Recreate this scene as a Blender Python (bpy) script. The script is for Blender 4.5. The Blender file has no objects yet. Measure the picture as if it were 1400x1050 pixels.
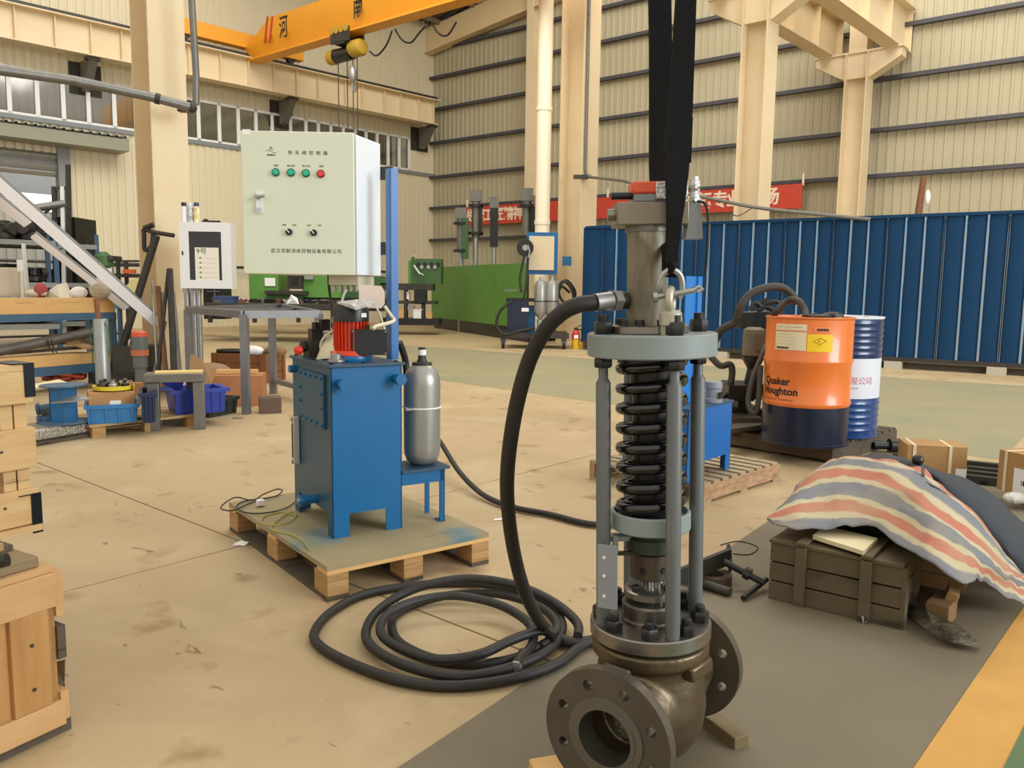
import bpy, bmesh, random
from math import *
from mathutils import Vector, Matrix
random.seed(7)
SC = bpy.context.scene
COL = SC.collection
# ---------------------------------------------------------------- camera
F_PX, PITCH, ROLL, CAM_H = 1100.0, atan(130/1100), .0135, 1.2
cam_d = bpy.data.cameras.new('camera'); cam = bpy.data.objects.new('camera', cam_d); COL.objects.link(cam)
cam_d.sensor_width = 36; cam_d.lens = F_PX/1400*36; cam_d.clip_end = 300
cam.matrix_world = Matrix.Translation((0, 0, CAM_H)) @ Matrix.Rotation(pi/2-PITCH, 4, 'X') @ Matrix.Rotation(ROLL, 4, 'Z')
SC.camera = cam
# ---------------------------------------------------------------- world and light
SC.view_settings.view_transform = 'Standard'; SC.view_settings.look = 'None'
SC.view_settings.exposure = 0.0; SC.view_settings.gamma = 1.0; SC.view_settings.use_curve_mapping = False
wd = bpy.data.worlds.new('world'); SC.world = wd; wd.use_nodes = True
bg = wd.node_tree.nodes['Background']; bg.inputs[0].default_value = (1.0, .95, .86, 1); bg.inputs[1].default_value = 1.0
def area(name, loc, target, sx, sy, power, col):
    l = bpy.data.lights.new(name, 'AREA'); l.shape = 'RECTANGLE'; l.size = sx; l.size_y = sy; l.energy = power; l.color = col
    o = bpy.data.objects.new(name, l); COL.objects.link(o); o.location = loc
    o.rotation_euler = (Vector(target)-Vector(loc)).to_track_quat('-Z', 'Y').to_euler()
    return o
area('assumed_side_light', (13, -3, 5.5), (0, 6, 1), 7, 6, 1550, (.86, .93, 1.0))  # assumed lamp, right and behind the camera, for cool side light; no doorway built
area('overhead_fill_light', (2, 12, 13), (3, 20, 2), 16, 8, 2100, (1.0, .96, .88))  # added lamp above the open top, brightens the far hall

# ---------------------------------------------------------------- pixel helpers (a pixel of the photograph -> a point of the place)
def ray(px, py):
    u = (px-700)/F_PX; v = -(py-525)/F_PX; c, s = cos(ROLL), sin(ROLL)
    x = c*u-s*v; y = s*u+c*v; a = pi/2-PITCH
    return Vector((x, y*cos(a)+sin(a), y*sin(a)-cos(a)))
O = Vector((0, 0, CAM_H))
def P(px, py, z=0.0):
    d = ray(px, py); return O + d*((z-CAM_H)/d.z)
def Y(px, py, y):
    d = ray(px, py); return O + d*(y/d.y)
class Plane:                                   # vertical plane through p along direction d
    def __init__(s, p, d):
        s.p = Vector((p[0], p[1], 0)); s.d = Vector((d[0], d[1], 0)).normalized(); s.n = Vector((-s.d.y, s.d.x, 0))
    def hit(s, px, py):                        # -> (along, height)
        r = ray(px, py); t = (s.p-O).dot(s.n)/r.dot(s.n); q = O+r*t
        return (q-s.p).dot(s.d), q.z
    def pt(s, a, z, off=0): return s.p + s.d*a + s.n*off + Vector((0, 0, z))
    def W(s, px, py): a, z = s.hit(px, py); return s.pt(a, z)
    def rz(s): return atan2(s.d.y, s.d.x)
def head(a, b): return atan2(b[1]-a[1], b[0]-a[0])

# ---------------------------------------------------------------- materials
def lin(h):
    h = h.lstrip('#'); r = [int(h[i:i+2], 16)/255 for i in (0, 2, 4)]
    return tuple((c/12.92 if c <= .04045 else ((c+.055)/1.055)**2.4) for c in r) + (1,)
MATS = {}
def mat(name, c, rough=.6, metal=0.0, c2=None, scale=8.0, amt=.5, bump=0.0, bscale=None, stretch=None, spec=.5, emit=0, dirt=None, coat=0):
    if name in MATS: return MATS[name]
    m = bpy.data.materials.new(name); m.use_nodes = True; nt = m.node_tree; N = nt.nodes; L = nt.links
    b = N['Principled BSDF']; b.inputs['Roughness'].default_value = rough; b.inputs['Metallic'].default_value = metal
    b.inputs['Specular IOR Level'].default_value = spec; b.inputs['Coat Weight'].default_value = coat
    c = lin(c); b.inputs['Base Color'].default_value = c; m.diffuse_color = c
    tc = N.new('ShaderNodeTexCoord'); mp = N.new('ShaderNodeMapping'); L.new(tc.outputs['Object'], mp.inputs[0])
    if stretch: mp.inputs['Scale'].default_value = stretch
    src = None
    if c2:
        n = N.new('ShaderNodeTexNoise'); n.inputs['Scale'].default_value = scale; n.inputs['Detail'].default_value = 6; n.inputs['Roughness'].default_value = .65
        L.new(mp.outputs[0], n.inputs['Vector'])
        r = N.new('ShaderNodeValToRGB'); r.color_ramp.elements[0].position = .5-amt/2; r.color_ramp.elements[1].position = .5+amt/2
        r.color_ramp.elements[0].color = c; r.color_ramp.elements[1].color = lin(c2)
        L.new(n.outputs[0], r.inputs[0]); src = r.outputs[0]
        if dirt:
            n2 = N.new('ShaderNodeTexNoise'); n2.inputs['Scale'].default_value = dirt[1]; n2.inputs['Detail'].default_value = 8
            L.new(mp.outputs[0], n2.inputs['Vector'])
            r2 = N.new('ShaderNodeValToRGB'); r2.color_ramp.elements[0].position = dirt[2]; r2.color_ramp.elements[1].position = dirt[2]+.12
            L.new(n2.outputs[0], r2.inputs[0])
            mx = N.new('ShaderNodeMix'); mx.data_type = 'RGBA'; L.new(r2.outputs[0], mx.inputs[0]); L.new(src, mx.inputs[6]); mx.inputs[7].default_value = lin(dirt[0]); src = mx.outputs[2]
        L.new(src, b.inputs['Base Color'])
    if bump:
        n = N.new('ShaderNodeTexNoise'); n.inputs['Scale'].default_value = bscale or scale*3; n.inputs['Detail'].default_value = 4
        L.new(mp.outputs[0], n.inputs['Vector'])
        bp = N.new('ShaderNodeBump'); bp.inputs['Strength'].default_value = bump; bp.inputs['Distance'].default_value = .01
        L.new(n.outputs[0], bp.inputs['Height']); L.new(bp.outputs[0], b.inputs['Normal'])
    if emit:
        b.inputs['Emission Color'].default_value = c; b.inputs['Emission Strength'].default_value = emit
    MATS[name] = m; return m
def add_flecks(m):        # sparse dark scuffs and pale worn patches
    nt = m.node_tree; N = nt.nodes; L = nt.links; b = N['Principled BSDF']; src = b.inputs['Base Color'].links[0].from_socket
    tc = N.new('ShaderNodeTexCoord')
    for sc, st, lo, hi, col, f in ((5, (1, 2.6, 1), .66, .70, '#6b5233', .75), (1.1, (1, 1, 1), .5, .75, '#d8c3a0', .55), (14, (2.2, 1, 1), .70, .73, '#4d3b26', .8), (.5, (1, 1, 1), .52, .7, '#9c8a66', .45)):
        mp = N.new('ShaderNodeMapping'); mp.inputs['Scale'].default_value = st; mp.inputs['Rotation'].default_value = (0, 0, .5); L.new(tc.outputs['Object'], mp.inputs[0])
        n = N.new('ShaderNodeTexNoise'); n.inputs['Scale'].default_value = sc; n.inputs['Detail'].default_value = 9; n.inputs['Roughness'].default_value = .6; n.inputs['Distortion'].default_value = .8; L.new(mp.outputs[0], n.inputs['Vector'])
        r = N.new('ShaderNodeMapRange'); r.inputs[1].default_value = lo; r.inputs[2].default_value = hi; r.inputs[4].default_value = f; L.new(n.outputs[0], r.inputs[0])
        mx = N.new('ShaderNodeMix'); mx.data_type = 'RGBA'; L.new(r.outputs[0], mx.inputs[0]); L.new(src, mx.inputs[6]); mx.inputs[7].default_value = lin(col); src = mx.outputs[2]
    L.new(src, b.inputs['Base Color'])
def glass_mat(name, tint, fac):
    m = bpy.data.materials.new(name); m.use_nodes = True; nt = m.node_tree; N = nt.nodes; N.clear()
    o = N.new('ShaderNodeOutputMaterial'); t = N.new('ShaderNodeBsdfTransparent'); g = N.new('ShaderNodeBsdfGlossy'); mx = N.new('ShaderNodeMixShader')
    t.inputs[0].default_value = lin(tint); g.inputs['Roughness'].default_value = .08; mx.inputs[0].default_value = fac
    nt.links.new(t.outputs[0], mx.inputs[1]); nt.links.new(g.outputs[0], mx.inputs[2]); nt.links.new(mx.outputs[0], o.inputs[0]); MATS[name] = m; return m

# ---------------------------------------------------------------- mesh builder
class MB:
    def __init__(s): s.v = []; s.f = []
    def add(s, vs, fs, M=None):
        k = len(s.v); s.v += [tuple(M @ Vector(p)) if M else tuple(p) for p in vs]; s.f += [tuple(i+k for i in f) for f in fs]; return s
    def box(s, c, d, rz=0, M=None):                # centre, size
        x, y, z = d[0]/2, d[1]/2, d[2]/2
        vs = [(sx*x, sy*y, sz*z) for sz in (-1, 1) for sy in (-1, 1) for sx in (-1, 1)]
        T = Matrix.Translation(c) @ Matrix.Rotation(rz, 4, 'Z')
        if M: T = T @ M
        return s.add(vs, [(0, 2, 3, 1), (4, 5, 7, 6), (0, 1, 5, 4), (2, 6, 7, 3), (0, 4, 6, 2), (1, 3, 7, 5)], T)
    def bb(s, x0, x1, y0, y1, z0, z1): return s.box(((x0+x1)/2, (y0+y1)/2, (z0+z1)/2), (abs(x1-x0), abs(y1-y0), abs(z1-z0)))
    def prism(s, poly, h0, h1, M=None):             # polygon in xy, extruded along z
        n = len(poly); vs = [(x, y, h0) for x, y in poly]+[(x, y, h1) for x, y in poly]
        fs = [tuple(range(n-1, -1, -1)), tuple(range(n, 2*n))]+[(i, (i+1) % n, n+(i+1) % n, n+i) for i in range(n)]
        return s.add(vs, fs, M)
    def beam(s, a, b, w, h, up=(0, 0, 1)):           # rectangular bar from a to b
        a, b = Vector(a), Vector(b); d = b-a; l = d.length; d.normalize(); u = Vector(up)
        if abs(d.dot(u)) > .99: u = Vector((1, 0, 0))
        x = d.cross(u).normalized(); u = x.cross(d)
        M = Matrix((x, u, -d)).transposed().to_4x4(); M.translation = (a+b)/2
        return s.box((0, 0, 0), (w, h, l), 0, None) if False else s._tb((w, h, l), M)
    def _tb(s, d, M):
        t = MB().box((0, 0, 0), d); return s.add(t.v, t.f, M)
    def lathe(s, prof, M=None, seg=24, caps=True):   # profile (r, z) about z
        vs = []; fs = []; n = len(prof)
        for r, z in prof:
            for k in range(seg): a = 2*pi*k/seg; vs.append((r*cos(a), r*sin(a), z))
        for i in range(n-1):
            for k in range(seg): j = (k+1) % seg; fs.append((i*seg+k, i*seg+j, (i+1)*seg+j, (i+1)*seg+k))
        if caps: fs.append(tuple(range(seg-1, -1, -1))); fs.append(tuple((n-1)*seg+k for k in range(seg)))
        return s.add(vs, fs, M)
    def ring(s, ro, ri, z0, z1, M=None, seg=32): return s.lathe([(ri, z0), (ro, z0), (ro, z1), (ri, z1), (ri, z0)], M, seg, False)
    def cyl(s, a, b, r, seg=16, r2=None):
        a, b = Vector(a), Vector(b); d = b-a; M = d.to_track_quat('Z', 'Y').to_matrix().to_4x4(); M.translation = a
        return s.lathe([(r, 0), (r if r2 is None else r2, d.length)], M, seg)
    def tube(s, pts, r, seg=8, closed=False, flat=None):
        pts = [Vector(p) for p in pts]; n = len(pts); rr = r if hasattr(r, '__len__') else [r]*n
        vs = []; fs = []; up = Vector((0, 0, 1)); prev = None
        for i, p in enumerate(pts):
            if closed: t = (pts[(i+1) % n]-pts[i-1])
            else: t = pts[min(i+1, n-1)]-pts[max(i-1, 0)]
            t = t.normalized() if t.length > 1e-9 else Vector((0, 0, 1))
            if prev is None:
                x = t.cross(up)
                if x.length < .05: x = t.cross(Vector((1, 0, 0)))
            else: x = prev - t*prev.dot(t)
            x.normalize(); prev = x; y = t.cross(x)
            for k in range(seg):
                a = 2*pi*k/seg; vs.append(p + x*(cos(a)*rr[i]) + y*(sin(a)*rr[i]*(flat or 1)))
        m = n if closed else n-1
        for i in range(m):
            for k in range(seg): j = (k+1) % seg; i2 = (i+1) % n; fs.append((i*seg+k, i*seg+j, i2*seg+j, i2*seg+k))
        if not closed: fs.append(tuple(range(seg-1, -1, -1))); fs.append(tuple((n-1)*seg+k for k in range(seg)))
        return s.add(vs, fs)
    def sphere(s, c, r, seg=12, sc=(1, 1, 1)):
        pr = [(max(r*sin(pi*i/8), 1e-4), -r*cos(pi*i/8)) for i in range(9)]
        return s.lathe(pr, Matrix.Translation(c) @ Matrix.Diagonal((*sc, 1)), seg)
    def hexn(s, c, r, h, M=None, rot=0):              # hexagonal nut standing on c
        T = Matrix.Translation(c) @ Matrix.Rotation(rot, 4, 'Z')
        if M: T = M @ T
        return s.lathe([(r*.9, 0), (r, h*.12), (r, h*.85), (r*.86, h)], T, 6)
def catmull(pts, n=8, closed=False):
    pts = [Vector(p) for p in pts]; out = []; N_ = len(pts)
    for i in range(N_ if closed else N_-1):
        if closed: p0, p1, p2, p3 = pts[i-1], pts[i], pts[(i+1) % N_], pts[(i+2) % N_]
        else: p0, p1, p2, p3 = pts[max(i-1, 0)], pts[i], pts[i+1], pts[min(i+2, N_-1)]
        for k in range(n):
            t = k/n; out.append(.5*((2*p1)+(-p0+p2)*t+(2*p0-5*p1+4*p2-p3)*t*t+(-p0+3*p1-3*p2+p3)*t**3))
    if not closed: out.append(pts[-1])
    return out
def link(name, me, m, parent=None, loc=None, rz=0, M=None):
    o = bpy.data.objects.new(name, me); COL.objects.link(o)
    if m and not me.materials: me.materials.append(m)
    if parent: o.parent = parent
    if M is not None: o.matrix_basis = M
    else:
        if loc is not None: o.location = loc
        o.rotation_euler[2] = rz
    return o
def part(name, mb, m, parent=None, loc=None, rz=0, M=None, bevel=0, smooth=True, label=None, kind=None):
    me = bpy.data.meshes.new(name); me.from_pydata([tuple(v) for v in mb.v], [], mb.f)
    bm = bmesh.new(); bm.from_mesh(me); bmesh.ops.recalc_face_normals(bm, faces=bm.faces); bm.to_mesh(me); bm.free()
    if smooth:
        me.shade_smooth(); me.set_sharp_from_angle(angle=radians(38))
    o = link(name, me, m, parent, loc, rz, M)
    if bevel:
        b = o.modifiers.new('bevel', 'BEVEL'); b.width = bevel; b.segments = 2; b.limit_method = 'ANGLE'; b.angle_limit = radians(50)
    if label: o['label'] = label
    if kind: o['kind'] = kind
    return o
def tag(o, label, cat, group=None):
    o['label'] = label; o['category'] = cat
    if group: o['group'] = group
    return o
def thing(name, label, cat, loc=(0, 0, 0), rz=0, group=None, rot=None):
    o = bpy.data.objects.new(name, None); COL.objects.link(o); o.location = loc; o.rotation_euler = rot or (0, 0, rz); o.empty_display_size = .1
    return tag(o, label, cat, group)
def struct(name, mb=None, m=None, loc=None, rz=0, **k):
    if mb is None:
        o = bpy.data.objects.new(name, None); COL.objects.link(o); o.location = loc or (0, 0, 0); o.rotation_euler[2] = rz
    else: o = part(name, mb, m, None, loc, rz, **k)
    o['kind'] = 'structure'; return o
def text(body, size, m, parent, M, name='lettering', ext=.0004, align='CENTER', sx=1.0, bold=0, space=1.0):
    c = bpy.data.curves.new('t', 'FONT'); c.body = body; c.size = size; c.align_x = align; c.align_y = 'CENTER'; c.extrude = ext; c.offset = bold; c.space_character = space; c.resolution_u = 3
    t = bpy.data.objects.new('t', c); COL.objects.link(t); bpy.context.view_layer.update()
    me = bpy.data.meshes.new_from_object(t.evaluated_get(bpy.context.evaluated_depsgraph_get())); bpy.data.objects.remove(t)
    me.materials.clear(); me.name = name
    return link(name, me, m, parent, M=M @ Matrix.Diagonal((sx, 1, 1, 1)))
def fm(o, xd, up):                                   # frame matrix: origin, x direction, up direction; text faces x cross up
    x = Vector(xd).normalized(); u = Vector(up); u = (u-x*u.dot(x)).normalized(); n = x.cross(u)
    M = Matrix((x, u, n)).transposed().to_4x4(); M.translation = Vector(o); return M
FRONT = lambda x, y, z: fm((x, y, z), (1, 0, 0), (0, 0, 1))   # on a face looking to -y
def bool_cut(o, cut_mb):
    c = part('cutter', cut_mb, None); md = o.modifiers.new('b', 'BOOLEAN'); md.operation = 'DIFFERENCE'; md.solver = 'EXACT'; md.object = c
    if o.parent: c.parent = o.parent; c.matrix_basis = o.matrix_basis
    bpy.context.view_layer.update()
    me = bpy.data.meshes.new_from_object(o.evaluated_get(bpy.context.evaluated_depsgraph_get())); mm = list(o.data.materials)
    o.modifiers.remove(md); o.data = me; bpy.data.objects.remove(c)
    me.materials.clear(); [me.materials.append(x) for x in mm]
    me.shade_smooth(); me.set_sharp_from_angle(angle=radians(38))
def local(root):                                    # world point -> local point of a root Empty
    bpy.context.view_layer.update(); Mi = root.matrix_world.inverted(); return lambda p: Mi @ Vector(p)

# palette
cream = mat('cream_paint', '#ebd3a8', .5, c2='#e2c897', scale=1.2)
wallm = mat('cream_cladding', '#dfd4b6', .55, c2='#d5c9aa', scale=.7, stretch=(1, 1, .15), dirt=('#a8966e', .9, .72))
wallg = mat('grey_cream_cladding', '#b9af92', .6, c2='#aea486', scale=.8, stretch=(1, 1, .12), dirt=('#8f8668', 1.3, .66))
steeld = mat('dark_girt_paint', '#43434c', .6, c2='#4d4a4c', scale=3)
colm = mat('column_paint', '#e6d4b2', .5, c2='#dec8a0', scale=1.5, dirt=('#c8a878', 2.2, .7))
black = mat('black_rubber', '#1d1b19', .55, c2='#2a2622', scale=20, bump=.15)
blackp = mat('black_paint', '#151515', .35, c2='#222222', scale=9)
chrome = mat('chrome', '#d8d8d8', .12, 1.0)
galv = mat('galvanised_steel', '#9c9d9c', .38, .8, c2='#b4b4b0', scale=14)
steelg = mat('grey_steel', '#6e6d68', .45, .6, c2='#85827a', scale=10, bump=.05)
dsteel = mat('dark_steel', '#35332f', .5, .4, c2='#4a463f', scale=12)
greyp = mat('grey_paint', '#85898a', .4, c2='#7b7f80', scale=5, dirt=('#6a6558', 6, .68))
unitb = mat('blue_machine_paint', '#0a659b', .33, c2='#085d90', scale=3)
white = mat('white_paint', '#e8e8e6', .4)
paper = mat('white_paper', '#efeeea', .8)
ink = mat('black_ink', '#22221f', .7)
woodp = mat('pallet_wood', '#b99a6c', .75, c2='#a58457', scale=4, stretch=(1, 5, 5), bump=.15, dirt=('#7c6848', 5, .66))
woody = mat('yellow_timber', '#dcb273', .7, c2='#cfa062', scale=3, stretch=(1.5, 9, 9), bump=.08, dirt=('#a8814c', 4, .72))
woodd = mat('dark_weathered_timber', '#5f5443', .8, c2='#4a4134', scale=4, stretch=(1, 7, 7), bump=.2, dirt=('#332c24', 4, .6))
woodr = mat('red_brown_timber', '#8a5b38', .7, c2='#744a2c', scale=4, stretch=(1, 5, 5), bump=.1)
card = mat('cardboard', '#bd905c', .8, c2='#b18452', scale=3)
# ================================================================ THE SETTING
cor = Y(592, 400, 29.2)
LW = Plane(cor, -ray(1790, 411))           # left wall, along = distance from the corner towards the camera
BW = Plane(cor, -ray(-670, 357))           # back wall, along = distance from the corner to the right
def rect_sheet(w, h, ribs=4, depth=.035, t=.0):   # ribbed cladding sheet in local xz, ribs towards -y side given by sign of depth
    mb = MB(); pr = []; p = w/ribs
    for i in range(ribs):
        x = i*p; pr += [(x, 0), (x+p*.62, 0), (x+p*.7, depth), (x+p*.92, depth)]
    pr.append((w, 0)); n = len(pr)
    mb.add([(x, y, 0) for x, y in pr]+[(x, y, h) for x, y in pr], [(i, i+1, n+i+1, n+i) for i in range(n-1)]); return mb
def copy_mesh(o, parent, loc, rz=0):
    c = o.copy(); COL.objects.link(c); c.parent = parent; c.location = loc; c.rotation_euler = (0, 0, rz); return c

# ---- floor: dark joint filler and concrete slabs cut by the joints
flm = mat('dusty_concrete', '#bda680', .62, c2='#ac956f', scale=1.6, amt=.6, bump=.15, bscale=14, dirt=('#94784f', 3.5, .6))
add_flecks(flm)
flgrey = mat('worn_grey_floor_paint', '#7a6f5a', .6, c2='#6d634f', scale=2.0, bump=.08, bscale=16, dirt=('#645a47', 2.2, .66))
flgreen = mat('worn_green_floor_paint', '#888b70', .55, c2='#a3946e', scale=1.1, amt=.45, bump=.05)
flyel = mat('yellow_line_paint', '#cf9d4c', .55, c2='#c08e42', scale=5, dirt=('#a5803f', 7, .68))
flgr2 = mat('green_walkway_paint', '#56714a', .55, c2='#4c6642', scale=4, dirt=('#7a7450', 6, .68))
struct('floor', MB().bb(-60, 40, -8, 60, -.3, -.012), mat('joint_filler', '#5a4a35', .9))
ja, jb = P(45, 630), P(690, 880); jt = head(ja, jb)
fl = bpy.data.objects['floor']
JM = Matrix.Translation(ja) @ Matrix.Rotation(jt, 4, 'Z'); Ji = JM.inverted()
cx1 = (Ji @ P(200, 780)).x; cx2 = (Ji @ P(600, 838)).x
us = [cx1-24, cx1-18, cx1-12, cx1-6, cx1, cx1+6, cx1+12, cx1+18, cx1+24]; us = sorted(us)
vs_ = [-24, -18, -12, -6, 0, 6, 12, 18, 24, 30, 36, 42]
for i in range(len(us)-1):
    for j in range(len(vs_)-1):
        g = .005
        part('concrete_slab', MB().bb(us[i]+g, us[i+1]-g, vs_[j]+g, vs_[j+1]-g, -.2, 0), flm, fl, M=JM, smooth=False)
def paint(name, pts, m, z):
    n = len(pts); mb = MB().prism([(p[0], p[1]) for p in pts], z-.002, z); return struct(name, mb, m, smooth=False)
e0, e1 = P(545, 1050), P(800, 880); y0, y1 = P(1250, 1050), P(1400, 830); dl = (y1-y0).normalized(); nl = Vector((dl.y, -dl.x, 0))
de = (e1-e0).normalized()
paint('trim_1', [e0-de*4, y0-dl*4, y0+dl*4.6, e0+de*5.2], flgrey, .0025)
paint('trim_2', [y0-dl*4, y0-dl*4+nl*.17, y0+dl*9+nl*.17, y0+dl*9], flyel, .004)
paint('trim_3', [y0-dl*4+nl*.17, y0-dl*4+nl*3, y0+dl*9+nl*3, y0+dl*9+nl*.17], flgr2, .0055)
a_, b_ = P(603, 520), P(807, 549); dd = (b_-a_).normalized(); c_, d_ = P(560, 470), P(800, 488)
paint('trim_4', [a_-dd*6, a_+dd*6.5, P(1420, 572), P(1430, 530), P(1190, 514), P(800, 490), P(620, 482)-dd*5], flgreen, .002)

# ---- cladding of the left wall: below the windows, above them, with the door opening; bracket gaps are shade-coloured blocks
sill, wtop, top = 5.17, 6.32, 11.2
dj = LW.hit(95, 400)[0]; sheet_w = .8
root = struct('wall_left', loc=(0, 0, 0))
lo = part('wall_sheet', rect_sheet(sheet_w, sill, 4, -.03), wallm, root); hi = part('wall_sheet', rect_sheet(sheet_w, top-wtop, 4, -.03), wallm, root)
rzl = LW.rz()
door_r = dj; door_top = 4.35
s = 0.0; k = 0
while s < 30:
    first = k == 0
    q = LW.pt(s, 0)
    if s+sheet_w <= door_r+.05 or s > door_r+9:
        if lo: lo.location = q; lo.rotation_euler[2] = rzl; lo_m = lo; lo = None
        else: copy_mesh(lo_m, root, q, rzl)
    q = LW.pt(s, wtop)
    if hi: hi.location = q; hi.rotation_euler[2] = rzl; hi_m = hi; hi = None
    else: copy_mesh(hi_m, root, q, rzl)
    s += sheet_w; k += 1
part('door_lintel', rect_sheet(9.6, sill-door_top, 48, -.05), wallm, root, LW.pt(door_r-.1, door_top), rzl)
part('sill_trim', MB().bb(0, 30, -.12, .06, -.08, .03), greyp, root, LW.pt(0, sill), rzl)
# ---- window strip
glass = glass_mat('dusty_window_glass', '#b5b2a6', .2)
wa, wb = LW.hit(560, 215)[0], 27.0
w = struct('window_1', MB().bb(0, .09, -.08, .04, 0, wtop-sill), white, LW.pt(wa, sill), rzl)
mull = [LW.hit(x, 200)[0] for x in (16, 54, 89, 123, 158, 187, 218, 247, 272, 300, 326, 350, 372, 397, 418, 435, 452, 469, 485, 500, 515, 530, 545)]
mull += [mull[0]+1.1*i for i in range(1, 8)]
part('window_rail', MB().bb(0, wb-wa, -.07, .04, 0, .09), white, w); part('window_rail', MB().bb(0, wb-wa, -.07, .04, wtop-sill-.07, wtop-sill), white, w)
mm = sorted(mull)
for i, a in enumerate(mm): part('mullion', MB().bb(-.05, .05, -.08, .04, 0, wtop-sill), white, w, (a-wa, 0, 0))
ed = [wa]+mm
for i in range(len(ed)-1): part('window_pane', MB().bb(ed[i]-wa, ed[i+1]-wa, -.01, .0, .09, wtop-sill-.07), glass, w, smooth=False)
part('wall_infill', MB().bb(0, wa, -.03, .0, sill-.02, wtop+.02), wallm, root, LW.pt(0, 0), rzl)
# ---- door opening: jamb, roll-up shutter, canopy
d = struct('door_1', MB().bb(-.14, .14, -.15, .1, 0, door_top+.2), greyp, LW.pt(door_r, 0), rzl)
for i in range(4): part('shutter_slat', MB().cyl((.1, -.05-.07*(i % 2), door_top-.02-.14*i), (9.4, -.05-.07*(i % 2), door_top-.02-.14*i), .085, 8), galv, d)
part('door_canopy', MB().prism([(-1.35, .75), (9.5, .75), (9.5, 0), (-1.35, 0)], .0, .3), mat('canopy_grey', '#8f8f7c', .5), d, (0, 0, sill-.62))
part('canopy_sheet', rect_sheet(10.9, .75, 54, .04), greyp, d, M=Matrix.Translation((-1.4, .8, sill-.3)) @ Matrix.Rotation(radians(84), 4, 'X'))
# ---- neighbouring bay seen through door and windows
NB = Plane(LW.pt(0, 0, -13 if LW.n.dot(O-LW.p) > 0 else 13), LW.d)
sgn = 1 if LW.n.dot(O-LW.p) > 0 else -1
nbm = mat('neighbour_bay_cladding', '#a3a197', .7, c2='#98968a', scale=.8)
nb = struct('wall_neighbour_bay', rect_sheet(40, 9.5, 120, -.05), nbm, NB.pt(-8, 0), rzl)
part('bay_beam', MB().bb(0, 40, .1, .3, 4.6, 5.3), greyp, nb)
ra, rb_ = NB.hit(8, 252), NB.hit(72, 285)
lit = mat('daylit_rooflight', '#ffffff', .5, emit=1.6)
part('lit_opening', MB().bb(ra[0]+8, rb_[0]+8, -.08, -.12, rb_[1], ra[1]), lit, nb, smooth=False) if False else None
x0_, x1_ = sorted((NB.hit(8, 270)[0], NB.hit(74, 270)[0])); z0_, z1_ = sorted((NB.hit(40, 288)[1], NB.hit(40, 252)[1]))
struct('window_2', MB().bb(x0_, x1_, .04, .08, z0_, z1_), lit, NB.pt(0, 0), rzl, smooth=False)
x0_, x1_ = sorted((NB.hit(-30, 130)[0], NB.hit(70, 130)[0])); z0_, z1_ = sorted((NB.hit(30, 146)[1], NB.hit(30, 122)[1]))
rf = MB(); c1, c2, c3, c4 = LW.pt(-6, 9.3, -.3*sgn), LW.pt(30, 9.3, -.3*sgn), LW.pt(30, 9.5, -13*sgn), LW.pt(-6, 9.5, -13*sgn)
rf.add([c1, c2, c3, c4]+[p+Vector((0, 0, .1)) for p in (c1, c2, c3, c4)], [(0, 1, 2, 3), (7, 6, 5, 4), (0, 4, 5, 1), (1, 5, 6, 2), (2, 6, 7, 3), (3, 7, 4, 0)])
struct('ceiling_neighbour_bay', rf, nbm, smooth=False)
struct('window_3', MB().add([tuple(P(x, y, 9.22)) for x, y in ((-60, 172), (-40, 140), (75, 112), (60, 124))]+[tuple(P(x, y, 9.22)+Vector((0, 0, .05))) for x, y in ((-60, 172), (-40, 140), (75, 112), (60, 124))], [(0, 1, 2, 3), (7, 6, 5, 4), (0, 4, 5, 1), (1, 5, 6, 2), (2, 6, 7, 3), (3, 7, 4, 0)]), lit, smooth=False)

# ---- back wall
root = struct('wall_back', loc=(0, 0, 0)); rzb = BW.rz(); top = 12.5
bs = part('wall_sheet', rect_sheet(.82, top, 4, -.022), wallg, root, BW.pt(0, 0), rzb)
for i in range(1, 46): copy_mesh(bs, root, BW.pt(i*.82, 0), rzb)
sb = 1 if BW.n.dot(O-BW.p) > 0 else -1
for py in (329, 285.7, 243.8, 197.5, 152, 109, 70, 32):
    z = Y(592, py, 29.2).z
    part('girt', MB().bb(0, 37.5, -.2*1, -.055, -.04, .05), steeld, root, BW.pt(0, z), rzb, smooth=False)
# wind column of the back wall
a, z = BW.hit(737, 100)
t = thing('gable_column', 'slim cream steel column against the back wall left of the downpipe column', 'column', BW.pt(a, 0), rzb)
part('flange', MB().bb(-.13, .13, -.5, -.47, 0, 10.2), colm, t); part('web', MB().bb(-.01, .01, -.47, -.2, 0, 10.2), colm, t); part('flange', MB().bb(-.13, .13, -.23, -.2, 0, 10.2), colm, t)
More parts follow.
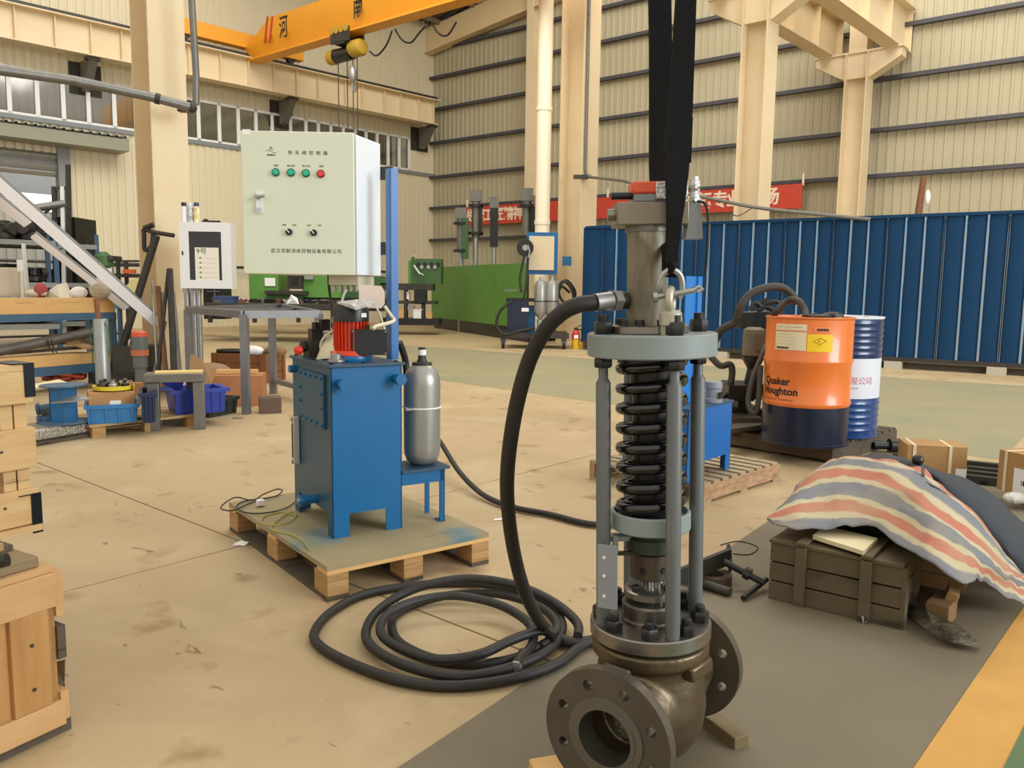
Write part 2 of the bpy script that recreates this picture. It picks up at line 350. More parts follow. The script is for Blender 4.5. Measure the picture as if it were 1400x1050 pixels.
# gable rafter and the strip of roof above it
z0 = Y(592, 58, 29.2).z; a1, z1 = BW.hit(745, -8)
t = thing('gable_rafter', 'cream steel rafter climbing along the top of the back wall', 'beam', BW.pt(0, 0), rzb)
part('web', MB().add([(0, -.3, z0-.42), (a1*3, -.3, z0-.42+(z1-z0)*3), (a1*3, -.3, z0+.42+(z1-z0)*3), (0, -.3, z0+.42), (0, -.27, z0-.42), (a1*3, -.27, z0-.42+(z1-z0)*3), (a1*3, -.27, z0+.42+(z1-z0)*3), (0, -.27, z0+.42)], [(0, 1, 2, 3), (4, 7, 6, 5), (0, 4, 5, 1), (3, 2, 6, 7), (0, 3, 7, 4), (1, 5, 6, 2)]), cream, t)
part('flange', MB().add([(0, -.45, z0-.46), (a1*3, -.45, z0-.46+(z1-z0)*3), (a1*3, -.1, z0-.46+(z1-z0)*3), (0, -.1, z0-.46), (0, -.45, z0-.42), (a1*3, -.45, z0-.42+(z1-z0)*3), (a1*3, -.1, z0-.42+(z1-z0)*3), (0, -.1, z0-.42)], [(0, 1, 2, 3), (4, 7, 6, 5), (0, 4, 5, 1), (3, 2, 6, 7), (0, 3, 7, 4), (1, 5, 6, 2)]), cream, t)
sl = (z1-z0)/a1
rm = mat('roof_underside', '#6d665a', .7, c2='#5d574c', scale=.7)
cl = struct('ceiling', rect_sheet(9.5, 7.5, 40, .05), rm)
# roof sheet lies in the plane spanned by the back wall direction (climbing) and the left wall direction
bd = Vector((BW.d.x, BW.d.y, sl)).normalized(); ld = LW.d
M = Matrix((ld, ld.cross(bd)*-1 if False else bd.cross(ld), bd)).transposed().to_4x4(); M.translation = BW.pt(-.3, z0+.55)-LW.d*.1
cl.matrix_world = M
for i in range(4):
    p = MB().beam(BW.pt(.4+1.6*i, z0+.42+sl*(.4+1.6*i))-LW.d*.05, BW.pt(.4+1.6*i, z0+.42+sl*(.4+1.6*i))+LW.d*9, .08, .16); part('purlin', p, mat('purlin_paint', '#8b7a5c', .6), cl, M=M.inverted())
# ================================================================ COLUMNS AND CRANES
area('bay_fill_light', tuple(NB.pt(9, 8.8, 5*sgn)), tuple(NB.pt(9, 0, 2*sgn)), 14, 5, 1500, (1, .98, .94))  # extra area lamp put in to brighten the neighbouring bay
def hcolumn(t, wd, dp, h, fl=.025, web=.02, m=colm, z0=0):
    part('flange', MB().bb(-wd/2, wd/2, -dp/2, -dp/2+fl, z0, h), m, t); part('flange', MB().bb(-wd/2, wd/2, dp/2-fl, dp/2, z0, h), m, t)
    part('web', MB().bb(-web/2, web/2, -dp/2+fl, dp/2-fl, z0, h), m, t)
# left column: flange towards the right catches the light, web and left flange seen too
q = P(240, 524); q = Vector((q.x, 9.8, 0)); q.x = Y(231, 480, 9.8).x
t = thing('steel_column', 'wide cream steel column behind the wall-mounted white notice cabinet', 'column', q, radians(45))
hcolumn(t, .42, .52, 9.0); part('base_plate', MB().bb(-.3, .3, -.35, .35, 0, .03), colm, t)
# dark pipe clamped to it
q2 = Y(262, 0, 9.3); zb = Y(262, 145, 9.3).z
pts = [Y(258, -60, 9.35), Y(262, 0, 9.35), Y(268, 100, 9.35), Y(268, 143, 9.35)]
lft = [Y(262, 147, 9.3), Y(200, 131, 9.0), Y(100, 110, 8.5), Y(0, 96, 8.0), Y(-200, 68, 7.2)]
o = thing('conduit_pipe', 'dark grey pipe running down the left column and off to the left', 'pipe', lft[0]); L = local(o)
part('vertical_run', MB().tube([L(p) for p in pts], .037, 10), steelg, o); part('horizontal_run', MB().tube([L(p) for p in lft], .05, 10), steelg, o)
part('elbow', MB().sphere(L(lft[0]), .06), dsteel, o); part('clamp', MB().box(L(Y(253, 150, 9.4)), (.14, .1, .05)), dsteel, o)
part('coupling', MB().cyl(L(Y(219, 136, 9.08)), L(Y(212, 134, 9.06)), .06), dsteel, o)
# centre column with white downpipe and thin conduit
q = Y(785, 470, 18.2); q.z = 0; cc = thing('steel_column', 'cream steel column behind the gas cylinder trolley, two fire extinguishers at its foot', 'column', q, radians(45))
hcolumn(cc, .54, .66, 12.0); part('base_plate', MB().bb(-.4, .4, -.45, .45, 0, .03), colm, cc)
D0 = q.y-.35; a = Y(740, 340, D0); b = Y(766, -60, D0)
x_ = Y(741, 330, D0).x
dpz = thing('downpipe', 'white round drain pipe fixed to the left side of the centre column', 'pipe', (x_, D0, 0))
part('pipe', MB().cyl((0, 0, 0), (0, 0, 12), .16, 20), mat('white_pipe', '#f3e6cb', .4), dpz)
for z in (2.6, 5.0, 7.6): part('pipe_joint', MB().cyl((0, 0, z), (0, 0, z+.09), .175, 20), mat('white_pipe', ''), dpz)
x_ = Y(801, 200, q.y-.4).x
cp = thing('conduit_pipe', 'thin dark conduit coming down the right side of the centre column', 'pipe', (x_, q.y-.4, 0))
zb = Y(800, 242, q.y-.4).z
part('pipe', MB().tube([(0, 0, 12), (0, 0, zb+.2), (.02, 0, zb+.05), (.15, 0, zb)], .035), steelg, cp)
part('clamp', MB().box((-.1, 0, zb), (.3, .12, .08)), dsteel, cp)
c1 = Y(803, 242, q.y-.4); c2 = Y(882, 255, 15.5); c3 = Y(1030, 283, 13.9); c4 = Y(1190, 300, 13.2)
tag(part('overhead_cable', MB().tube(catmull([c1, Y(850, 247, 16), c2, Y(945, 266, 14.8), c3, Y(1100, 291, 13.6), c4], 4), .03), steelg), 'grey cable strung from the centre column down over the blue partition', 'cable')
tag(part('drop_wire', MB().tube(catmull([Y(1032, 282, 13.9), Y(1010, 295, 13.92), Y(998, 291, 13.95), Y(985, 290, 14.0)], 4), .008), dsteel), 'thin dark wire drooping from the overhead cable knot', 'wire')
# right crane columns with corbels
cz = 6.68
def corbel(t, z, l, w=.36):
    poly = [(-l, z), (l, z), (l, z-.18), (.3, z-.55), (-.3, z-.55), (-l, z-.18)]
    M = Matrix.Rotation(pi/2, 4, 'Z') @ Matrix.Rotation(pi/2, 4, 'X'); part('corbel', MB().prism(poly, -w/2, w/2, M), colm, t)
    part('corbel_plate', MB().bb(-w/2-.05, w/2+.05, -l-.03, l+.03, z, z+.04), colm, t)
qa = Y(1027, 300, 15.6); qb = Y(1163, 290, 19.4)
for q, hh, lab in ((qa, cz, 'tall cream crane column nearer the sling, red banner passing behind it'), (qb, cz, 'tall cream crane column farther right under the end of the crane runway')):
    t = thing('crane_column', lab, 'column', (q.x, q.y, 0), radians(50)); hcolumn(t, .5, .5, hh+.0)
    corbel(t, hh, .95); part('upper_post', MB().bb(-.2, .2, -.2, .2, hh+.04, hh+(1.5 if q is qb else 5)), colm, t)
# runway girders on the corbels, running along the columns' row
rd = Vector((qb.x-qa.x, qb.y-qa.y, 0)).normalized(); rn = Vector((rd.y, -rd.x, 0))
def runway(off, l0, l1, lab, rail):
    p = Vector((qb.x, qb.y, 0)) + rn*off
    t = thing('runway_girder', lab, 'girder', p+Vector((0, 0, cz+.04)), atan2(rd.y, rd.x))
    part('bottom_flange', MB().bb(l0, l1, -.18, .18, 0, .03), colm, t); part('web', MB().bb(l0, l1, -.012, .012, .03, .95), colm, t)
    part('top_flange', MB().bb(l0, l1, -.22, .22, .95, .98), colm, t)
    for i in range(8):
        x = l1-.03-i*1.4
        if x > l0: part('stiffener', MB().bb(x-.01, x+.01, -.16, .16, .03, .95), colm, t)
    if rail:
        for k in range(3): part('conductor_bar', MB().bb(l0, l1, .23+.06*k, .26+.06*k, .98, 1.02), mat('yellow_bar', '#c9b43a', .5), t)
    part('crane_rail', MB().bb(l0, l1, -.04, .04, .98, 1.1), dsteel, t)
runway(.72, -12, .75, 'right-hand cream crane runway girder with yellow conductor bars on top', True)
runway(-.72, -12, .4, 'left-hand cream crane runway girder over the two right columns', False)
# wall runway beam of the left bay
BP = Plane(LW.pt(0, 0, .8*sgn), LW.d); zt, zbm = Y(592, 137, 29.2).z, Y(592, 171, 29.2).z
ab = BP.hit(594, 150)[0]
t = thing('runway_girder', 'long cream crane runway beam along the left wall above the windows', 'girder', BP.pt(0, 0), BP.rz())
zt = BP.hit(592, 139)[1]; zbm = BP.hit(592, 170)[1]
part('web', MB().bb(ab, 30, -.012, .012, zbm, zt), colm, t); part('bottom_flange', MB().bb(ab, 30, -.2, .2, zbm-.03, zbm), colm, t); part('top_flange', MB().bb(ab-.1, 30, -.25, .25, zt, zt+.03), colm, t)
part('crane_rail', MB().bb(ab-.1, 30, -.05, .05, zt+.03, zt+.16), dsteel, t)
for px in (590, 570, 546, 523, 493, 470, 433, 404, 373, 339, 301, 258, 220, 168, 127, 79, 25, -40): 
    x = BP.hit(px, 150)[0]; part('stiffener', MB().bb(x-.012, x+.012, -.13, .13, zbm, zt), colm, t)
for px, py in ((127, 90), (400, 148), (591, 182)):
    x, z = BP.hit(px, py)
    b = thing('beam_bracket', {127: 'grey bracket in the dark wall gap left of the big column, under the runway beam', 400: 'grey bracket under the middle of the left runway beam', 591: 'grey bracket under the far end of the left runway beam'}[px], 'bracket', BP.pt(x, 0), BP.rz())
    part('bracket_arm', MB().add([(-.1, -.6, zbm-.05), (.1, -.6, zbm-.05), (.1, .1, zbm-.05), (-.1, .1, zbm-.05), (-.1, -.6, zbm-.75), (.1, -.6, zbm-.75), (.1, -.4, zbm-.7), (-.1, -.4, zbm-.7)], [(0, 1, 2, 3), (4, 7, 6, 5), (0, 4, 5, 1), (1, 5, 6, 2), (2, 6, 7, 3), (3, 7, 4, 0)]), steelg, b)
    part('bracket_plate', MB().bb(-.16, .16, -.1, .1, zbm-.1, zbm-.05), dsteel, b)
    struct('trim_%d' % (5+(127, 400, 591).index(px)), MB().bb(-.45, .3, -.08, .02, zbm-.8, zbm-.02), mat('painted_gap_shade', '#3a372f', .9), LW.pt(x, 0), rzl)  # dark block on the cladding paints the shade of an open gap
# yellow travelling crane girder, parallel to the back wall
yel = mat('crane_yellow', '#f0a62a', .42, c2='#e89c20', scale=1.2)
E1 = BP.W(345, 86); zb0 = E1.z; GP = Plane(E1, BW.d)
t = thing('crane_girder', 'yellow overhead travelling crane girder crossing the top left', 'crane', (E1.x, E1.y, 0), GP.rz())
gl, zt_ = 13.0, GP.hit(430, 10)[1]; zmid = zb0+.14+(zt_-zb0)*.36
sec = [(-.2, zb0), (.2, zb0), (.2, zb0+.05), (.05, zb0+.05), (.05, zb0+.1), (.24, zmid), (.24, zt_), (-.24, zt_), (-.24, zmid), (-.05, zb0+.1), (-.05, zb0+.05), (-.2, zb0+.05)]
rowp = [(1.2, y, z) for y, z in sec]; row2 = [(gl, y, z) for y, z in sec]
cut = [(0.0, y, min(z, zb0+.32)) for y, z in sec]
n = len(sec)
fs = [(i, (i+1) % n, n+(i+1) % n, n+i) for i in range(n)]+[(n+i, n+(i+1) % n, 2*n+(i+1) % n, 2*n+i) for i in range(n)]+[tuple(range(n-1, -1, -1)), tuple(2*n+i for i in range(n))]
part('girder_box', MB().add(cut+rowp+row2, fs), yel, t)
sd = -1.0 if (GP.n.dot(O-GP.p) > 0) is False else 1.0     # side of the camera in local y
ysd = .24*sd+.004*sd
def on_girder(px, py): a, z = GP.hit(px, py); return a, z
for px in (371, 377.5):
    a, z = on_girder(px, 45); part('red_stripe', MB().add([(a, ysd, z-.33), (a+.09, ysd, z-.33), (a+.24, ysd, z+.33), (a+.15, ysd, z+.33)], [(0, 1, 2, 3)]), mat('red_paint', '#c03224', .5), t, smooth=False)
for ch, px, py in (('河', 398, 42), ('南', 500, 14)):
    a, z = on_girder(px, py); text(ch, .62, ink, t, fm((a, ysd, z), (1, 0, 0) if sd < 0 else (-1, 0, 0), (0, 0, 1)), sx=.62, bold=.008)
# end truck riding on the wall beam
et = thing('crane_end_truck', 'yellow crane end carriage standing on the left wall rail', 'carriage', (E1.x, E1.y, 0), BP.rz())
zr = zt+.16
part('carriage_box', MB().bb(-1.55, 2.3, -.14, .14, zr+.12, zr+.5), yel, et); part('end_plate', MB().bb(2.3, 2.33, -.2, .2, zr+.08, zr+.6), yel, et)
for x in (-1.2, 1.9): part('wheel', MB().cyl((x, -.07, zr+.13), (x, .07, zr+.13), .13, 16), dsteel, et)
# hoist on the lower flange
ha, hz = GP.hit(478, 60)
h = thing('electric_hoist', 'yellow and black electric hoist hanging under the yellow crane girder', 'hoist', GP.pt(ha, zb0), GP.rz())
h.scale = (.86, .86, .86)
yel2 = mat('hoist_yellow', '#c9a02c', .5, c2='#a98623', scale=8)
for x in (-.42, -.22, .0, .2): part('trolley_wheel', MB().cyl((x, -.32, .1), (x, .32, .1), .1, 14), yel2, h)
part('trolley_frame', MB().bb(-.5, .3, -.3, -.24, -.25, .15).bb(-.5, .3, .24, .3, -.25, .15).bb(-.3, .1, -.3, .3, -.3, -.22), dsteel, h)
part('rope_drum', MB().cyl((-.62, 0, -.5), (.1, 0, -.5), .2, 18), blackp, h)
part('gearbox', MB().lathe([(.12, 0), (.2, .06), (.22, .3), (.2, .32)], Matrix.Translation((-.95, 0, -.5)) @ Matrix.Rotation(pi/2, 4, 'Y')), yel2, h)
part('hoist_motor', MB().lathe([(.22, 0), (.24, .04), (.24, .38), (.19, .46), (.12, .48)], Matrix.Translation((.12, 0, -.42)) @ Matrix.Rotation(pi/2, 4, 'Y')), mat('hoist_motor_yellow', '#b8952e', .5), h)
hk = thing('hoist_rope', 'steel hoist ropes hanging down behind the grey control cabinet', 'rope', h.location, GP.rz())
for x in (-.45, -.1, .12, .28): part('wire_rope', MB().cyl((x, 0, -.55), (x, 0, -4.2), .014, 6), dsteel, hk)
part('hook_block', MB().lathe([(.03, -.2), (.1, -.1), (.1, .1), (.04, .2)], Matrix.Translation((.1, 0, -.95)), 12), galv, hk)
part('hook', MB().tube([(.1, 0, -1.15), (.1, 0, -1.3), (.18, 0, -1.38), (.22, 0, -1.28)], .025), galv, hk)
for lab, ps in (('black festoon cable sagging under the yellow girder beside the hoist', ((505, 70), (515, 76), (528, 62), (536, 42))), ('second looped festoon cable below the roof', ((540, 40), (550, 55), (562, 58), (574, 44), (582, 36))), ('festoon cable loop nearest the gable rafter', ((590, 32), (600, 46), (612, 48), (624, 30)))):
    tag(part('festoon_cable', MB().tube(catmull([GP.W(*p)-GP.n*0 for p in ps], 5), .022), blackp), lab, 'cable')
# ================================================================ BLUE PARTITION
blw = mat('blue_partition', '#073a60', .6, spec=.25, c2='#063558', scale=.8)
pa, pb_ = P(797, 478), P(1192, 502); BL = Plane(pa, pb_-pa)
q1, q2 = BL.hit(800, 400)[0], BL.hit(1420, 400)[0]
z_top = BL.hit(1100, 300)[1]; zb_ = .16
bt = thing('blue_partition_wall', 'long blue ribbed sheet-metal partition across the right background', 'partition', (pa.x, pa.y, 0), BL.rz())
seams = [797, 824, 844, 868, 892, 915, 934, 952, 970, 990, 1010, 1030, 1051, 1073, 1094, 1117, 1139, 1163, 1187, 1212, 1238, 1264, 1291, 1320, 1350, 1379, 1409, 1440, 1472, 1505]
sa = [BL.hit(x, 330)[0] for x in seams]
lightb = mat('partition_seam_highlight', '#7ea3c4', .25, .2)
for i in range(len(sa)-1):
    a0, a1_ = sa[i], sa[i+1]
    prf = [(a0+.012, 0), (a0+.03, -.012), (a1_-.04, -.012), (a1_-.02, 0)]
    mb = MB(); n = 4; mb.add([(x, y, zb_) for x, y in prf]+[(x, y, z_top) for x, y in prf], [(j, j+1, n+j+1, n+j) for j in range(3)])
    part('sheet_panel', mb, blw, bt)
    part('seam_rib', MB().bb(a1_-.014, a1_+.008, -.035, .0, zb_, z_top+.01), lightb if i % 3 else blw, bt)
part('top_channel', MB().bb(q1, sa[-1], -.04, .03, z_top-.03, z_top+.02), blw, bt); part('bottom_channel', MB().bb(q1, sa[-1], -.04, .06, zb_-.04, zb_+.03), dsteel, bt)
for px in (985, 1196+25, 1363, 1440): 
    a = BL.hit(px, 500)[0]; part('foot_block', MB().bb(a-.13, a+.13, -.05, .2, 0, zb_-.04), mat('concrete_block', '#b9b2a0', .8), bt)
part('foot_timber', MB().bb(sa[0], sa[-1], .1, .2, 0, .1), woodd, bt)
po = BL.W(1258, 300); ph = Y(1261, 243, po.y+.6)
t = thing('wooden_pole', 'brown timber pole with a white rag rising behind the blue partition', 'pole', (ph.x-.2, ph.y, 0))
part('shaft', MB().cyl((0, 0, 0), (.22, 0, ph.z), .11, 8, .05), woodr, t); part('rag', MB().sphere((.30, -.02, ph.z-.32), .07, 8, (.7, .5, 1.8)), paper, t)
# ================================================================ RED BANNER ON THE BACK WALL
red = mat('banner_red', '#c8452f', .7); wt = mat('banner_lettering', '#f3dfc2', .7)
RP = Plane(BW.pt(0, 0, .32*sb), BW.d)
r0, zr0 = RP.hit(638, 307); r1, zr1 = RP.hit(1097, 260); zz = RP.hit(638, 283)[1]
zlo, zhi = RP.hit(700, 305)[1], RP.hit(700, 279)[1]
bn = thing('banner', 'long red banner with pale Chinese lettering hung along the back wall', 'banner', RP.pt(0, 0), RP.rz())
part('cloth', MB().bb(r0, r1, -.012, .012, zlo, zhi), red, bn)
for px in (638, 735, 830, 1004, 1096): a = RP.hit(px, 280)[0]; part('tie', MB().bb(a-.02, a+.02, -.0, .06, zhi-.05, zhi+.25), wt, bn)
bpos = {'发': 641, '展': 657, '工': 668, '匠': 682, '精': 695.5, '神': 709, '打': 722, '造': 741, '品': 775, '牌': 804, '耕': 944, '耘': 962.5, '专': 984, '业': 1004, '市': 1030, '场': 1053, '精耕': 922}
sdb = -1 if sb else 1
for ch, px in bpos.items():
    if len(ch) > 1: continue
    a, z = RP.hit(px, 292); text(ch, .44 if px < 900 else .46, wt, bn, fm((a, -.02, (zlo+zhi)/2-(.02 if px < 760 else 0)), (1, 0, 0), (0, 0, 1)), bold=.012, ext=.002)

# ================================================================ BACKGROUND MACHINES
grn = mat('machine_green', '#5c8f3c', .5, c2='#548436', scale=1.5); grnd = mat('machine_green_dark', '#3c5f33', .5)
ga, gb = P(590, 448), P(705, 466); rg = head(ga, gb); lg = (gb-ga).length
zt = Y(590, 366, ga.y).z
t = thing('machine_enclosure', 'large plain green machine guard with dark base in the centre background', 'machine', ga, rg)
part('guard_panel', MB().bb(0, lg*.8, 0, .04, .32, zt), grn, t); part('guard_panel', MB().bb(lg*.8+.02, lg+.6, -.0, .04, .32, zt-.03), grn, t)
part('guard_top', MB().bb(0, lg+.6, .04, 1.4, zt-.05, zt-.01), grn, t); part('guard_side', MB().bb(0, .04, .04, 1.4, .32, zt-.05), grn, t)
part('machine_base', MB().bb(.08, lg+.55, .06, 1.4, 0, .32), blackp, t)
for px, dt, ytop, s, w, lab in ((630, 1.2, 288, 0, 11, 'leftmost and lowest grey cylinder behind the green guard, dark plate on its side'), (650, 1.5, 264, 1, 11, 'tall grey cylinder with two dark collars, second from left behind the green guard'), (675, 1.7, 273, 2, 9, 'slim rod with a dark upper block between the tall cylinders'), (719, 1.6, 262, 1, 12, 'tallest grey cylinder with dark collars, just left of the gable column'), (734, 1.5, 272, 3, 10, 'grey cylinder with dark block half hidden by the white downpipe')):
    p = Y(px, 360, ga.y-2.0 if px < 700 else 18.6+1.2); Dd = p.y; zt_ = Y(px, ytop, Dd).z; k = w*Dd/1100
    c = thing('stored_cylinder', lab, 'cylinder', (p.x, Dd, 0))
    h = zt_; zm = Y(px, 325 if s != 0 else 345, Dd).z
    part('rod', MB().cyl((0, 0, 0), (0, 0, zm), k*.32, 12), galv, c)
    part('barrel', MB().cyl((0, 0, zm-.0), (0, 0, h-.12), k*(.5 if s in (0, 1, 3) else .3), 14), steelg, c)
    part('cap', MB().box((0, 0, h-.08), (k*1.35, k*1.2, .3)), steelg, c)
    if s in (0, 3): part('side_block', MB().box((k*(.55 if s == 0 else -.6), -k*.3, h-.75), (k*.75, k*.9, 1.1)), grnd if s == 0 else blackp, c)
    if s == 2: part('side_block', MB().box((0, 0, h-.75), (k*1.2, k*1.1, 1.05)), blackp, c)
    else:
        for z in (h-.38, h-1.12): part('collar', MB().cyl((0, 0, z), (0, 0, z+.07), k*.95, 14), blackp, c)
    if s == 1: part('side_block', MB().box((k*.6, 0, h-.72), (k*.4, k*.8, .85)), blackp, c)
# green lathe left of it
la = Y(500, 430, 21.5); lb = Y(590, 445, 20.5)
t = thing('lathe', 'green lathe with dials and levers left of the plain green guard', 'lathe', Y(542, 440, 21).xy.to_3d(), 0)
L = local(t)
def LB(x0, x1, y0, y1, D=20.6, dep=.7):                      # box local to thing from picture extents at depth D
    a, b = Y(x0, y1, D), Y(x1, y0, D); a, b = L(a), L(b)
    return MB().bb(a.x, b.x, a.y, a.y+dep, a.z, b.z)
part('headstock', LB(562, 603, 354, 388), grnd, t); part('headstock_side', LB(558, 563, 356, 388, 20.65), grn, t)
for i in range(7): part('dial', MB().cyl(L(Y(572+4.5*i, 361+(i % 2)*4, 20.55)), L(Y(572+4.5*i, 361+(i % 2)*4, 20.62)), .05, 10), galv if i % 2 else blackp, t)
for i, (a, b) in enumerate((((566, 363), (574, 375)), ((569, 370), (580, 377)), ((563, 353), (567, 350)))): part('lever', MB().cyl(L(Y(*a, 20.5)), L(Y(*b, 20.4)), .03, 8), chrome, t)
part('bed', LB(505, 592, 388, 396, 20.6, .6), dsteel, t)
part('gearbox', LB(566, 581, 396, 414, 20.6, .6), blackp, t)
for x0, x1 in ((552, 556), (576, 580)): part('leg', LB(x0, x1, 396, 440, 20.7, .3), dsteel, t)
part('chip_tray', LB(520, 600, 436, 444, 20.5, .9), blackp, t); part('shelf', LB(520, 596, 412, 415, 20.7, .6), dsteel, t)
part('tailstock', LB(512, 535, 380, 389, 20.6, .4), grnd, t)
for i, (x, y, w_, h_, c) in enumerate(((546, 434, 9, 12, woody), (570, 436, 12, 13, paper), (586, 436, 7, 9, woody), (560, 424, 8, 6, galv), (556, 408, 4, 9, paper))):
    a = Y(x, y, 20.5); b = thing('stored_part', ('tan wooden block on the lathe tray, leftmost', 'white boxed part on the lathe tray', 'small tan block at the right of the lathe tray', 'bright metal part lying on the lathe shelf', 'white bottle standing on the lathe shelf')[i], 'box', (a.x, 20.7, a.z-.02)); k = 20.5/1100
    part('body', MB().bb(-w_*k/2, w_*k/2, 0, .2, 0, h_*k), c, b); part('lid', MB().bb(-w_*k/2-.01, w_*k/2+.01, -.01, .21, h_*k, h_*k+.02), c, b)
# green machines seen between the notice cabinet and control cabinet
t = thing('milling_machine', 'green machine with a white paper notice left of the control cabinet', 'machine', Y(372, 440, 20).xy.to_3d()); L = local(t)
part('column_body', LB(341, 380, 360, 412, 20, 1), grn, t); part('column_top', LB(341, 352, 350, 362, 20, .8), grn, t); part('notice', LB(362, 376, 380, 391, 19.97, .02), paper, t)
part('work_table', LB(362, 418, 398, 402, 19.7, .6), dsteel, t); part('knee', LB(364, 414, 402, 410, 19.9, .4), grnd, t); part('base', LB(340, 425, 411, 424, 19.9, 1), blackp, t)
t = thing('milling_machine', 'green machine cabinet seen below the left half of the control cabinet', 'machine', Y(440, 440, 20).xy.to_3d()); L = local(t)
part('body', LB(414, 466, 372, 408, 20, 1), grn, t); part('body_extension', LB(466, 520, 378, 410, 20.6, .8), grnd, t); part('control_head', LB(393, 412, 374, 395, 19.8, .5), dsteel, t); part('control_screen', LB(398, 407, 378, 388, 19.77, .03), blackp, t)
part('slanted_plate', LB(416, 428, 377, 382, 19.9, .1), galv, t); part('base', LB(410, 525, 408, 424, 20, 1), blackp, t)
t = thing('tool_bench', 'long low dark bench strewn with metal parts across the far left background', 'bench', Y(380, 436, 17).xy.to_3d()); L = local(t)
part('bench_top', LB(278, 478, 417, 421, 17, 1.6), dsteel, t)
for x in (284, 345, 405, 470): part('leg', LB(x, x+4, 421, 441, 17.1, .1), dsteel, t)
rr = random.Random(3)
mt = (dsteel, steelg, galv, blackp, mat('rust', '#6d4a35', .8))
for i in range(22):
    x = 292+i*8.2; y = 417; D = 17.2+rr.random()*1.2; a = Y(x, y, 17.3); k = 17/1100
    o = part('loose_part', MB().box((0, 0, .05), (rr.uniform(.06, .2), rr.uniform(.06, .2), rr.uniform(.06, .13)), rr.random()*3).cyl((0, 0, .06), (rr.uniform(-.15, .15), .05, .09), .03, 8), mt[i % 5], None, (a.x, D, L(Y(380, 417, 17)).z))
    tag(o, '%s metal part on the long far bench, %s of its colour from the left' % (('dark', 'dull grey', 'bright', 'black', 'rusty brown')[i % 5], ('first', 'second', 'third', 'fourth', 'fifth')[i//5]), 'part', 'metal parts on the long bench')
o = part('storage_box', MB().bb(-.22, .22, 0, .3, 0, .16).bb(-.23, .23, -.01, .31, .13, .17), mat('faded_navy', '#3c4c74', .6), None, (Y(301, 417, 17).x, 17.2, L(Y(380, 417, 17)).z)); tag(o, 'faded navy box at the left end of the long background bench', 'box')
tag(part('crumpled_sheet', MB().add([(-.12, 0, 0), (.16, .05, 0), (.1, .1, .15), (-.02, .05, .22), (-.1, .12, .1), (.05, -.03, .13)], [(0, 1, 5), (1, 2, 5), (0, 5, 4), (5, 2, 3), (5, 3, 4)]), paper, None, (Y(393, 415, 17).x, 17.3, L(Y(380, 417, 17)).z), smooth=False), 'crumpled white sheet standing on the long background bench', 'paper')
a = Y(283, 400, 18.5)
t = thing('tool_cabinet', 'dark open tool cabinet behind the notice cabinet post', 'cabinet', (a.x, 18.6, 0)); L = local(t)
part('body', LB(279, 306, 394, 436, 18.5, .5), blackp, t); part('shelf', LB(283, 300, 398, 399, 18.45, .06), steelg, t); part('divider', LB(293, 294, 396, 412, 18.45, .05), steelg, t)
# pipe rail along the left wall
a, z = LW.hit(330, 366); a0 = LW.hit(530, 375)[0]
tag(part('wall_pipe', MB().cyl(LW.pt(a0, z, .25*sgn), LW.pt(16, z, .25*sgn), .04, 8), dsteel), 'thin dark pipe running along the foot of the left wall', 'pipe')
# gas cylinder trolley
ta = P(690, 470); tb_ = P(775, 474)
t = thing('cylinder_trolley', 'dark wheeled trolley with two silver accumulators and a framed board in the centre background', 'trolley', (P(735, 474).x, 16.4, 0)); L = local(t); Dt = 16.4
def TB(x0, x1, y0, y1, D=Dt, dep=.5):
    a, b = L(Y(x0, y1, D)), L(Y(x1, y0, D)); return MB().bb(a.x, b.x, a.y, a.y+dep, a.z, b.z)
part('chassis', TB(690, 778, 456, 462, Dt-.1, 1.0), dsteel, t)
for px, py, D in ((688, 466, Dt-.1), (729, 469, Dt-.2), (771, 467, Dt-.1)):
    c = L(Y(px, py, D)); c.z = .1; part('caster_wheel', MB().cyl(c+Vector((-.03, 0, 0)), c+Vector((.03, 0, 0)), .1, 14), blackp, t); part('caster_hub', MB().cyl(c+Vector((-.04, -.02, 0)), c+Vector((.04, -.02, 0)), .05, 10), galv, t); part('caster_fork', MB().bb(c.x-.05, c.x+.05, c.y-.02, c.y+.02, c.z, .24), dsteel, t)
part('tank', TB(693, 722, 412, 456), mat('navy_paint', '#16233a', .4), t); part('tank_side', TB(722, 732, 418, 456, Dt+.1), unitb, t)
part('tank_lid', TB(692, 733, 408, 412), blackp, t)
part('board_frame', TB(720, 763, 318, 375, Dt+.25, .05).bb(0, 0, 0, 0, 0, 0), unitb, t); part('board', TB(723, 758, 323, 369, Dt+.2, .03), mat('beige_board', '#d6c4a2', .7), t)
part('frame_post', TB(760, 763, 320, 456, Dt+.3, .06), unitb, t); part('frame_post', TB(720, 724, 318, 430, Dt+.3, .06), blackp, t)
c = L(Y(718, 339, Dt)); part('hose_reel', MB().cyl(c+Vector((0, -.1, 0)), c+Vector((0, .1, 0)), .17, 20), blackp, t); part('reel_hub', MB().cyl(c+Vector((0, -.12, 0)), c+Vector((0, -.1, 0)), .06, 12), galv, t)
part('gauge_cluster', MB().tube([c+Vector((.05, -.12, .05)), c+Vector((.09, -.14, -.08)), c+Vector((.06, -.14, -.2))], .02), galv, t)
silver = mat('silver_paint', '#a3a29c', .35, .55)
for px in (738.5, 754):
    a = L(Y(px, 434, Dt-.05)); b = L(Y(px, 383, Dt-.05)); h_ = b.z-a.z
    part('accumulator', MB().lathe([(.03, -.06), (.05, 0), (.1, .04), (.13, .12), (.13, h_-.1), (.1, h_-.03), (.04, h_), (.03, h_+.06)], Matrix.Translation((a.x, a.y, a.z)), 20), silver, t)
    part('clamp_band', MB().cyl((a.x, a.y, a.z+h_*.42), (a.x, a.y, a.z+h_*.45), .134, 20), dsteel, t)
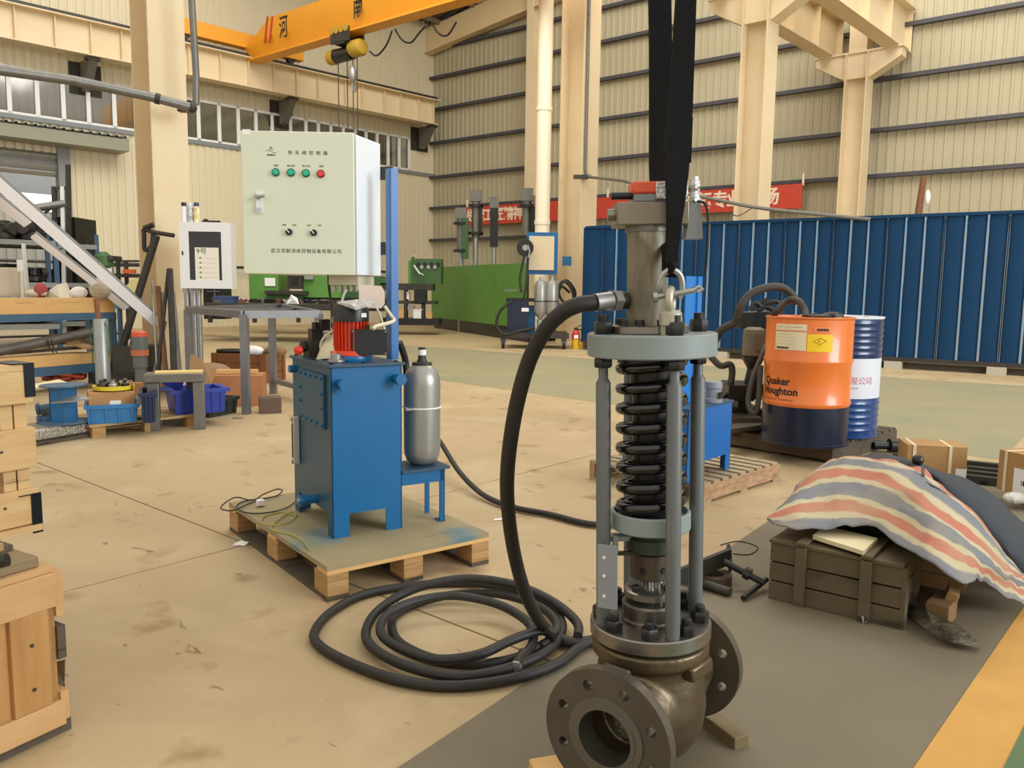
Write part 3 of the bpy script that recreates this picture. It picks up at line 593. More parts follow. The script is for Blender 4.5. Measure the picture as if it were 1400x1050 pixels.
part('valve_block', MB().cyl(L(Y(738, 437, Dt-.1)), L(Y(738, 450, Dt-.1)), .06, 10).box(L(Y(740, 450, Dt-.1)), (.2, .15, .1)), galv, t)
part('tank_label', TB(713, 723, 421, 426, Dt-.02, .01).bb(0, 0, 0, 0, 0, 0), paper, t)
part('control_lever', TB(690, 713, 396, 398, Dt-.2, .03), steelg, t)
for ps, r_ in ((((717, 350), (711, 380), (713, 400)), .025), (((722, 352), (720, 385), (716, 410)), .025), (((700, 412), (684, 425), (679, 445), (690, 457), (712, 452), (732, 448)), .03)): part('hose', MB().tube(catmull([L(Y(x, y, Dt-.25)) for x, y in ps], 5), r_), black, t)
hp = [(762, 400), (768, 385), (778, 390), (784, 405), (780, 418), (768, 410), (764, 395), (774, 383), (786, 398), (783, 412), (770, 424), (762, 412), (767, 392), (779, 400)]
tag(part('hose_bundle', MB().tube(catmull([Y(x, y, 16.5+.03*i) for i, (x, y) in enumerate(hp)], 5), .028), black), 'bundle of looped dark hoses hanging at the right of the trolley', 'hose')
for px, lab in ((787, 'left red and yellow fire extinguisher at the foot of the centre column'), (800, 'right red and yellow fire extinguisher at the foot of the centre column')):
    p = P(px, 477); k = p.y/1100
    e = thing('fire_extinguisher', lab, 'fire extinguisher', p); H = 26*k
    part('cylinder_lower', MB().lathe([(5*k, 0), (5.4*k, .02), (5.4*k, H*.5)], None, 16), mat('extinguisher_yellow', '#e0b41e', .4), e)
    part('cylinder_upper', MB().lathe([(5.4*k, H*.5), (5.4*k, H*.8), (3.5*k, H*.93), (1.5*k, H)], None, 16), mat('extinguisher_red', '#c5242a', .35), e)
    part('label', MB().add([(-3*k, -5.5*k, H*.56), (3*k, -5.5*k, H*.56), (3*k, -5.5*k, H*.74), (-3*k, -5.5*k, H*.74)], [(0, 1, 2, 3)]), paper, e, smooth=False)
    part('lever', MB().box((0, 0, H+.02), (.09, .03, .04)).beam((-.02, 0, H+.04), (.12, 0, H+.1), .02, .015), blackp, e); part('hose', MB().tube(catmull([(.02, 0, H), (.1, 0, H), (.12, 0, H*.7), (.1, 0, H*.4)], 4), .012), blackp, e)
# blue sign on the column and things beyond the partition
part('blue_sign', MB().bb(-.1, .1, -.012, 0, -.1, .1), mat('sign_blue', '#2a6f9c', .5), cc, M=cc.matrix_basis.inverted() @ Matrix.Translation(Y(775, 357, cc.location.y-.42)))
# ================================================================ THE VALVE IN THE FOREGROUND
VX, VY = .364, 1.93
brz = mat('cast_bronze_steel', '#5d5240', .38, .7, c2='#6f6049', scale=7, bump=.12, bscale=60, dirt=('#40382c', 6, .66))
mach = mat('machined_steel', '#86817a', .3, .85, c2='#938d84', scale=18)
fldg = mat('flange_steel', '#6b645a', .36, .75, c2='#7c7468', scale=9, bump=.04)
greyv = mat('valve_grey_paint', '#8d9796', .38, c2='#858f8e', scale=6)
pill = mat('pillar_grey_paint', '#5c5f5e', .42, c2='#676968', scale=5, stretch=(3, 3, .6), dirt=('#8b8f8c', 4, .66))
cylm = mat('scuffed_cylinder_steel', '#8f8874', .45, .25, c2='#655c49', scale=16, amt=.3, stretch=(1, 1, .25), dirt=('#c9c0a6', 14, .6), bump=.2)
vt = thing('control_valve', 'large flanged globe valve with a tall spring actuator standing in the foreground', 'valve', (VX, VY, 0), rot=(0, -.028, 0))
fa = radians(56); ax = Vector((cos(fa), sin(fa), 0)); zc = .19
def FM(off, flip=False):    # frame at distance off along the flow axis, z pointing outwards
    n = ax if off > 0 else -ax; up = Vector((0, 0, 1)); x = up.cross(n); M = Matrix((x, up, n)).transposed().to_4x4(); M.translation = Vector((0, 0, zc))+ax*off; return M
body = MB().lathe([(.001, .03), (.06, .035), (.105, .07), (.132, .12), (.14, .18), (.136, .24), (.128, .28), (.13, .30), (.146, .312), (.146, .346), (.05, .347), (.001, .347)], None, 40, False)
for s_ in (-1, 1): body.lathe([(.071, .215), (.092, .215), (.094, .185), (.104, .13), (.12, .06), (.10, .03), (.001, .03), (.001, .11), (.069, .118), (.071, .215)], Matrix.Translation((0, 0, zc)) @ FM(.001*s_).to_3x3().to_4x4(), 40, False)
o = part('valve_body', body, brz, vt)
md = o.modifiers.new('r', 'REMESH'); md.mode = 'VOXEL'; md.voxel_size = .0055; md.use_smooth_shade = True
md = o.modifiers.new('s', 'SMOOTH'); md.factor = .6; md.iterations = 6
for s_ in (-1, 1):
    M = FM(.215 if s_ > 0 else -.212)
    o = part('pipe_flange', MB().ring(.159, .07, 0, .028, M, 64), fldg, vt)
    cut = MB()
    for k in range(8):
        a = 2*pi*(k+.5)/8; cut.lathe([(.0125, -.02), (.0125, .05)], M @ Matrix.Translation((.121*cos(a), .121*sin(a), 0)), 16)
    bool_cut(o, cut)
    part('raised_face', MB().ring(.094, .07, .026, .033, M, 48).ring(.076, .066, -.03, .036, M, 48), mach, vt)
part('seat_cage', MB().sphere((0, 0, 0), .05, 18, (1, 1, .6)), mat('wet_casting', '#4a4a38', .22, .5, c2='#7d7e62', scale=70, amt=.25, bump=.8, bscale=120), vt, M=FM(-.135) @ Matrix.Translation((.012, -.01, 0)))
part('cast_pad', MB().box((.10, -.092, .298), (.09, .03, .035), radians(45)), brz, vt, bevel=.006); part('cast_pad', MB().box((-.09, -.10, .30), (.07, .03, .03), radians(-42)), brz, vt, bevel=.006)
o = part('bonnet_plate', MB().lathe([(.145, .353), (.149, .356), (.149, .386), (.146, .389), (.05, .389)], None, 64), mach, vt)
part('gasket', MB().cyl((0, 0, .345), (0, 0, .354), .135, 48), blackp, vt)
for k in range(8):
    a = radians(-100+45*k); x, y = .121*cos(a), .121*sin(a)
    n_ = part('bonnet_nut', MB().hexn((x, y, .389), .0225, .026, rot=a), blackp, vt)
    part('bonnet_stud', MB().lathe([(.0125, .41), (.0125, .426), (.009, .430)], Matrix.Translation((x, y, 0)), 14), blackp, n_)
part('stuffing_box', MB().lathe([(.074, .389), (.074, .395), (.07, .40), (.07, .432), (.066, .437), (.02, .437)], None, 40), fldg, vt)
part('gland_flange', MB().lathe([(.062, .45), (.065, .452), (.065, .466), (.062, .468), (.01, .468)], None, 40), mach, vt)
for a in (-150, -30, 90): part('gland_nut', MB().hexn((.045*cos(radians(a)), .045*sin(radians(a)), .467), .011, .014), blackp, vt)
part('valve_stem', MB().cyl((.0, 0, .43), (0, 0, .52), .013, 16).cyl((.022, -.01, .43), (.022, -.01, .5), .008, 12), chrome, vt)
part('coupling_block', MB().lathe([(.046, .497), (.05, .50), (.05, .56), (.046, .563)], None, 32), mat('brown_steel', '#4e443a', .4, .6, c2='#63564a', scale=12), vt)
for a in (-120, -60): part('coupling_bolt', MB().cyl((.044*cos(radians(a)), .044*sin(radians(a)), .525), (.054*cos(radians(a)), .054*sin(radians(a)), .525), .008, 8), blackp, vt)
part('lock_nut', MB().lathe([(.058, .566), (.062, .57), (.062, .60), (.055, .606), (.055, .625)], None, 32), mat('dark_green_paint', '#2c352d', .4), vt)
part('travel_pointer', MB().box((-.07, -.03, .566), (.09, .012, .008)), dsteel, vt)
part('spring_plate', MB().lathe([(.05, .622), (.094, .622), (.097, .625), (.097, .664), (.094, .667), (.089, .667), (.089, .65), (.05, .65)], None, 64), greyv, vt)
# coil spring
sp = MB(); pts = []; T = 8.3; n_ = int(T*28)
for i in range(n_+1):
    u = i/n_*T; a = 2*pi*u+1.2; z = .662 + (.4*(u/T) if True else 0); pts.append((.0735*cos(a), .0735*sin(a), z))
part('coil_spring', sp.tube(pts, .0142, 10), mat('glossy_black_paint', '#0c0b0c', .16, coat=.5), vt)
part('spring_guide', MB().lathe([(.046, .65), (.046, .98), (.052, .98), (.052, 1.045)], None, 32), mat('dark_guide_tube', '#2b2826', .3, .5), vt)
part('piston_rod', MB().cyl((0, 0, .97), (0, 0, 1.05), .047, 32), chrome, vt)
part('spring_seat', MB().cyl((0, 0, 1.03), (0, 0, 1.05), .082, 40), blackp, vt)
part('top_plate', MB().lathe([(.151, 1.047), (.154, 1.05), (.154, 1.098), (.151, 1.101), (.03, 1.101)], None, 64), greyv, vt)
for ang in (195, 285, 15, 105):
    a = radians(ang); x, y = .124*cos(a), .124*sin(a); T_ = Matrix.Translation((x, y, 0))
    p_ = part('pillar', MB().lathe([(.0165, .386), (.0178, .40), (.0178, .985), (.0135, .993), (.0115, .996), (.0115, 1.05)], T_, 24), pill, vt)
    part('lock_nut', MB().hexn((x, y, 1.022), .0225, .024, rot=a), blackp, p_)
    tn = part('top_nut', MB().hexn((x, y, 1.101), .0225, .030, rot=a+.4), blackp, vt); part('stud_end', MB().cyl((x, y, 1.13), (x, y, 1.146), .0125, 14), blackp, tn)
part('cylinder_flange', MB().lathe([(.092, 1.101), (.095, 1.103), (.095, 1.118), (.092, 1.12), (.03, 1.12)], Matrix.Translation((-.008, 0, 0)), 48), mach, vt)
for ang in (-150, -115, -75, -35, 0, 40, 90, 150):
    a = radians(ang); part('cap_screw', MB().cyl((-.008+.074*cos(a), .074*sin(a), 1.12), (-.008+.074*cos(a), .074*sin(a), 1.134), .0115, 12), blackp, vt)
part('hydraulic_cylinder', MB().lathe([(.047, 1.12), (.047, 1.35), (.02, 1.35)], Matrix.Translation((-.012, 0, 0)), 40), cylm, vt)
part('cylinder_collar', MB().cyl((-.012, 0, 1.338), (-.012, 0, 1.352), .052, 32), steelg, vt)
part('top_block', MB().box((-.008, 0, 1.377), (.165, .12, .052)), mat('brown_grey_steel', '#8a8070', .4, .5, c2='#7a7062', scale=10), vt, bevel=.003)
part('block_plug', MB().cyl((-.09, -.02, 1.377), (-.108, -.02, 1.377), .014, 12), mach, vt)
part('position_sensor', MB().box((.0, -.01, 1.413), (.1, .075, .02)), greyp, vt, bevel=.004)
part('sensor_cover', MB().box((-.002, -.01, 1.436), (.105, .08, .028)), mat('orange_cover', '#d8502c', .35), vt, bevel=.005)
part('sensor_film', MB().box((.02, -.054, 1.428), (.045, .01, .04)).box((.062, -.03, 1.43), (.022, .05, .045)), mat('plastic_film', '#c9c6c4', .1, .6, bump=.9, bscale=120), vt, bevel=.004)
part('sensor_plug', MB().cyl((-.1, -.02, 1.421), (-.05, -.02, 1.421), .009, 10), blackp, vt)
jb_ = part('junction_box', MB().add([(.075, -.02, 1.32), (.115, -.02, 1.32), (.115, .03, 1.32), (.075, .03, 1.32), (.085, -.02, 1.40), (.11, -.02, 1.40), (.11, .03, 1.40), (.085, .03, 1.40)], [(0, 3, 2, 1), (4, 5, 6, 7), (0, 1, 5, 4), (1, 2, 6, 5), (2, 3, 7, 6), (3, 0, 4, 7)]), greyp, vt)
part('foil_wrap', MB().lathe([(.008, 0), (.014, .02), (.01, .04), (.015, .055), (.008, .075)], Matrix.Translation((.1, 0, 1.39)), 7), mat('crinkled_foil', '#d8d8d6', .15, .9, bump=1, bscale=90), vt, smooth=False)
part('sensor_cable', MB().tube(catmull([(.1, -.02, 1.405), (.117, -.025, 1.40), (.124, -.03, 1.37), (.124, -.03, 1.32), (.122, -.03, 1.27), (.119, -.03, 1.235)], 5), .0035, 6), blackp, vt)
# guard plates beside the stem
gp = mat('plate_grey_paint', '#8b9093', .4)
for (xx, yy, z0_, z1_, w_, r_) in ((-.138, -.075, .45, .605, .048, 1.05), (-.052, .02, .43, .59, .04, 1.05)):
    M = Matrix.Translation((xx, yy, 0)) @ Matrix.Rotation(r_-1.5, 4, 'Z')
    g = part('guard_plate', MB().bb(-.0, w_, -.003, .003, z0_, z1_), gp, vt, M=M)
    for z in (z0_+.03, z0_+.08, z1_-.03): part('plate_screw', MB().cyl((w_*.35, -.0055, z), (w_*.35, -.003, z), .004, 8), white, g)
part('guard_bracket', MB().box((-.075, -.01, .60), (.1, .03, .012)).box((-.09, -.02, .59), (.012, .03, .04)), gp, vt)
L = local(vt)
# eye bolt on the plate, shackle and sling
eb = part('eye_bolt', MB().lathe([(.022, 1.122), (.026, 1.124), (.026, 1.15), (.02, 1.157)], Matrix.Translation((.024, -.106, 0)), 20).cyl((.024, -.106, 1.101), (.024, -.106, 1.124), .022, 6), mat('pale_forged_steel', '#b6b1a0', .45, .5), vt)
ring_pts = [(.024+.021*cos(a)*.35, -.106+.021*cos(a)*.93, 1.178+.025*sin(a)) for a in [2*pi*k/20 for k in range(20)]]
part('eye_ring', MB().tube(ring_pts, .0095, 10, True), mat('pale_forged_steel', ''), eb)
sw = vt.matrix_world @ Vector((.024, -.106, 1.19))
sh = thing('shackle', 'galvanised bow shackle joining the valve eye bolt to the black sling', 'shackle', sw)
bow = [(-.028, .01, -.006), (-.033, .004, .02), (-.024, 0, .05), (0, -.004, .063), (.024, 0, .05), (.033, .004, .02), (.026, .008, -.006)]
part('bow', MB().tube(catmull([(x*.8-.0, y, z*.9) for x, y, z in bow], 5), [.0075]*31 if False else .0075, 10), galv, sh)
part('shackle_pin', MB().cyl((-.034, 0, -.004), (.05, .0, .012), .007, 12), galv, sh)
part('pin_ear', MB().tube([(.05, 0, .012), (.062, 0, .02), (.07, 0, .016), (.06, 0, .008)], .006, 8).cyl((-.04, 0, -.005), (-.03, 0, -.003), .013, 10), galv, sh)
slm = mat('black_webbing', '#0b0a0a', .85, spec=.2, c2='#141211', scale=30, bump=.2, bscale=200)
SY = sw.y+.005
sl = thing('lifting_sling', 'wide black webbing sling rising from the shackle out of the top of the picture', 'sling', sw)
def ribbon(cl, th=.006):
    mb = MB(); vs = []
    for (x, y, z, w, tw) in cl:
        d = Vector((cos(tw), sin(tw), 0))*w/2; nn = Vector((-sin(tw), cos(tw), 0))*th
        for q in (Vector((x, y, z))-d-nn, Vector((x, y, z))+d-nn, Vector((x, y, z))+d+nn, Vector((x, y, z))-d+nn): vs.append(q)
    n = len(cl); fs = [(0, 1, 2, 3), (4*n-1, 4*n-2, 4*n-3, 4*n-4)]
    for i in range(n-1):
        for k in range(4): j = (k+1) % 4; fs.append((4*i+k, 4*i+j, 4*i+4+j, 4*i+4+k))
    return mb.add(vs, fs)
def rw(px0, px1, py, yy=0):   # width and centre of the sling at a picture row
    a, b = Y(px0, py, SY+yy), Y(px1, py, SY+yy); a, b = a-sw, b-sw; return (a.x+b.x)/2, a.z, (b.x-a.x)
def strand(rows, yy, lift, th=.006):
    cl = []
    for r in rows: q = r[3] if len(r) > 3 else yy; x, z, w_ = rw(r[0], r[1], r[2], q); cl.append((x, q, z, w_, .15))
    x, y, z, w_, t_ = cl[-1]; cl.append((x+lift, y, z+1.2, w_, t_)); return ribbon(cl, th)
part('sling_strand', strand(((905, 924, 379, .004), (905, 925, 365, .012), (905, 925, 345, .05), (900, 923, 315, .13), (889, 920, 280, .17), (887, 919, 230, .18), (887, 918, 150, .18), (887, 918, 60, .18), (886, 917, 0, .18), (885, 916, -80, .18)), .0, -.02), slm, sl)
part('sling_strand', strand(((906, 926, 378, .012), (909, 926, 345, .02), (911, 930, 310, .02), (911, 935, 280, .02), (909, 940, 240, .03), (908, 943, 200, .04), (913, 946, 150, .05), (919, 949, 60, .05), (923, 951, 0, .05), (926, 953, -80, .05)), .03, .06), slm, sl)
part('sling_strand', strand(((904, 925, 376), (903, 930, 340), (897, 936, 290), (892, 938, 240), (893, 938, 180), (896, 932, 110), (900, 924, 70)), .05, 0.0) if False else MB().tube([( -.005, -.006, .05), (.0, -.012, .066), (.008, 0, .07), (.004, .03, .05)], .008, 8), slm, sl)
part('sewn_patch', ribbon([(rw(905, 944, 222, .05)[0], .05, rw(905, 944, 222, .05)[1], .066, .12), (rw(910, 946, 160, .06)[0], .06, rw(910, 946, 160, .06)[1], .062, .12)], .004), slm, sl)
# fitting and hoses
def hose(name, pts, r, lab, n=8, seg=14, ends=()):
    c = catmull(pts, n); o = thing(name, lab, 'hose', c[0]); L = local(o)
    part('hose_tube', MB().tube([L(p) for p in c], r, seg), black, o); return o, L
Vf = vt.matrix_world @ Vector((-.055, -.01, 1.167)); fy = Vf.y
rubber_pts = [Y(812, 414, fy-.03), Y(790, 417, fy-.04), Y(768, 428, fy-.03), Y(745, 452, fy), Y(722, 497, fy+.04), Y(704, 565, fy+.08), Y(694, 640, fy+.14), Y(695, 700, fy+.2), Y(705, 765, fy+.3), Y(722, 820, fy+.38), P(748, 862, .05), P(778, 878, .025), P(815, 875, .022), P(850, 862, .022)]
h1, L = hose('hydraulic_hose', rubber_pts, .0195, 'thick black hose arching from the valve cylinder down to the floor', 8)
part('crimp_ferrule', MB().cyl(L(Y(814, 414, fy-.03)), L(Y(836, 411, fy-.015)), .0215, 16), galv, h1)
part('swivel_nut', MB().cyl(L(Y(836, 411, fy-.015)), L(Y(846, 411, fy-.005)), .027, 6), galv, h1); part('adapter', MB().cyl(L(Y(846, 411, fy-.005)), L(Y(858, 411, fy+.005)), .02, 16), dsteel, h1)
h2, L = hose('hydraulic_hose', [Y(546, 468, 3.75), Y(554, 492, 3.8), Y(562, 540, 3.95), P(590, 590, .28), P(603, 606, .2), P(628, 645, .08), P(660, 676, .03), P(700, 693, .022), P(750, 703, .02), P(812, 717, .02), P(870, 712, .02)], .016, 'black hose leaving the power unit and lying across the floor behind the valve')
# coiled hose on the floor, turns stacked
def ell(cx, cy, rx, ry, a0, a1, n, z, dz=0, sh=0):
    out = []
    for i in range(n):
        a = radians(a0+(a1-a0)*i/(n-1)); out.append(P(cx+rx*cos(a)+sh*i/n, cy-ry*sin(a), z+dz*i/(n-1)))
    return out
t1 = [P(850, 862, .02), P(800, 880, .02), P(760, 908, .02), P(700, 928, .02), P(620, 938, .018), P(545, 930, .018), P(475, 905, .018), P(434, 880, .018), P(432, 860, .018), P(455, 835, .018), P(500, 812, .018), P(570, 800, .018), P(640, 797, .02), P(705, 806, .03), P(750, 826, .03), P(768, 850, .03), P(764, 872, .03), P(740, 895, .03), P(690, 915, .03), P(625, 925, .03), P(560, 912, .03), P(515, 890, .03), P(500, 868, .03), P(512, 840, .035), P(545, 815, .06), P(590, 798, .09), P(645, 791, .1), P(705, 800, .09), P(755, 822, .07), P(788, 850, .05), P(790, 870, .045)]
hc, L = hose('hose_coil', t1, .0165, 'coiled thick black hose lying in wide loops on the floor left of the valve', 7, 12)
t2 = [P(760, 870, .06), P(740, 862, .07), P(700, 875, .065), P(655, 895, .06), P(600, 902, .045), P(555, 890, .04), P(522, 868, .05), P(525, 845, .06), P(550, 828, .075), P(590, 817, .08), P(630, 815, .08), P(680, 826, .06), P(715, 845, .05), P(728, 862, .045), P(728, 880, .04), P(716, 898, .035), P(709, 905, .035)]
part('inner_loop', MB().tube([L(p) for p in catmull(t2, 7)], .016, 12), black, hc)
t3 = [P(745, 880, .03), P(705, 900, .02), P(650, 908, .018), P(590, 900, .018), P(548, 880, .018), P(536, 860, .018), P(540, 842, .018), P(570, 825, .02), P(620, 813, .03), P(680, 812, .05), P(735, 828, .05), P(760, 850, .05), P(757, 868, .045), P(740, 885, .03)]
part('inner_loop', MB().tube([L(p) for p in catmull(t3, 7)], .016, 12), black, hc)
e1_, e2_ = L(P(716, 893, .035)), L(P(706, 911, .034))
part('end_ferrule', MB().cyl(e1_, e2_, .018, 16), dsteel, hc); part('end_fitting', MB().cyl(e2_, e2_+(e2_-e1_).normalized()*.012, .02, 6).cyl(e2_, e2_+(e2_-e1_).normalized()*.014, .012, 12), galv, hc)
# timbers under the valve
def plank(name, a, b, w_, h_, lab, m=woody, z=0):
    A, B = P(*a, z), P(*b, z); o = part(name, MB().bb(0, (B-A).length, 0, w_, 0, h_), m, None, A, head(A, B), bevel=.003); return tag(o, lab, 'timber')
plank('timber_block', (955, 990), (1004, 1027), .05, .035, 'short timber under the right side of the foreground valve', mat('oily_timber', '#7a6a4c', .7, c2='#675738', scale=5, bump=.1))
o = part('timber_block', MB().box((0, 0, .02), (.09, .07, .045), .3), woody, None, P(752, 1066, 0), bevel=.004); tag(o, 'light timber wedge under the near flange of the foreground valve', 'timber')

# ================================================================ TOOLS ON THE FLOOR BEHIND THE VALVE
A, B = P(925, 805, .05), P(1000, 760, .09)
t = thing('pipe_tripod_tool', 'dark steel bracket arm with a T-shaped bar lying on the floor between valve and chest', 'tool', P(960, 800)); L = local(t)
part('bracket_arm', MB().beam(L(P(920, 792, .06)), L(P(998, 760, .1)), .02, .065), dsteel, t); part('end_plate', MB().beam(L(P(995, 748, .12)), L(P(999, 778, .05)), .012, .05), dsteel, t)
part('spindle', MB().cyl(L(P(990, 768, .1)), L(P(1044, 797, .04)), .014, 10), blackp, t); part('cross_bar', MB().cyl(L(P(1016, 818, .015)), L(P(1048, 792, .04)), .011, 10), blackp, t)
part('spindle_nut', MB().cyl(L(P(1018, 782, .07)), L(P(1026, 786, .063)), .026, 6), blackp, t); part('round_bar', MB().cyl(L(P(925, 785, .03)), L(P(998, 810, .02)), .019, 12), dsteel, t)
t = part('steel_ring', MB().ring(.075, .042, 0, .045, None, 36), mat('rusty_steel', '#5e4c3c', .5, .5), None, P(975, 798)); tag(t, 'thick rusty steel ring lying on the floor behind the valve', 'ring')
tag(part('wire_loop', MB().tube(catmull([P(985, 745, .005), P(1010, 740, .005), P(1036, 748, .005), P(1025, 758, .005), P(1002, 757, .005)], 5), .0025, 6), blackp), 'thin black wire loop on the floor above the T-bar tool', 'wire')
tag(part('paper_scrap', MB().add([(0, 0, .002), (.05, .01, .004), (.06, .03, .008), (.01, .03, .003)], [(0, 1, 2, 3)]), paper, None, P(674, 712), smooth=False), 'small white scrap on the floor beside the upright hose', 'paper')
tag(part('paper_scrap', MB().add([(0, 0, .002), (.06, -.01, .004), (.07, .02, .012), (.03, .03, .016), (0, .025, .003)], [(0, 1, 2, 3, 4)]), paper, None, P(318, 746), smooth=False), 'crumpled white scrap beside the left corner of the near pallet', 'paper')
# ================================================================ POWER UNIT ON ITS PALLET
N0 = P(447, 775, .14); rp = radians(37.5)
pl = thing('pallet', 'wooden pallet with paint-stained plywood deck carrying the blue power unit', 'pallet', (N0.x, N0.y, 0), rp)
ply = mat('stained_plywood', '#a5936c', .75, c2='#8f8667', scale=3, bump=.06, dirt=('#5f7a80', 2.6, .60)); W_, D_ = .76, 1.13
part('deck_board', MB().bb(0, W_, 0, D_, .12, .14), ply, pl); part('edge_board', MB().bb(0, W_, -.002, .09, .105, .12), woody, pl); part('edge_board', MB().bb(0, W_, D_-.09, D_, .105, .12), woody, pl); part('edge_board', MB().bb(0, W_, D_/2-.045, D_/2+.045, .105, .12), woody, pl)
lamw = mat('laminated_block', '#bd9663', .75, c2='#94703f', scale=5, stretch=(1, 1, 22), amt=.3)
for x in (0, W_/2-.045, W_-.09):
    for y in (0, D_/2-.06, D_-.12): part('pallet_block', MB().bb(x, x+.09, y, y+.12, .018, .105), lamw, pl, bevel=.002)
    part('bottom_board', MB().bb(x, x+.09, 0, D_, 0, .018), woodd, pl)
part('stencil_mark', MB(), ply, pl) if False else None
text('— — ——', .03, mat('stencil_ink', '#6f6650', .8), pl, fm((.56, .10, .1405), (1, 0, 0), (0, 1, 0)), name='stencil')
# --- unit
T0 = P(455, 737, .14); ut = radians(32)
U = thing('hydraulic_power_unit', 'blue hydraulic power unit with orange motor and silver accumulator on the near pallet', 'power unit', T0, ut)
w_, d_, h_ = .318, .52, .727
def legged(wd, hh, leg, cut):   # outline in xz with a leg cut-out
    return [(0, 0), (leg, 0), (leg, cut), (wd-leg, cut), (wd-leg, 0), (wd, 0), (wd, hh), (0, hh)]
RX = Matrix.Rotation(pi/2, 4, 'X')
unitl = unitb
part('front_panel', MB().prism(legged(w_, h_, .075, .1), -.006, 0, RX), unitb, U)
part('back_panel', MB().prism(legged(w_, h_, .075, .1), -.006, 0, Matrix.Translation((0, d_, 0)) @ RX), unitb, U)
MS = Matrix(((0, 0, 1, 0), (1, 0, 0, 0), (0, 1, 0, 0), (0, 0, 0, 1)))
part('side_panel', MB().prism(legged(d_, h_, .06, .1), 0, .006, MS), mat('unit_blue_shaded_side', '#235068', .4, c2='#264a5e', scale=2), U)  # left side and its cover: shade painted in as a greyer, darker blue
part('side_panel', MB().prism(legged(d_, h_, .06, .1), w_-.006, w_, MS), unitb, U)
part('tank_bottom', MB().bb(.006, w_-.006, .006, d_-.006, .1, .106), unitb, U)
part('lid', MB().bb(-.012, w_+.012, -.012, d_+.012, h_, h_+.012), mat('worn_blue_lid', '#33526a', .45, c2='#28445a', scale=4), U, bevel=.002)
cv = part('inspection_cover', MB().bb(-.014, 0, .06, .38, .46, .69), mat('unit_blue_shaded_side', ''), U, bevel=.002)
for y in (.075, .15, .22, .29, .365):
    for z in (.475, .675): part('cover_bolt', MB().cyl((-.022, y, z), (-.014, y, z), .007, 6), unitb, cv)
for y in (.075, .365):
    for z in (.55, .61): part('cover_bolt', MB().cyl((-.022, y, z), (-.014, y, z), .007, 6), unitb, cv)
lg = part('level_gauge', MB().bb(-.03, -.002, .43, .465, .24, .46), mat('gauge_grey', '#b5b5ad', .4), U, bevel=.003)
part('gauge_window', MB().bb(-.032, -.029, .439, .456, .27, .43), blackp, lg)
for z in (.25, .45): part('gauge_nut', MB().cyl((-.036, .4475, z), (-.03, .4475, z), .009, 6), galv, lg)
for (x, z) in ((.04, .66), (.29, .67)): 
    b = part('lifting_lug', MB().cyl((x, -.006, z), (x, -.045, z), .02, 16), unitb, U); part('lug_cap', MB().cyl((x, -.045, z), (x, -.062, z), .027, 6), unitb, b)
part('lifting_lug', MB().cyl((-.0, .48, .68), (-.03, .48, .68), .018, 14), unitb, U)
part('drain_valve', MB().cyl((0, .2, .13), (-.06, .2, .13), .02, 14).cyl((-.06, .2, .13), (-.08, .2, .13), .026, 14), unitb, U)
part('drain_plug', MB().cyl((-.08, .2, .13), (-.088, .2, .13), .014, 6), galv, U)
# motor
mcx, mcy, mz = .155, .17, h_+.012
orange = mat('motor_orange', '#d63e18', .35)
M_ = Matrix.Translation((mcx, mcy, mz))
mo = part('motor_base', MB().lathe([(.088, 0), (.09, .004), (.09, .02), (.088, .024)], M_, 32), unitb, U)
fins = MB().lathe([(.064, .02), (.064, .17)], M_, 32).lathe([(.078, .02), (.082, .026), (.075, .045), (.066, .05)], M_, 32)
for k in range(28): a = 2*pi*k/28; fins.box((mcx+.069*cos(a), mcy+.069*sin(a), mz+.11), (.016, .004, .125), a)
part('motor_body', fins, orange, U)
cap_ = part('fan_cover', MB().lathe([(.074, .17), (.077, .172), (.077, .215), (.07, .238), (.05, .245), (.01, .246)], M_, 32), blackp, U)
part('rating_plate', MB().bb(-.015, .015, -.001, 0, -.009, .009), paper, cap_, M=Matrix.Translation((mcx+.03, mcy-.0725, mz+.2)) @ Matrix.Rotation(radians(22), 4, 'Z'))
tb = part('terminal_box', MB().bb(-.08, .08, -.028, .0, -.055, .055), mat('charcoal_box', '#2b2d31', .5), U, M=Matrix.Translation((mcx+.055, mcy-.085, mz+.085)) @ Matrix.Rotation(radians(-34), 4, 'Z'), bevel=.002)
for x in (-.072, .072):
    for z in (-.047, .047): part('box_screw', MB().cyl((x, -.031, z), (x, -.028, z), .004, 8), galv, tb)
part('cable_gland', MB().cyl((-.01, -.014, .055), (-.01, -.014, .075), .01, 10), blackp, tb)
part('valve_manifold', MB().box((.07, .40, h_+.05), (.09, .09, .08)).cyl((.02, .40, h_+.06), (.0, .40, h_+.06), .025, 12), dsteel, U, bevel=.003)
part('solenoid_valve', MB().box((.07, .40, h_+.115), (.05, .06, .05)).cyl((.07, .40, h_+.13), (.07, .40, h_+.17), .016, 12).box((.1, .36, h_+.16), (.04, .04, .05)), blackp, U)
part('handle_stem', MB().cyl((.03, .37, h_+.06), (-.03, .31, h_+.055), .005, 8), dsteel, U); part('red_knob', MB().sphere((-.04, .30, h_+.052), .021, 14), mat('knob_red', '#d92f22', .3), U)
part('breather_cap', MB().lathe([(.034, 0), (.038, .004), (.038, .012), (.022, .016), (.022, .034), (.018, .038)], Matrix.Translation((.06, .10, h_+.012)), 20), galv, U)
for k, (x, y) in enumerate(((.01, .02), (.3, .02), (.01, .5), (.15, .02), (.01, .25), (.3, .3))): part('lid_bolt', MB().hexn((x, y, h_+.012), .008, .008), blackp, U)
tube_m = mat('pale_plastic_tube', '#d9d2b4', .5)
L = local(U)
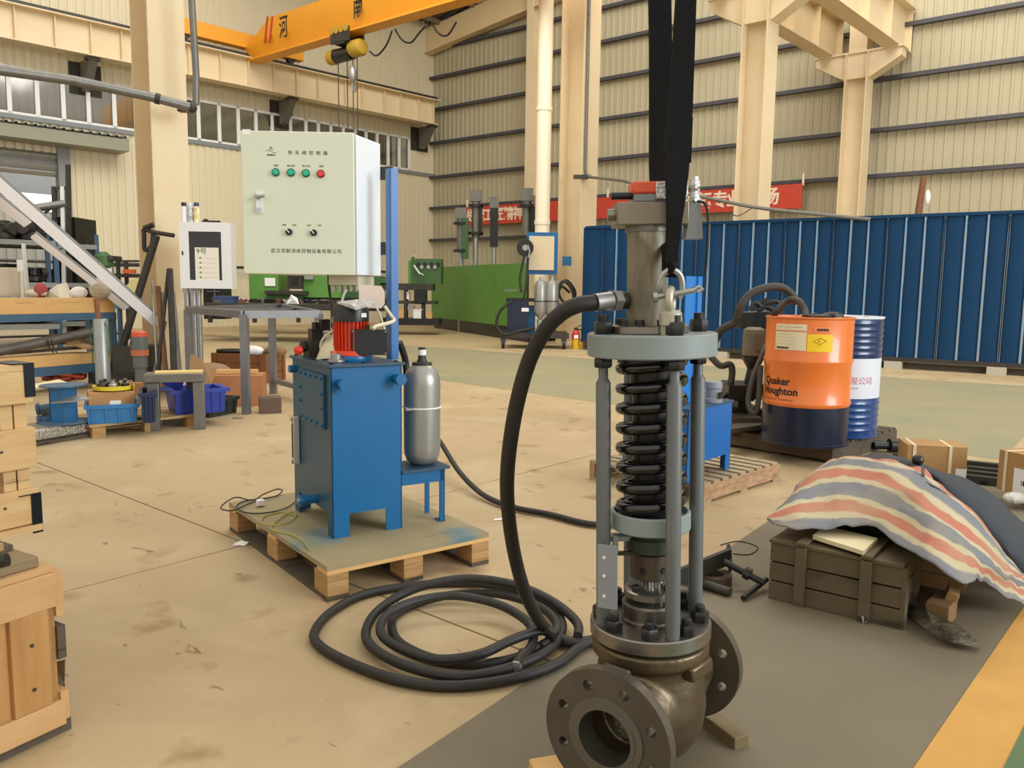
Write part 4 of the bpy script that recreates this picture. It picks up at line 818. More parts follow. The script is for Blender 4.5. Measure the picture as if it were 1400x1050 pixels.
part('pressure_gauge', MB().cyl((.12, .44, h_+.012), (.12, .44, h_+.12), .008, 8).cyl((.12, .425, h_+.15), (.12, .455, h_+.15), .03, 18), galv, U)
def utube(ps, r, m, nm='flexible_tube'): part(nm, MB().tube(catmull([L(Y(*p)) for p in ps], 5), r, 8), m, U)
utube(((455, 440, 3.75), (457, 432, 3.72), (462, 430, 3.7)), .006, tube_m)
utube(((445, 438, 3.75), (452, 450, 3.7), (463, 455, 3.65)), .005, tube_m)
utube(((470, 448, 3.6), (450, 455, 3.6), (439, 468, 3.6), (440, 480, 3.6), (452, 489, 3.55), (472, 484, 3.5)), .005, tube_m)
utube(((526, 419, 3.62), (535, 432, 3.6), (539, 438, 3.58), (530, 442, 3.5), (514, 446, 3.42), (510, 450, 3.4)), .008, tube_m, 'conduit_sleeve')
utube(((515, 421, 3.66), (521, 435, 3.66), (527, 457, 3.66), (529, 470, 3.66)), .005, tube_m)
part('plastic_bag', MB().add([tuple(L(Y(*p))) for p in ((432, 492, 3.55), (440, 470, 3.62), (447, 462, 3.7), (462, 450, 3.68), (471, 458, 3.6), (472, 480, 3.52), (460, 490, 3.48), (447, 490, 3.5), (455, 470, 3.5))], [(0, 1, 8), (1, 2, 8), (2, 3, 8), (3, 4, 8), (4, 5, 8), (5, 6, 8), (6, 7, 8), (7, 0, 8)]), mat('milky_bag', '#d8cfb0', .35), U)
part('orange_cap', MB().box(L(Y(459, 484, 3.47)), (.045, .02, .028), .4).cyl(L(Y(462, 451, 3.6)), L(Y(455, 454, 3.6)), .009, 8), mat('plug_orange', '#e0622a', .4), U, bevel=.003)
# sheet on the motor
pt_ = [L(Y(*p)) for p in ((461, 415, 3.48), (480, 419, 3.36), (486, 424, 3.34), (500, 420, 3.35), (513, 417, 3.38), (512, 412, 3.5), (490, 412, 3.6), (470, 414, 3.56))]
o = part('crumpled_newspaper', MB().add(pt_+[p+Vector((0, 0, .008)) for p in pt_]+[L(Y(489, 413, 3.46))+Vector((0, 0, .012))], [tuple(range(7, -1, -1))]+[(i, (i+1) % 8, 8+(i+1) % 8, 8+i) for i in range(8)]+[(8+i, 8+(i+1) % 8, 16) for i in range(8)]), mat('newsprint', '#cfcbc4', .8, c2='#a9a59f', scale=60, amt=.2), None, M=U.matrix_world.copy(), smooth=False)
tag(o, 'crumpled newspaper sheet lying on top of the orange motor', 'newspaper')
pk = part('folded_card', MB().prism([(0, 0), (.1, 0), (.115, .02), (.115, .075), (.1, .1), (0, .105)], -.004, .004, RX), mat('pinkish_card', '#e0cfc0', .7), None, L(Y(491, 421, 3.62)) and Y(491, 421, 3.66)-Vector((0, 0, 0)), .1)
tag(pk, 'pale pinkish card standing between the motor top and the control cabinet', 'card')
# accumulator and its shelf, to the right rear
ac = Y(577, 600, 3.62); ac = L(ac); ax_, ay_ = ac.x, ac.y
zb_a = L(Y(577, 634, 3.62)).z
zt_a = L(Y(577, 499, 3.62)).z; R_ = .5*50*3.66/1100
part('accumulator', MB().lathe([(.02, zb_a), (.05, zb_a+.004), (R_*.85, zb_a+.022), (R_*.98, zb_a+.05), (R_, zb_a+.08), (R_, zt_a-.09), (R_*.97, zt_a-.06), (R_*.85, zt_a-.028), (R_*.6, zt_a-.004), (.045, zt_a)], Matrix.Translation((ax_, ay_, 0)), 40), silver, U)
part('accumulator_neck', MB().lathe([(.045, zt_a-.005), (.045, zt_a+.012), (.025, zt_a+.014), (.018, zt_a+.03), (.018, zt_a+.075), (.014, zt_a+.08)], Matrix.Translation((ax_, ay_, 0)), 20), dsteel, U)
part('neck_label', MB().lathe([(.0185, zt_a+.045), (.0185, zt_a+.07)], Matrix.Translation((ax_, ay_, 0)), 20, False), paper, U)
part('accumulator_strap', MB().tube([(ax_+(R_+.002)*cos(a), ay_+(R_+.002)*sin(a), L(Y(577, 556, 3.62)).z) for a in [2*pi*k/28 for k in range(28)]], .004, 8, True), white, U)
part('strap_clamp', MB().cyl((ax_-R_-.02, ay_-.05, L(Y(577, 557, 3.6)).z), (ax_-R_+.01, ay_-.06, L(Y(577, 557, 3.6)).z), .008, 8), galv, U)
part('accumulator_shelf', MB().bb(w_, ax_+R_*1.12, ay_-R_*1.2, ay_+R_*1.2, zb_a-.012, zb_a), mat('worn_blue_lid', ''), U)
part('shelf_rail', MB().bb(w_, ax_+R_*.9, ay_-R_*1.0, ay_-R_*1.0+.006, zb_a-.07, zb_a-.012), unitb, U)
part('shelf_leg', MB().bb(ax_+R_*.62, ax_+R_*.9, ay_-R_, ay_-R_+.006, 0, zb_a-.012).bb(ax_+R_*.9-.006, ax_+R_*.9, ay_-R_, ay_-R_+.045, 0, zb_a-.012).bb(ax_+R_*.55, ax_+R_*.95, ay_-R_, ay_-R_+.05, 0, .006), unitb, U)
part('shelf_leg', MB().bb(ax_+R_*.62, ax_+R_*.9, ay_+R_*.9, ay_+R_*.9+.006, 0, zb_a-.012), unitb, U)
part('bottom_fitting', MB().lathe([(.008, zb_a-.085), (.012, zb_a-.07), (.024, zb_a-.06), (.024, zb_a-.02)], Matrix.Translation((ax_-.01, ay_, 0)), 12), dsteel, U)
# post
pb = L(Y(539, 480, 3.72)); ptz = L(Y(537, 230, 3.72)).z
part('cabinet_post', MB().bb(pb.x-.018, pb.x+.022, pb.y, pb.y+.006, h_, ptz).bb(pb.x-.018, pb.x-.012, pb.y, pb.y+.05, h_, ptz), mat('light_blue_post', '#3f78b8', .35, c2='#356cab', scale=3), U)
# --- control cabinet
ct = Y(489, 376, 3.66); cz_ = 1.255
CB = thing('control_cabinet', 'grey-green electrical control cabinet with green and red push buttons on a blue post', 'cabinet', (ct.x, ct.y, Y(489, 376, 3.66).z), radians(-17))
cab = mat('cabinet_grey_green', '#dadec8', .42, c2='#d4d8c1', scale=2); cabs = mat('cabinet_lit_side', '#e9eef2', .4)  # body whiter than the door: strong side light is put into its colour
hc_ = Y(489, 184, 3.66).z-CB.location.z; wc, dc = .49, .235
part('cabinet_body', MB().bb(-wc, 0, .0, dc, 0, hc_), cabs, CB, bevel=.003)
dr = part('door', MB().bb(-wc-.005, -.002, -.022, 0, -.002, hc_+.004), cab, CB, M=Matrix.Translation((-.004, -.006, 0)) @ Matrix.Rotation(radians(19), 4, 'Z'), bevel=.004)
fx = lambda px: -(489-px)/147*wc; fz = lambda py: (376-py)/192*hc_
def on_door(o): return o
for px, py, c in ((386, 238, 'button_green'), (406, 238, 'button_green'), (425.5, 238.5, 'button_green'), (445, 239, 'button_red')):
    b = part('push_button', MB().lathe([(.0175, 0), (.0175, .006), (.014, .009), (.001, .009)], Matrix.Translation((fx(px), -.022, fz(py))) @ RX, 24), mat('button_ring_%s' % c, '#0c4c42' if 'green' in c else '#6d1c20', .3), dr)
    part('button_lens', MB().lathe([(.013, .009), (.012, .014), (.001, .015)], Matrix.Translation((fx(px), -.022, fz(py))) @ RX, 24), mat(c, '#18b58c' if 'green' in c else '#e33b3f', .2), b)
for px, py in ((402, 318.5), (434.5, 319)):
    b = part('selector_switch', MB().lathe([(.0145, 0), (.0145, .012), (.001, .013)], Matrix.Translation((fx(px), -.022, fz(py))) @ RX, 24), blackp, dr)
    part('selector_pointer', MB().box((fx(px)-.004, -.036, fz(py)+.005), (.004, .004, .022), 0, Matrix.Rotation(radians(-38), 4, 'Y')), white, b)
tf = lambda s, px, py, sz, **k: text(s, sz, ink, dr, fm((fx(px), -.0226, fz(py)), (1, 0, 0), (0, 0, 1)), ext=.0002, **k)
tf('快关阀控制器', 428, 211.5, .0195, space=2.15); tf('武汉百耐流体控制设备有限公司', 424, 344.5, .0205, space=1.2)
for s_, px in (('电源', 386), ('阀门全开', 406), ('阀门全关', 426), ('故障', 445.5)): tf(s_, px, 229, .009)
for s_, px in (('远程', 395.5), ('就地', 409), ('自动', 428), ('手动', 442)): tf(s_, px, 309, .0085)
tf('BNMAT', 380.5, 215, .009, sx=1.2, bold=.0003)
lg_ = MB().tube(catmull([(fx(373), -.0228, fz(209)), (fx(379), -.0228, fz(209.5)), (fx(384), -.0228, fz(212)), (fx(388), -.0228, fz(211))], 5), .0007, 5).tube(catmull([(fx(378), -.0228, fz(209)), (fx(380), -.0228, fz(204)), (fx(383), -.0228, fz(208.5))], 5), .0007, 5).tube([(fx(380), -.0228, fz(204.5)), (fx(380.3), -.0228, fz(208.5))], .0006, 5)
part('logo_mark', lg_, ink, dr)
part('corner_sticker', MB().bb(fx(343.5), fx(354), -.0228, -.022, fz(188), fz(181.5)), paper, dr)
hd = part('lock_plate', MB().prism([(fx(364)-.017*cos(a) if False else fx(363.5)+.014*cos(a), fz(279)+(.034 if sin(a) > 0 else -.034)+.014*sin(a)) for a in [2*pi*k/20 for k in range(20)]], .022, .03, Matrix(((1, 0, 0, 0), (0, 0, -1, 0), (0, 1, 0, 0), (0, 0, 0, 1)))), mat('pale_lock', '#e6e6e6', .3), dr)
part('lock_handle', MB().cyl((fx(362), -.03, fz(272)), (fx(362), -.045, fz(272)), .01, 12).cyl((fx(362), -.045, fz(272)), (fx(372), -.05, fz(271)), .0075, 12), galv, hd)
part('lock_shackle', MB().tube([(fx(362), -.034, fz(286)), (fx(362), -.04, fz(292)), (fx(366), -.04, fz(292)), (fx(366), -.034, fz(286))], .002, 6), galv, hd)
part('gland_plate', MB().bb(-.17, -.02, .04, .2, -.045, 0), mat('plate_cream', '#c9c4ac', .5), CB)
for i in range(5): part('cable_gland', MB().cyl((-.155+.03*i, .06, -.045), (-.155+.03*i, .06, -.075), .01, 10), mat('gland_grey', '#b8b5a8', .5), CB)
L2 = local(CB)
for ps in (((492, 396, 3.72), (497, 405, 3.7), (500, 414, 3.66)), ((504, 394, 3.72), (508, 402, 3.72), (506, 412, 3.68)), ((474, 396, 3.72), (470, 404, 3.72), (468, 416, 3.72), (476, 424, 3.72))): part('control_cable', MB().tube(catmull([L2(Y(*p)) for p in ps], 4), .006, 7), white, CB)
tag(part('black_cable', MB().tube(catmull([Y(449, 372, 3.8), Y(450, 395, 3.82), Y(453, 415, 3.82), Y(454, 440, 3.8), Y(453, 462, 3.78), P(455, 478, .9) if False else Y(454, 478, 3.76)], 5), .006, 8), blackp), 'black cable hanging from the cabinet down to the tank lid', 'cable')
part('mount_bracket', MB().bb(-.05, .06, dc, dc+.012, .1, .16), dsteel, CB); part('mount_bracket', MB().bb(-.05, .06, dc, dc+.012, .45, .51), dsteel, CB)
# power lead with plug on the pallet
cpts = [P(x, y, .15) for x, y in ((404, 686), (392, 694), (372, 700), (345, 702), (326, 697), (325, 690), (340, 684), (360, 682), (378, 678), (386, 671), (378, 669), (360, 676), (345, 684), (322, 680), (305, 690), (303, 696), (318, 698), (335, 691), (350, 685))]
pc = thing('power_lead', 'black mains lead with a white plug coiled on the near pallet', 'cable', cpts[0]); L = local(pc)
part('lead', MB().tube(catmull([L(p) for p in cpts], 5), .0035, 7), blackp, pc)
part('plug', MB().box(L(P(356, 687, .16)), (.035, .035, .03), .6), white, pc, bevel=.006)
tag(part('earth_wire', MB().tube(catmull([P(x, y, .146) for x, y in ((404, 705), (385, 700), (362, 706), (358, 715), (378, 718), (398, 712), (405, 703), (395, 701))]+[P(x, y, .146) for x, y in ((370, 722), (395, 730), (412, 738), (424, 752))], 4), .0028, 6), mat('yellow_green_wire', '#a9a54a', .5)), 'thin yellow-green wire curled on the near pallet deck', 'wire')
# ================================================================ LEFT: RACK, CHANNELS, CABINET, CLUTTER
rblue = mat('rack_blue_grey', '#46667f', .5, c2='#3b5a72', scale=5); rblue_d = mat('rack_dark_blue', '#24455f', .5)
# bench rack: right post near (157, 522), running towards the camera's left
R1 = P(158, 520); R1.y = 9.6; R1 = Vector((Y(158, 500, 9.5).x, 9.5, 0)); R2 = Y(-70, 430, 7.9); R2.z = 0
rr_ = thing('timber_rack', 'blue steel rack frame with two yellow timber beams at the far left', 'rack', R2, head(R2, R1)); L = local(rr_); ln = (R1-R2).length
zb1 = Y(157, 407, 9.5).z; zb2 = Y(157, 427, 9.5).z; zc1, zc2 = Y(157, 480, 9.5).z, Y(157, 494, 9.5).z
part('timber_beam', MB().bb(0, ln, -.02, .16, zb2, zb1), woody, rr_, bevel=.004); part('timber_beam', MB().bb(0, ln-.05, .0, .16, zc2, zc1), woody, rr_, bevel=.004)
part('top_rail', MB().bb(0, ln+.02, -.03, .05, zb2-.08, zb2), rblue, rr_); part('bottom_rail', MB().bb(0, ln, .0, .06, zc2-.1, zc2), rblue, rr_)
for x in (ln-.04, .3): part('post', MB().bb(x, x+.07, -.01, .06, 0, zb2-.08), rblue, rr_)
for x in (ln-.04, .3): part('post', MB().bb(x-.02, x+.04, .35, .43, 0, zb2-.08), rblue, rr_)
part('rear_rail', MB().bb(0, ln, .37, .43, zb2-.08, zb2), rblue, rr_); part('rear_rail', MB().bb(0, ln, .37, .43, .2, .26), rblue, rr_)
for i, (x, t_) in enumerate(((.5, 'C500x200'), (ln*.78, 'C-1000x220'))): text('—·—— —' if i else '—— —·—', .045, mat('pencil_mark', '#7c5c34', .8), rr_, fm((ln*(.42+.28*i), -.021, zb1-.05), (1, 0, 0), (0, 0, 1)), name='pencil_note')
pb2 = part('shelf_board', MB().bb(.1, ln-.2, .1, .4, zc1-.04, zc1-.01), woodp, rr_)
# things on top of it
o = part('fabric_bag', MB().add([tuple(p) for p in (Y(64, 407, 9.4), Y(100, 407, 9.3), Y(98, 402, 9.5), Y(91, 386, 9.5), Y(78, 389, 9.4), Y(67, 397, 9.35), Y(82, 407, 9.15), Y(80, 395, 9.6))], [(0, 6, 5), (6, 4, 5), (6, 1, 3), (6, 3, 4), (1, 2, 3), (4, 3, 7), (5, 4, 7), (0, 5, 7), (2, 7, 3), (0, 7, 2, 1)]), mat('dirty_cream_bag', '#cfc4ae', .7), smooth=False); tag(o, 'crumpled cream bag lying on the timber rack', 'bag')
for i, (px, py, w__, h__, m_, lab, nm) in enumerate(((56, 402, .07, .09, mat('faded_red_cloth', '#a8494c', .8), 'small faded red cloth beside the cream bag on the rack', 'red_cloth'), (108, 403, .1, .07, paper, 'small round white bag right of the cream bag on the rack', 'white_bag'), (50, 405, .13, .05, mat('dirty_cream_bag', ''), 'flat cream cloth at the left of the rack clutter', 'cloth'), (137, 405, .13, .13, mat('pale_card', '#b9ad98', .7), 'pale cardboard piece on the rack under the white channels', 'card'))):
    p = Y(px, py, 9.35); tag(part(nm, MB().sphere((0, 0, 0), 1, 10, (w__, .08, h__)), m_, None, (p.x, p.y, zb1+h__*.8), smooth=False), lab, 'cloth' if i != 3 else 'card')
tag(part('wooden_peg', MB().box((0, 0, .06), (.05, .05, .12)), woodr, None, (Y(134, 405, 9.45).x, 9.45, zb1)), 'short brown wooden peg standing on the rack', 'timber')
# long dark pipe & boards on lower shelf
a = Y(-30, 486, 8.3); b = Y(135, 452, 9.3)
tag(part('steel_pipe', MB().cyl(a, b, .055, 16), mat('weathered_pipe', '#55504a', .5, .4, c2='#706a60', scale=6)), 'long weathered dark pipe lying in the timber rack', 'pipe')
a = Y(-30, 462, 9.0); b = Y(180, 455, 10.5)
tag(part('thin_bar', MB().cyl(a, b, .014, 8), dsteel), 'thin dark bar lying behind the weathered pipe in the rack', 'bar')
for i, (p0, p1, c) in enumerate((((10, 483, 8.9), (125, 474, 9.3), woodd), ((60, 470, 9.1), (128, 466, 9.5), woodr), ((90, 465, 9.2), (124, 476, 9.1), woodp))):
    tag(part('loose_board', MB().beam(Y(*p0), Y(*p1), .12, .03), c), ('grey-brown board lying flat on the lower rack shelf', 'red-brown board lying on the lower rack shelf', 'pale board lying crosswise on the lower rack shelf')[i], 'board')
for i, x in enumerate((65, 70)): tag(part('wire_hook', MB().tube([Y(x, 464, 8.75), Y(x+3, 476, 8.8), Y(x+8, 482, 8.8)], .008, 6), dsteel), ('left bent wire hook hung on the weathered pipe', 'right bent wire hook hung on the weathered pipe')[i], 'hook')
# orange wire tangle under the rack
rg_ = random.Random(5); cp_ = mat('copper_red_wire', '#a5452c', .5)
wt_ = thing('wire_tangle', 'tangle of red-orange wire under the timber rack', 'wire', P(90, 522)); L = local(wt_)
for k in range(9):
    pts = [L(P(55+rg_.random()*62, 505+rg_.random()*14, .06+.12*rg_.random())) for _ in range(5)]; part('wire', MB().tube(catmull(pts, 4), .012, 5), cp_, wt_)
# white channels leaning from the upper left down to the clutter
chw = mat('white_channel_paint', '#f6f6fa', .3)
def channel(a, b, w__, lab):
    t = thing('steel_channel', lab, 'channel', a); d_ = (b-a); l = d_.length; x = d_.normalized(); n = x.cross(Vector((0, 1, 0))).normalized(); y = n.cross(x)
    M = Matrix((x, y, n)).transposed().to_4x4(); t.matrix_world = Matrix.Translation(a) @ M
    part('web', MB().bb(0, l, -.006, 0, -w__/2, w__/2), chw, t); part('flange', MB().bb(0, l, 0, .08, w__/2-.008, w__/2), chw, t); part('flange', MB().bb(0, l, 0, .08, -w__/2, -w__/2+.008), greyp, t)
    return t
channel(Y(217, 443, 9.3), Y(-60, 200, 8.0), .115, 'upper long white steel channel sloping down across the far left')
channel(Y(173, 422, 9.5), Y(45, 322, 8.9), .075, 'lower white steel channel sloping below the long one, near the rack')
channel(Y(38, 307, 8.9), Y(-40, 246, 8.4), .1, 'short upper-left white channel above the storage racks')
tag(part('white_strip', MB().beam(Y(32, 333, 9.6), Y(38, 402, 9.6), .05, .02), mat('strip_white', '#dcdcdc', .5)), 'narrow white strip standing upright behind the cream bag', 'strip')
t = thing('sign_stake', 'small white notice on a thin stake behind the rack', 'sign', Y(31, 407, 9.8)); L = local(t); part('stake', MB().beam(L(Y(31, 407, 9.8)), L(Y(30, 370, 9.8)), .02, .02), white, t); part('notice', MB().box(L(Y(28, 363, 9.8)), (.08, .012, .14)), paper, t)
tag(part('white_sheet_roll', MB().lathe([(.16, 0), (.17, .05), (.15, .1), (.17, .3), (.16, .34)], None, 12, False), mat('dirty_cream_bag', ''), None, (Y(16, 402, 9.9).x, 9.9, zb1), smooth=True), 'cream sheet rolled into a drum at the far left of the rack', 'roll')
# storage racks in the doorway
for i, (px, D, lab) in enumerate(((60, 15.5, 'blue storage rack loaded with dark castings seen through the door opening'), (-5, 14.2, 'blue storage rack cut by the left edge of the picture'))):
    q = P(px, 450); q = Vector((Y(px, 400, D).x, D, 0)); t = thing('storage_rack', lab, 'rack', q, radians(38)); wd = 1.9
    for x in (-wd/2, wd/2):
        for y in (0, .9): part('upright', MB().bb(x-.04, x+.04, y-.04, y+.04, 0, 2.3 if i else 2.15), rblue_d, t)
    for z in (.45, 1.2, 1.95):
        part('shelf_beam', MB().bb(-wd/2, wd/2, -.05, 0, z-.09, z), mat('rack_grey', '#7b7d78', .5), t); part('shelf_beam', MB().bb(-wd/2, wd/2, .9, .95, z-.09, z), mat('rack_grey', ''), t); part('shelf_deck', MB().bb(-wd/2, wd/2, 0, .9, z-.03, z), woodd, t)
    part('shelf_brace', MB().beam((wd/2, .0, .45), (wd/2, .9, 1.15), .03, .03), rblue_d, t)
    r_ = random.Random(11+i)
    for z in (.45, 1.2, 1.95):
        for j in range(4):
            k = .16+.1*r_.random(); wpos = t.matrix_basis if False else None
            loc = Matrix.Translation(q) @ Matrix.Rotation(radians(38), 4, 'Z') @ Vector((-wd/2+.3+.43*j, .4, z))
            c = thing('casting', ['dark round casting', 'black flanged casting', 'dark stepped casting', 'greasy black casting'][j]+' on the %s shelf of the %s rack' % ({.45: 'bottom', 1.2: 'middle', 1.95: 'top'}[z], ('doorway', 'far left')[i]), 'casting', loc, r_.random()*3)
            part('casting_body', MB().lathe([(k*.6, 0), (k, .03), (k, k*.6), (k*.6, k*.8), (k*.6, k*1.3), (k*.8, k*1.35), (k*.8, k*1.55)], None, 14), blackp if j % 2 else dsteel, c); part('casting_flange', MB().cyl((0, -k*1.3, k), (0, -k*.6, k), k*.55, 12), dsteel, c)
q = Y(86, 300, 15.8); t = thing('stacked_pipework', 'dark pipe frame standing in the doorway above the racks', 'frame', (q.x, 15.8, 0)); L = local(t)
for x in (74, 86, 93): part('upright', MB().beam(L(Y(x, 255 if x < 90 else 225, 15.8)), Vector((L(Y(x, 400, 15.8)).x, 0, 0)), .07, .07), dsteel if x != 86 else white, t)
part('cross_pipe', MB().cyl(L(Y(46, 285, 15.8)), L(Y(92, 278, 15.8)), .08, 10), galv, t); part('cross_bar', MB().beam(L(Y(72, 257, 15.8)), L(Y(92, 257, 15.8)), .05, .05), dsteel, t); part('brace', MB().beam(L(Y(58, 294, 15.8)), L(Y(86, 272, 15.8)), .04, .04), dsteel, t)
part('dark_machine', MB().bb(L(Y(68, 330, 15.8)).x, L(Y(100, 330, 15.8)).x, .1, .9, 0, L(Y(80, 296, 15.8)).z), blackp, t)
# drill press and wheel-like machine behind
q = Y(142, 400, 15); t = thing('drill_press', 'dark drill press head standing by the left wall behind the white channels', 'machine', (q.x, 15, 0)); L = local(t)
zt_ = L(Y(142, 344, 15)).z; part('base', MB().bb(-.25, .25, 0, .5, 0, .1), dsteel, t); part('post', MB().cyl((0, .3, .1), (0, .3, zt_-.1), .05, 12), galv, t)
part('drill_head', MB().lathe([(.1, zt_-.3), (.16, zt_-.25), (.16, zt_-.08), (.1, zt_-.04), (.06, zt_)], Matrix.Translation((-.03, .1, 0)), 14), grnd, t); part('pulley_cover', MB().box((-.03, .2, zt_-.12), (.42, .4, .1)), dsteel, t, bevel=.02); part('chuck', MB().cyl((.05, .1, zt_-.55), (.05, .1, zt_-.3), .05, 10), white, t); part('drill_table', MB().cyl((0, .1, .95), (0, .1, 1.0), .22, 16), dsteel, t)
q = Y(195, 395, 13); t = thing('chain_hoist_machine', 'cream machine with a large dark round housing on a stand behind the channels', 'machine', (q.x, 13, 0)); L = local(t)
zz_ = L(Y(200, 393, 13)).z
part('round_housing', MB().lathe([(.05, -.12), (.15, -.12), (.2, -.1), (.2, .1), (.12, .12)], Matrix.Translation((.16, 0, zz_)) @ Matrix.Rotation(pi/2, 4, 'X'), 24), dsteel, t)
part('cream_casing', MB().prism([(-.22, zz_-.28), (.35, zz_-.28), (.35, zz_-.18), (.05, zz_+.05), (.1, zz_+.18), (-.1, zz_+.1), (-.22, zz_-.05)], 0, .2, RX), mat('cream_casing', '#c9bf86', .5), t); part('stand_top', MB().bb(-.4, .5, -.15, .4, zz_-.34, zz_-.28), rblue, t)
for x in (-.38, .44): part('stand_leg', MB().bb(x, x+.05, -.1, -.05, 0, zz_-.34), rblue_d, t)
t = thing('wall_tool_bench', 'dark wall bench with an orange part on it behind the drill press', 'bench', (Y(185, 395, 16).x, 16, 0)); L = local(t)
a, b = L(Y(160, 357, 16)), L(Y(212, 357, 16))
part('upper_rail', MB().beam(a, b, .04, .04), dsteel, t); part('lower_rail', MB().beam(L(Y(150, 363, 16)), L(Y(212, 363, 16)), .05, .05), dsteel, t)
for px in (161, 172, 210): p_ = L(Y(px, 356, 16)); part('upright', MB().bb(p_.x-.03, p_.x+.03, -.03, .03, 0, p_.z), dsteel, t)
p_ = L(Y(177, 371, 16)); part('orange_part', MB().box((p_.x, 0, p_.z), (.22, .1, .08)), mat('plug_orange', ''), t); part('bench_top', MB().bb(a.x, b.x, -.3, .4, p_.z-.12, p_.z-.05), dsteel, t)
# strapping cart with hook: long dark handle
A = Y(163, 500, 9.2); A.z = .35; B = Y(214, 322, 9.2)
t = thing('hand_cart', 'dark hand cart with a slanted pole and loop handle left of the notice cabinet', 'cart', (A.x, 9.2, 0)); L = local(t)
part('pole', MB().cyl(L(A), L(B), .042, 12), dsteel, t); part('loop_handle', MB().tube(catmull([L(Y(*p)) for p in ((209, 318, 9.2), (197, 314, 9.2), (197, 322, 9.2), (198, 342, 9.2), (207, 336, 9.2), (209, 322, 9.2))], 4, True), .025, 8, True), blackp, t)
part('handle_grip', MB().cyl(L(Y(197, 312, 9.2)), L(Y(210, 307, 9.2)), .03, 8), blackp, t); part('cross_handle', MB().cyl(L(Y(206, 317, 9.2)), L(Y(238, 322, 9.2)), .025, 8), dsteel, t)
part('cart_base', MB().bb(-.2, .5, -.2, .3, .12, .2), blackp, t); part('cart_wheel', MB().cyl((-.25, 0, .1), (-.2, 0, .1), .1, 14).cyl((.5, 0, .1), (.55, 0, .1), .1, 14), blackp, t); part('cart_body', MB().bb(0, .4, -.15, .25, .2, .5), dsteel, t)
# leaning bars around the column
for i, (a, b, r_, m_, lab) in enumerate(((((228, 520), (216, 392)), None, .03, woodr, 'rusty brown bar leaning left of the column'), (((212, 520), (230, 372)), None, .022, dsteel, 'thin dark bar leaning across the bar bundle'), (((238, 505), (232, 368)), None, .035, dsteel, 'thick dark bar leaning at the column'), (((246, 505), (236, 400)), None, .028, steelg, 'grey bar leaning close to the column'), (((222, 520), (222, 400)), None, .016, galv, 'thin bright bar standing among the leaning bars'), (((205, 520), (226, 440)), None, .02, steelg, 'short grey bar leaning to the right among the bars'), (((216, 520), (208, 385)), None, .014, galv, 'slender bright rod leaning left among the bars'))):
    p0, p1 = Y(*a[0], 9.0), Y(*a[1], 9.35); p0.z = .0; p0 = Y(a[0][0], a[0][1], 8.9); p0.z = .02
    tag(part('leaning_bar', MB().cyl(p0, p1, r_, 8), m_), lab, 'bar')
tag(part('scrap_heap', MB().add(*(lambda r: ([tuple(P(165+r.random()*70, 520-r.random()*6, .02+.22*r.random())) for _ in range(30)], [(i, i+1, i+2) for i in range(28)]))(random.Random(4))), blackp, smooth=False), 'dark scrap heaped at the foot of the leaning bars', 'scrap')
bpy.data.objects['scrap_heap']['kind'] = 'stuff'
tag(part('cardboard_flap', MB().box((0, 0, .15), (.12, .02, .3), .3), mat('pale_cardboard', '#a98f6e', .8), None, P(236, 500)), 'small brown board standing among the leaning bars', 'card')
# wire bundle pink
q = Y(201, 420, 11.5); tag(part('rope_coil', MB().tube(catmull([(q.x+.13*cos(a), 11.5, q.z+.12*sin(a)+.01*k) for k, a in enumerate([i*.9 for i in range(16)])], 3), .014, 6), mat('pink_rope', '#b04a58', .7)), 'pinkish rope coil hanging behind the white channel end', 'rope')
# small grey pump motor with orange lid
q = P(192, 528); q.y = 8.2; q = Vector((Y(192, 500, 8.2).x, 8.2, 0)); t = thing('pump_motor', 'grey vertical pump motor with an orange lid and flange beside the leaning bars', 'motor', q); L = local(t)
zz_ = [L(Y(192, y, 8.2)).z for y in (453, 460, 478, 486, 502, 530)]
part('orange_lid', MB().lathe([(.075, zz_[1]), (.075, zz_[0]-.01), (.065, zz_[0])], None, 18), mat('lid_orange', '#d4563a', .45), t); part('motor_body', MB().cyl((0, 0, zz_[2]), (0, 0, zz_[1]), .08, 18), mat('motor_grey', '#5f6460', .5), t); part('orange_flange', MB().cyl((0, 0, zz_[3]), (0, 0, zz_[2]), .085, 18), mat('flange_orange', '#b5663e', .5), t)
part('pump_body', MB().lathe([(.09, 0), (.09, .03), (.055, .06), (.055, zz_[4]), (.07, zz_[4]), (.07, zz_[3])], None, 18), mat('motor_grey', ''), t); part('terminal_cover', MB().cyl((-.09, -.02, (zz_[1]+zz_[2])/2), (-.07, -.02, (zz_[1]+zz_[2])/2), .04, 14), galv, t)
# grey cylinder with rod standing in front of the rack
q = Vector((Y(141, 515, 7.2).x, 7.2, 0)); t = thing('steel_cylinder', 'grey steel cylinder with a brown rod standing upright before the timber rack', 'cylinder', q); L = local(t)
za, zb_ = L(Y(141, 436, 7.2)).z, L(Y(141, 409, 7.2)).z
part('barrel', MB().lathe([(.062, .12), (.062, za-.01), (.055, za)], None, 24), mat('zinc_cylinder', '#8c8f8c', .4, .6, c2='#a0a29e', scale=6), t); part('rod', MB().cyl((-.02, 0, za), (-.03, 0, zb_), .022, 12), woodr, t); part('foot', MB().cyl((0, 0, 0), (0, 0, .12), .07, 20), dsteel, t)
part('green_wire', MB().tube(catmull([(.03, -.03, za), (.075, -.03, za-.08), (.085, -.02, za-.2), (.07, 0, za-.33)], 4), .005, 5).tube(catmull([(-.03, -.03, za), (-.08, -.03, za-.1), (-.075, -.02, za-.35), (-.1, -.01, za-.45)], 4), .005, 5), mat('green_wire', '#2b6a45', .5), t)
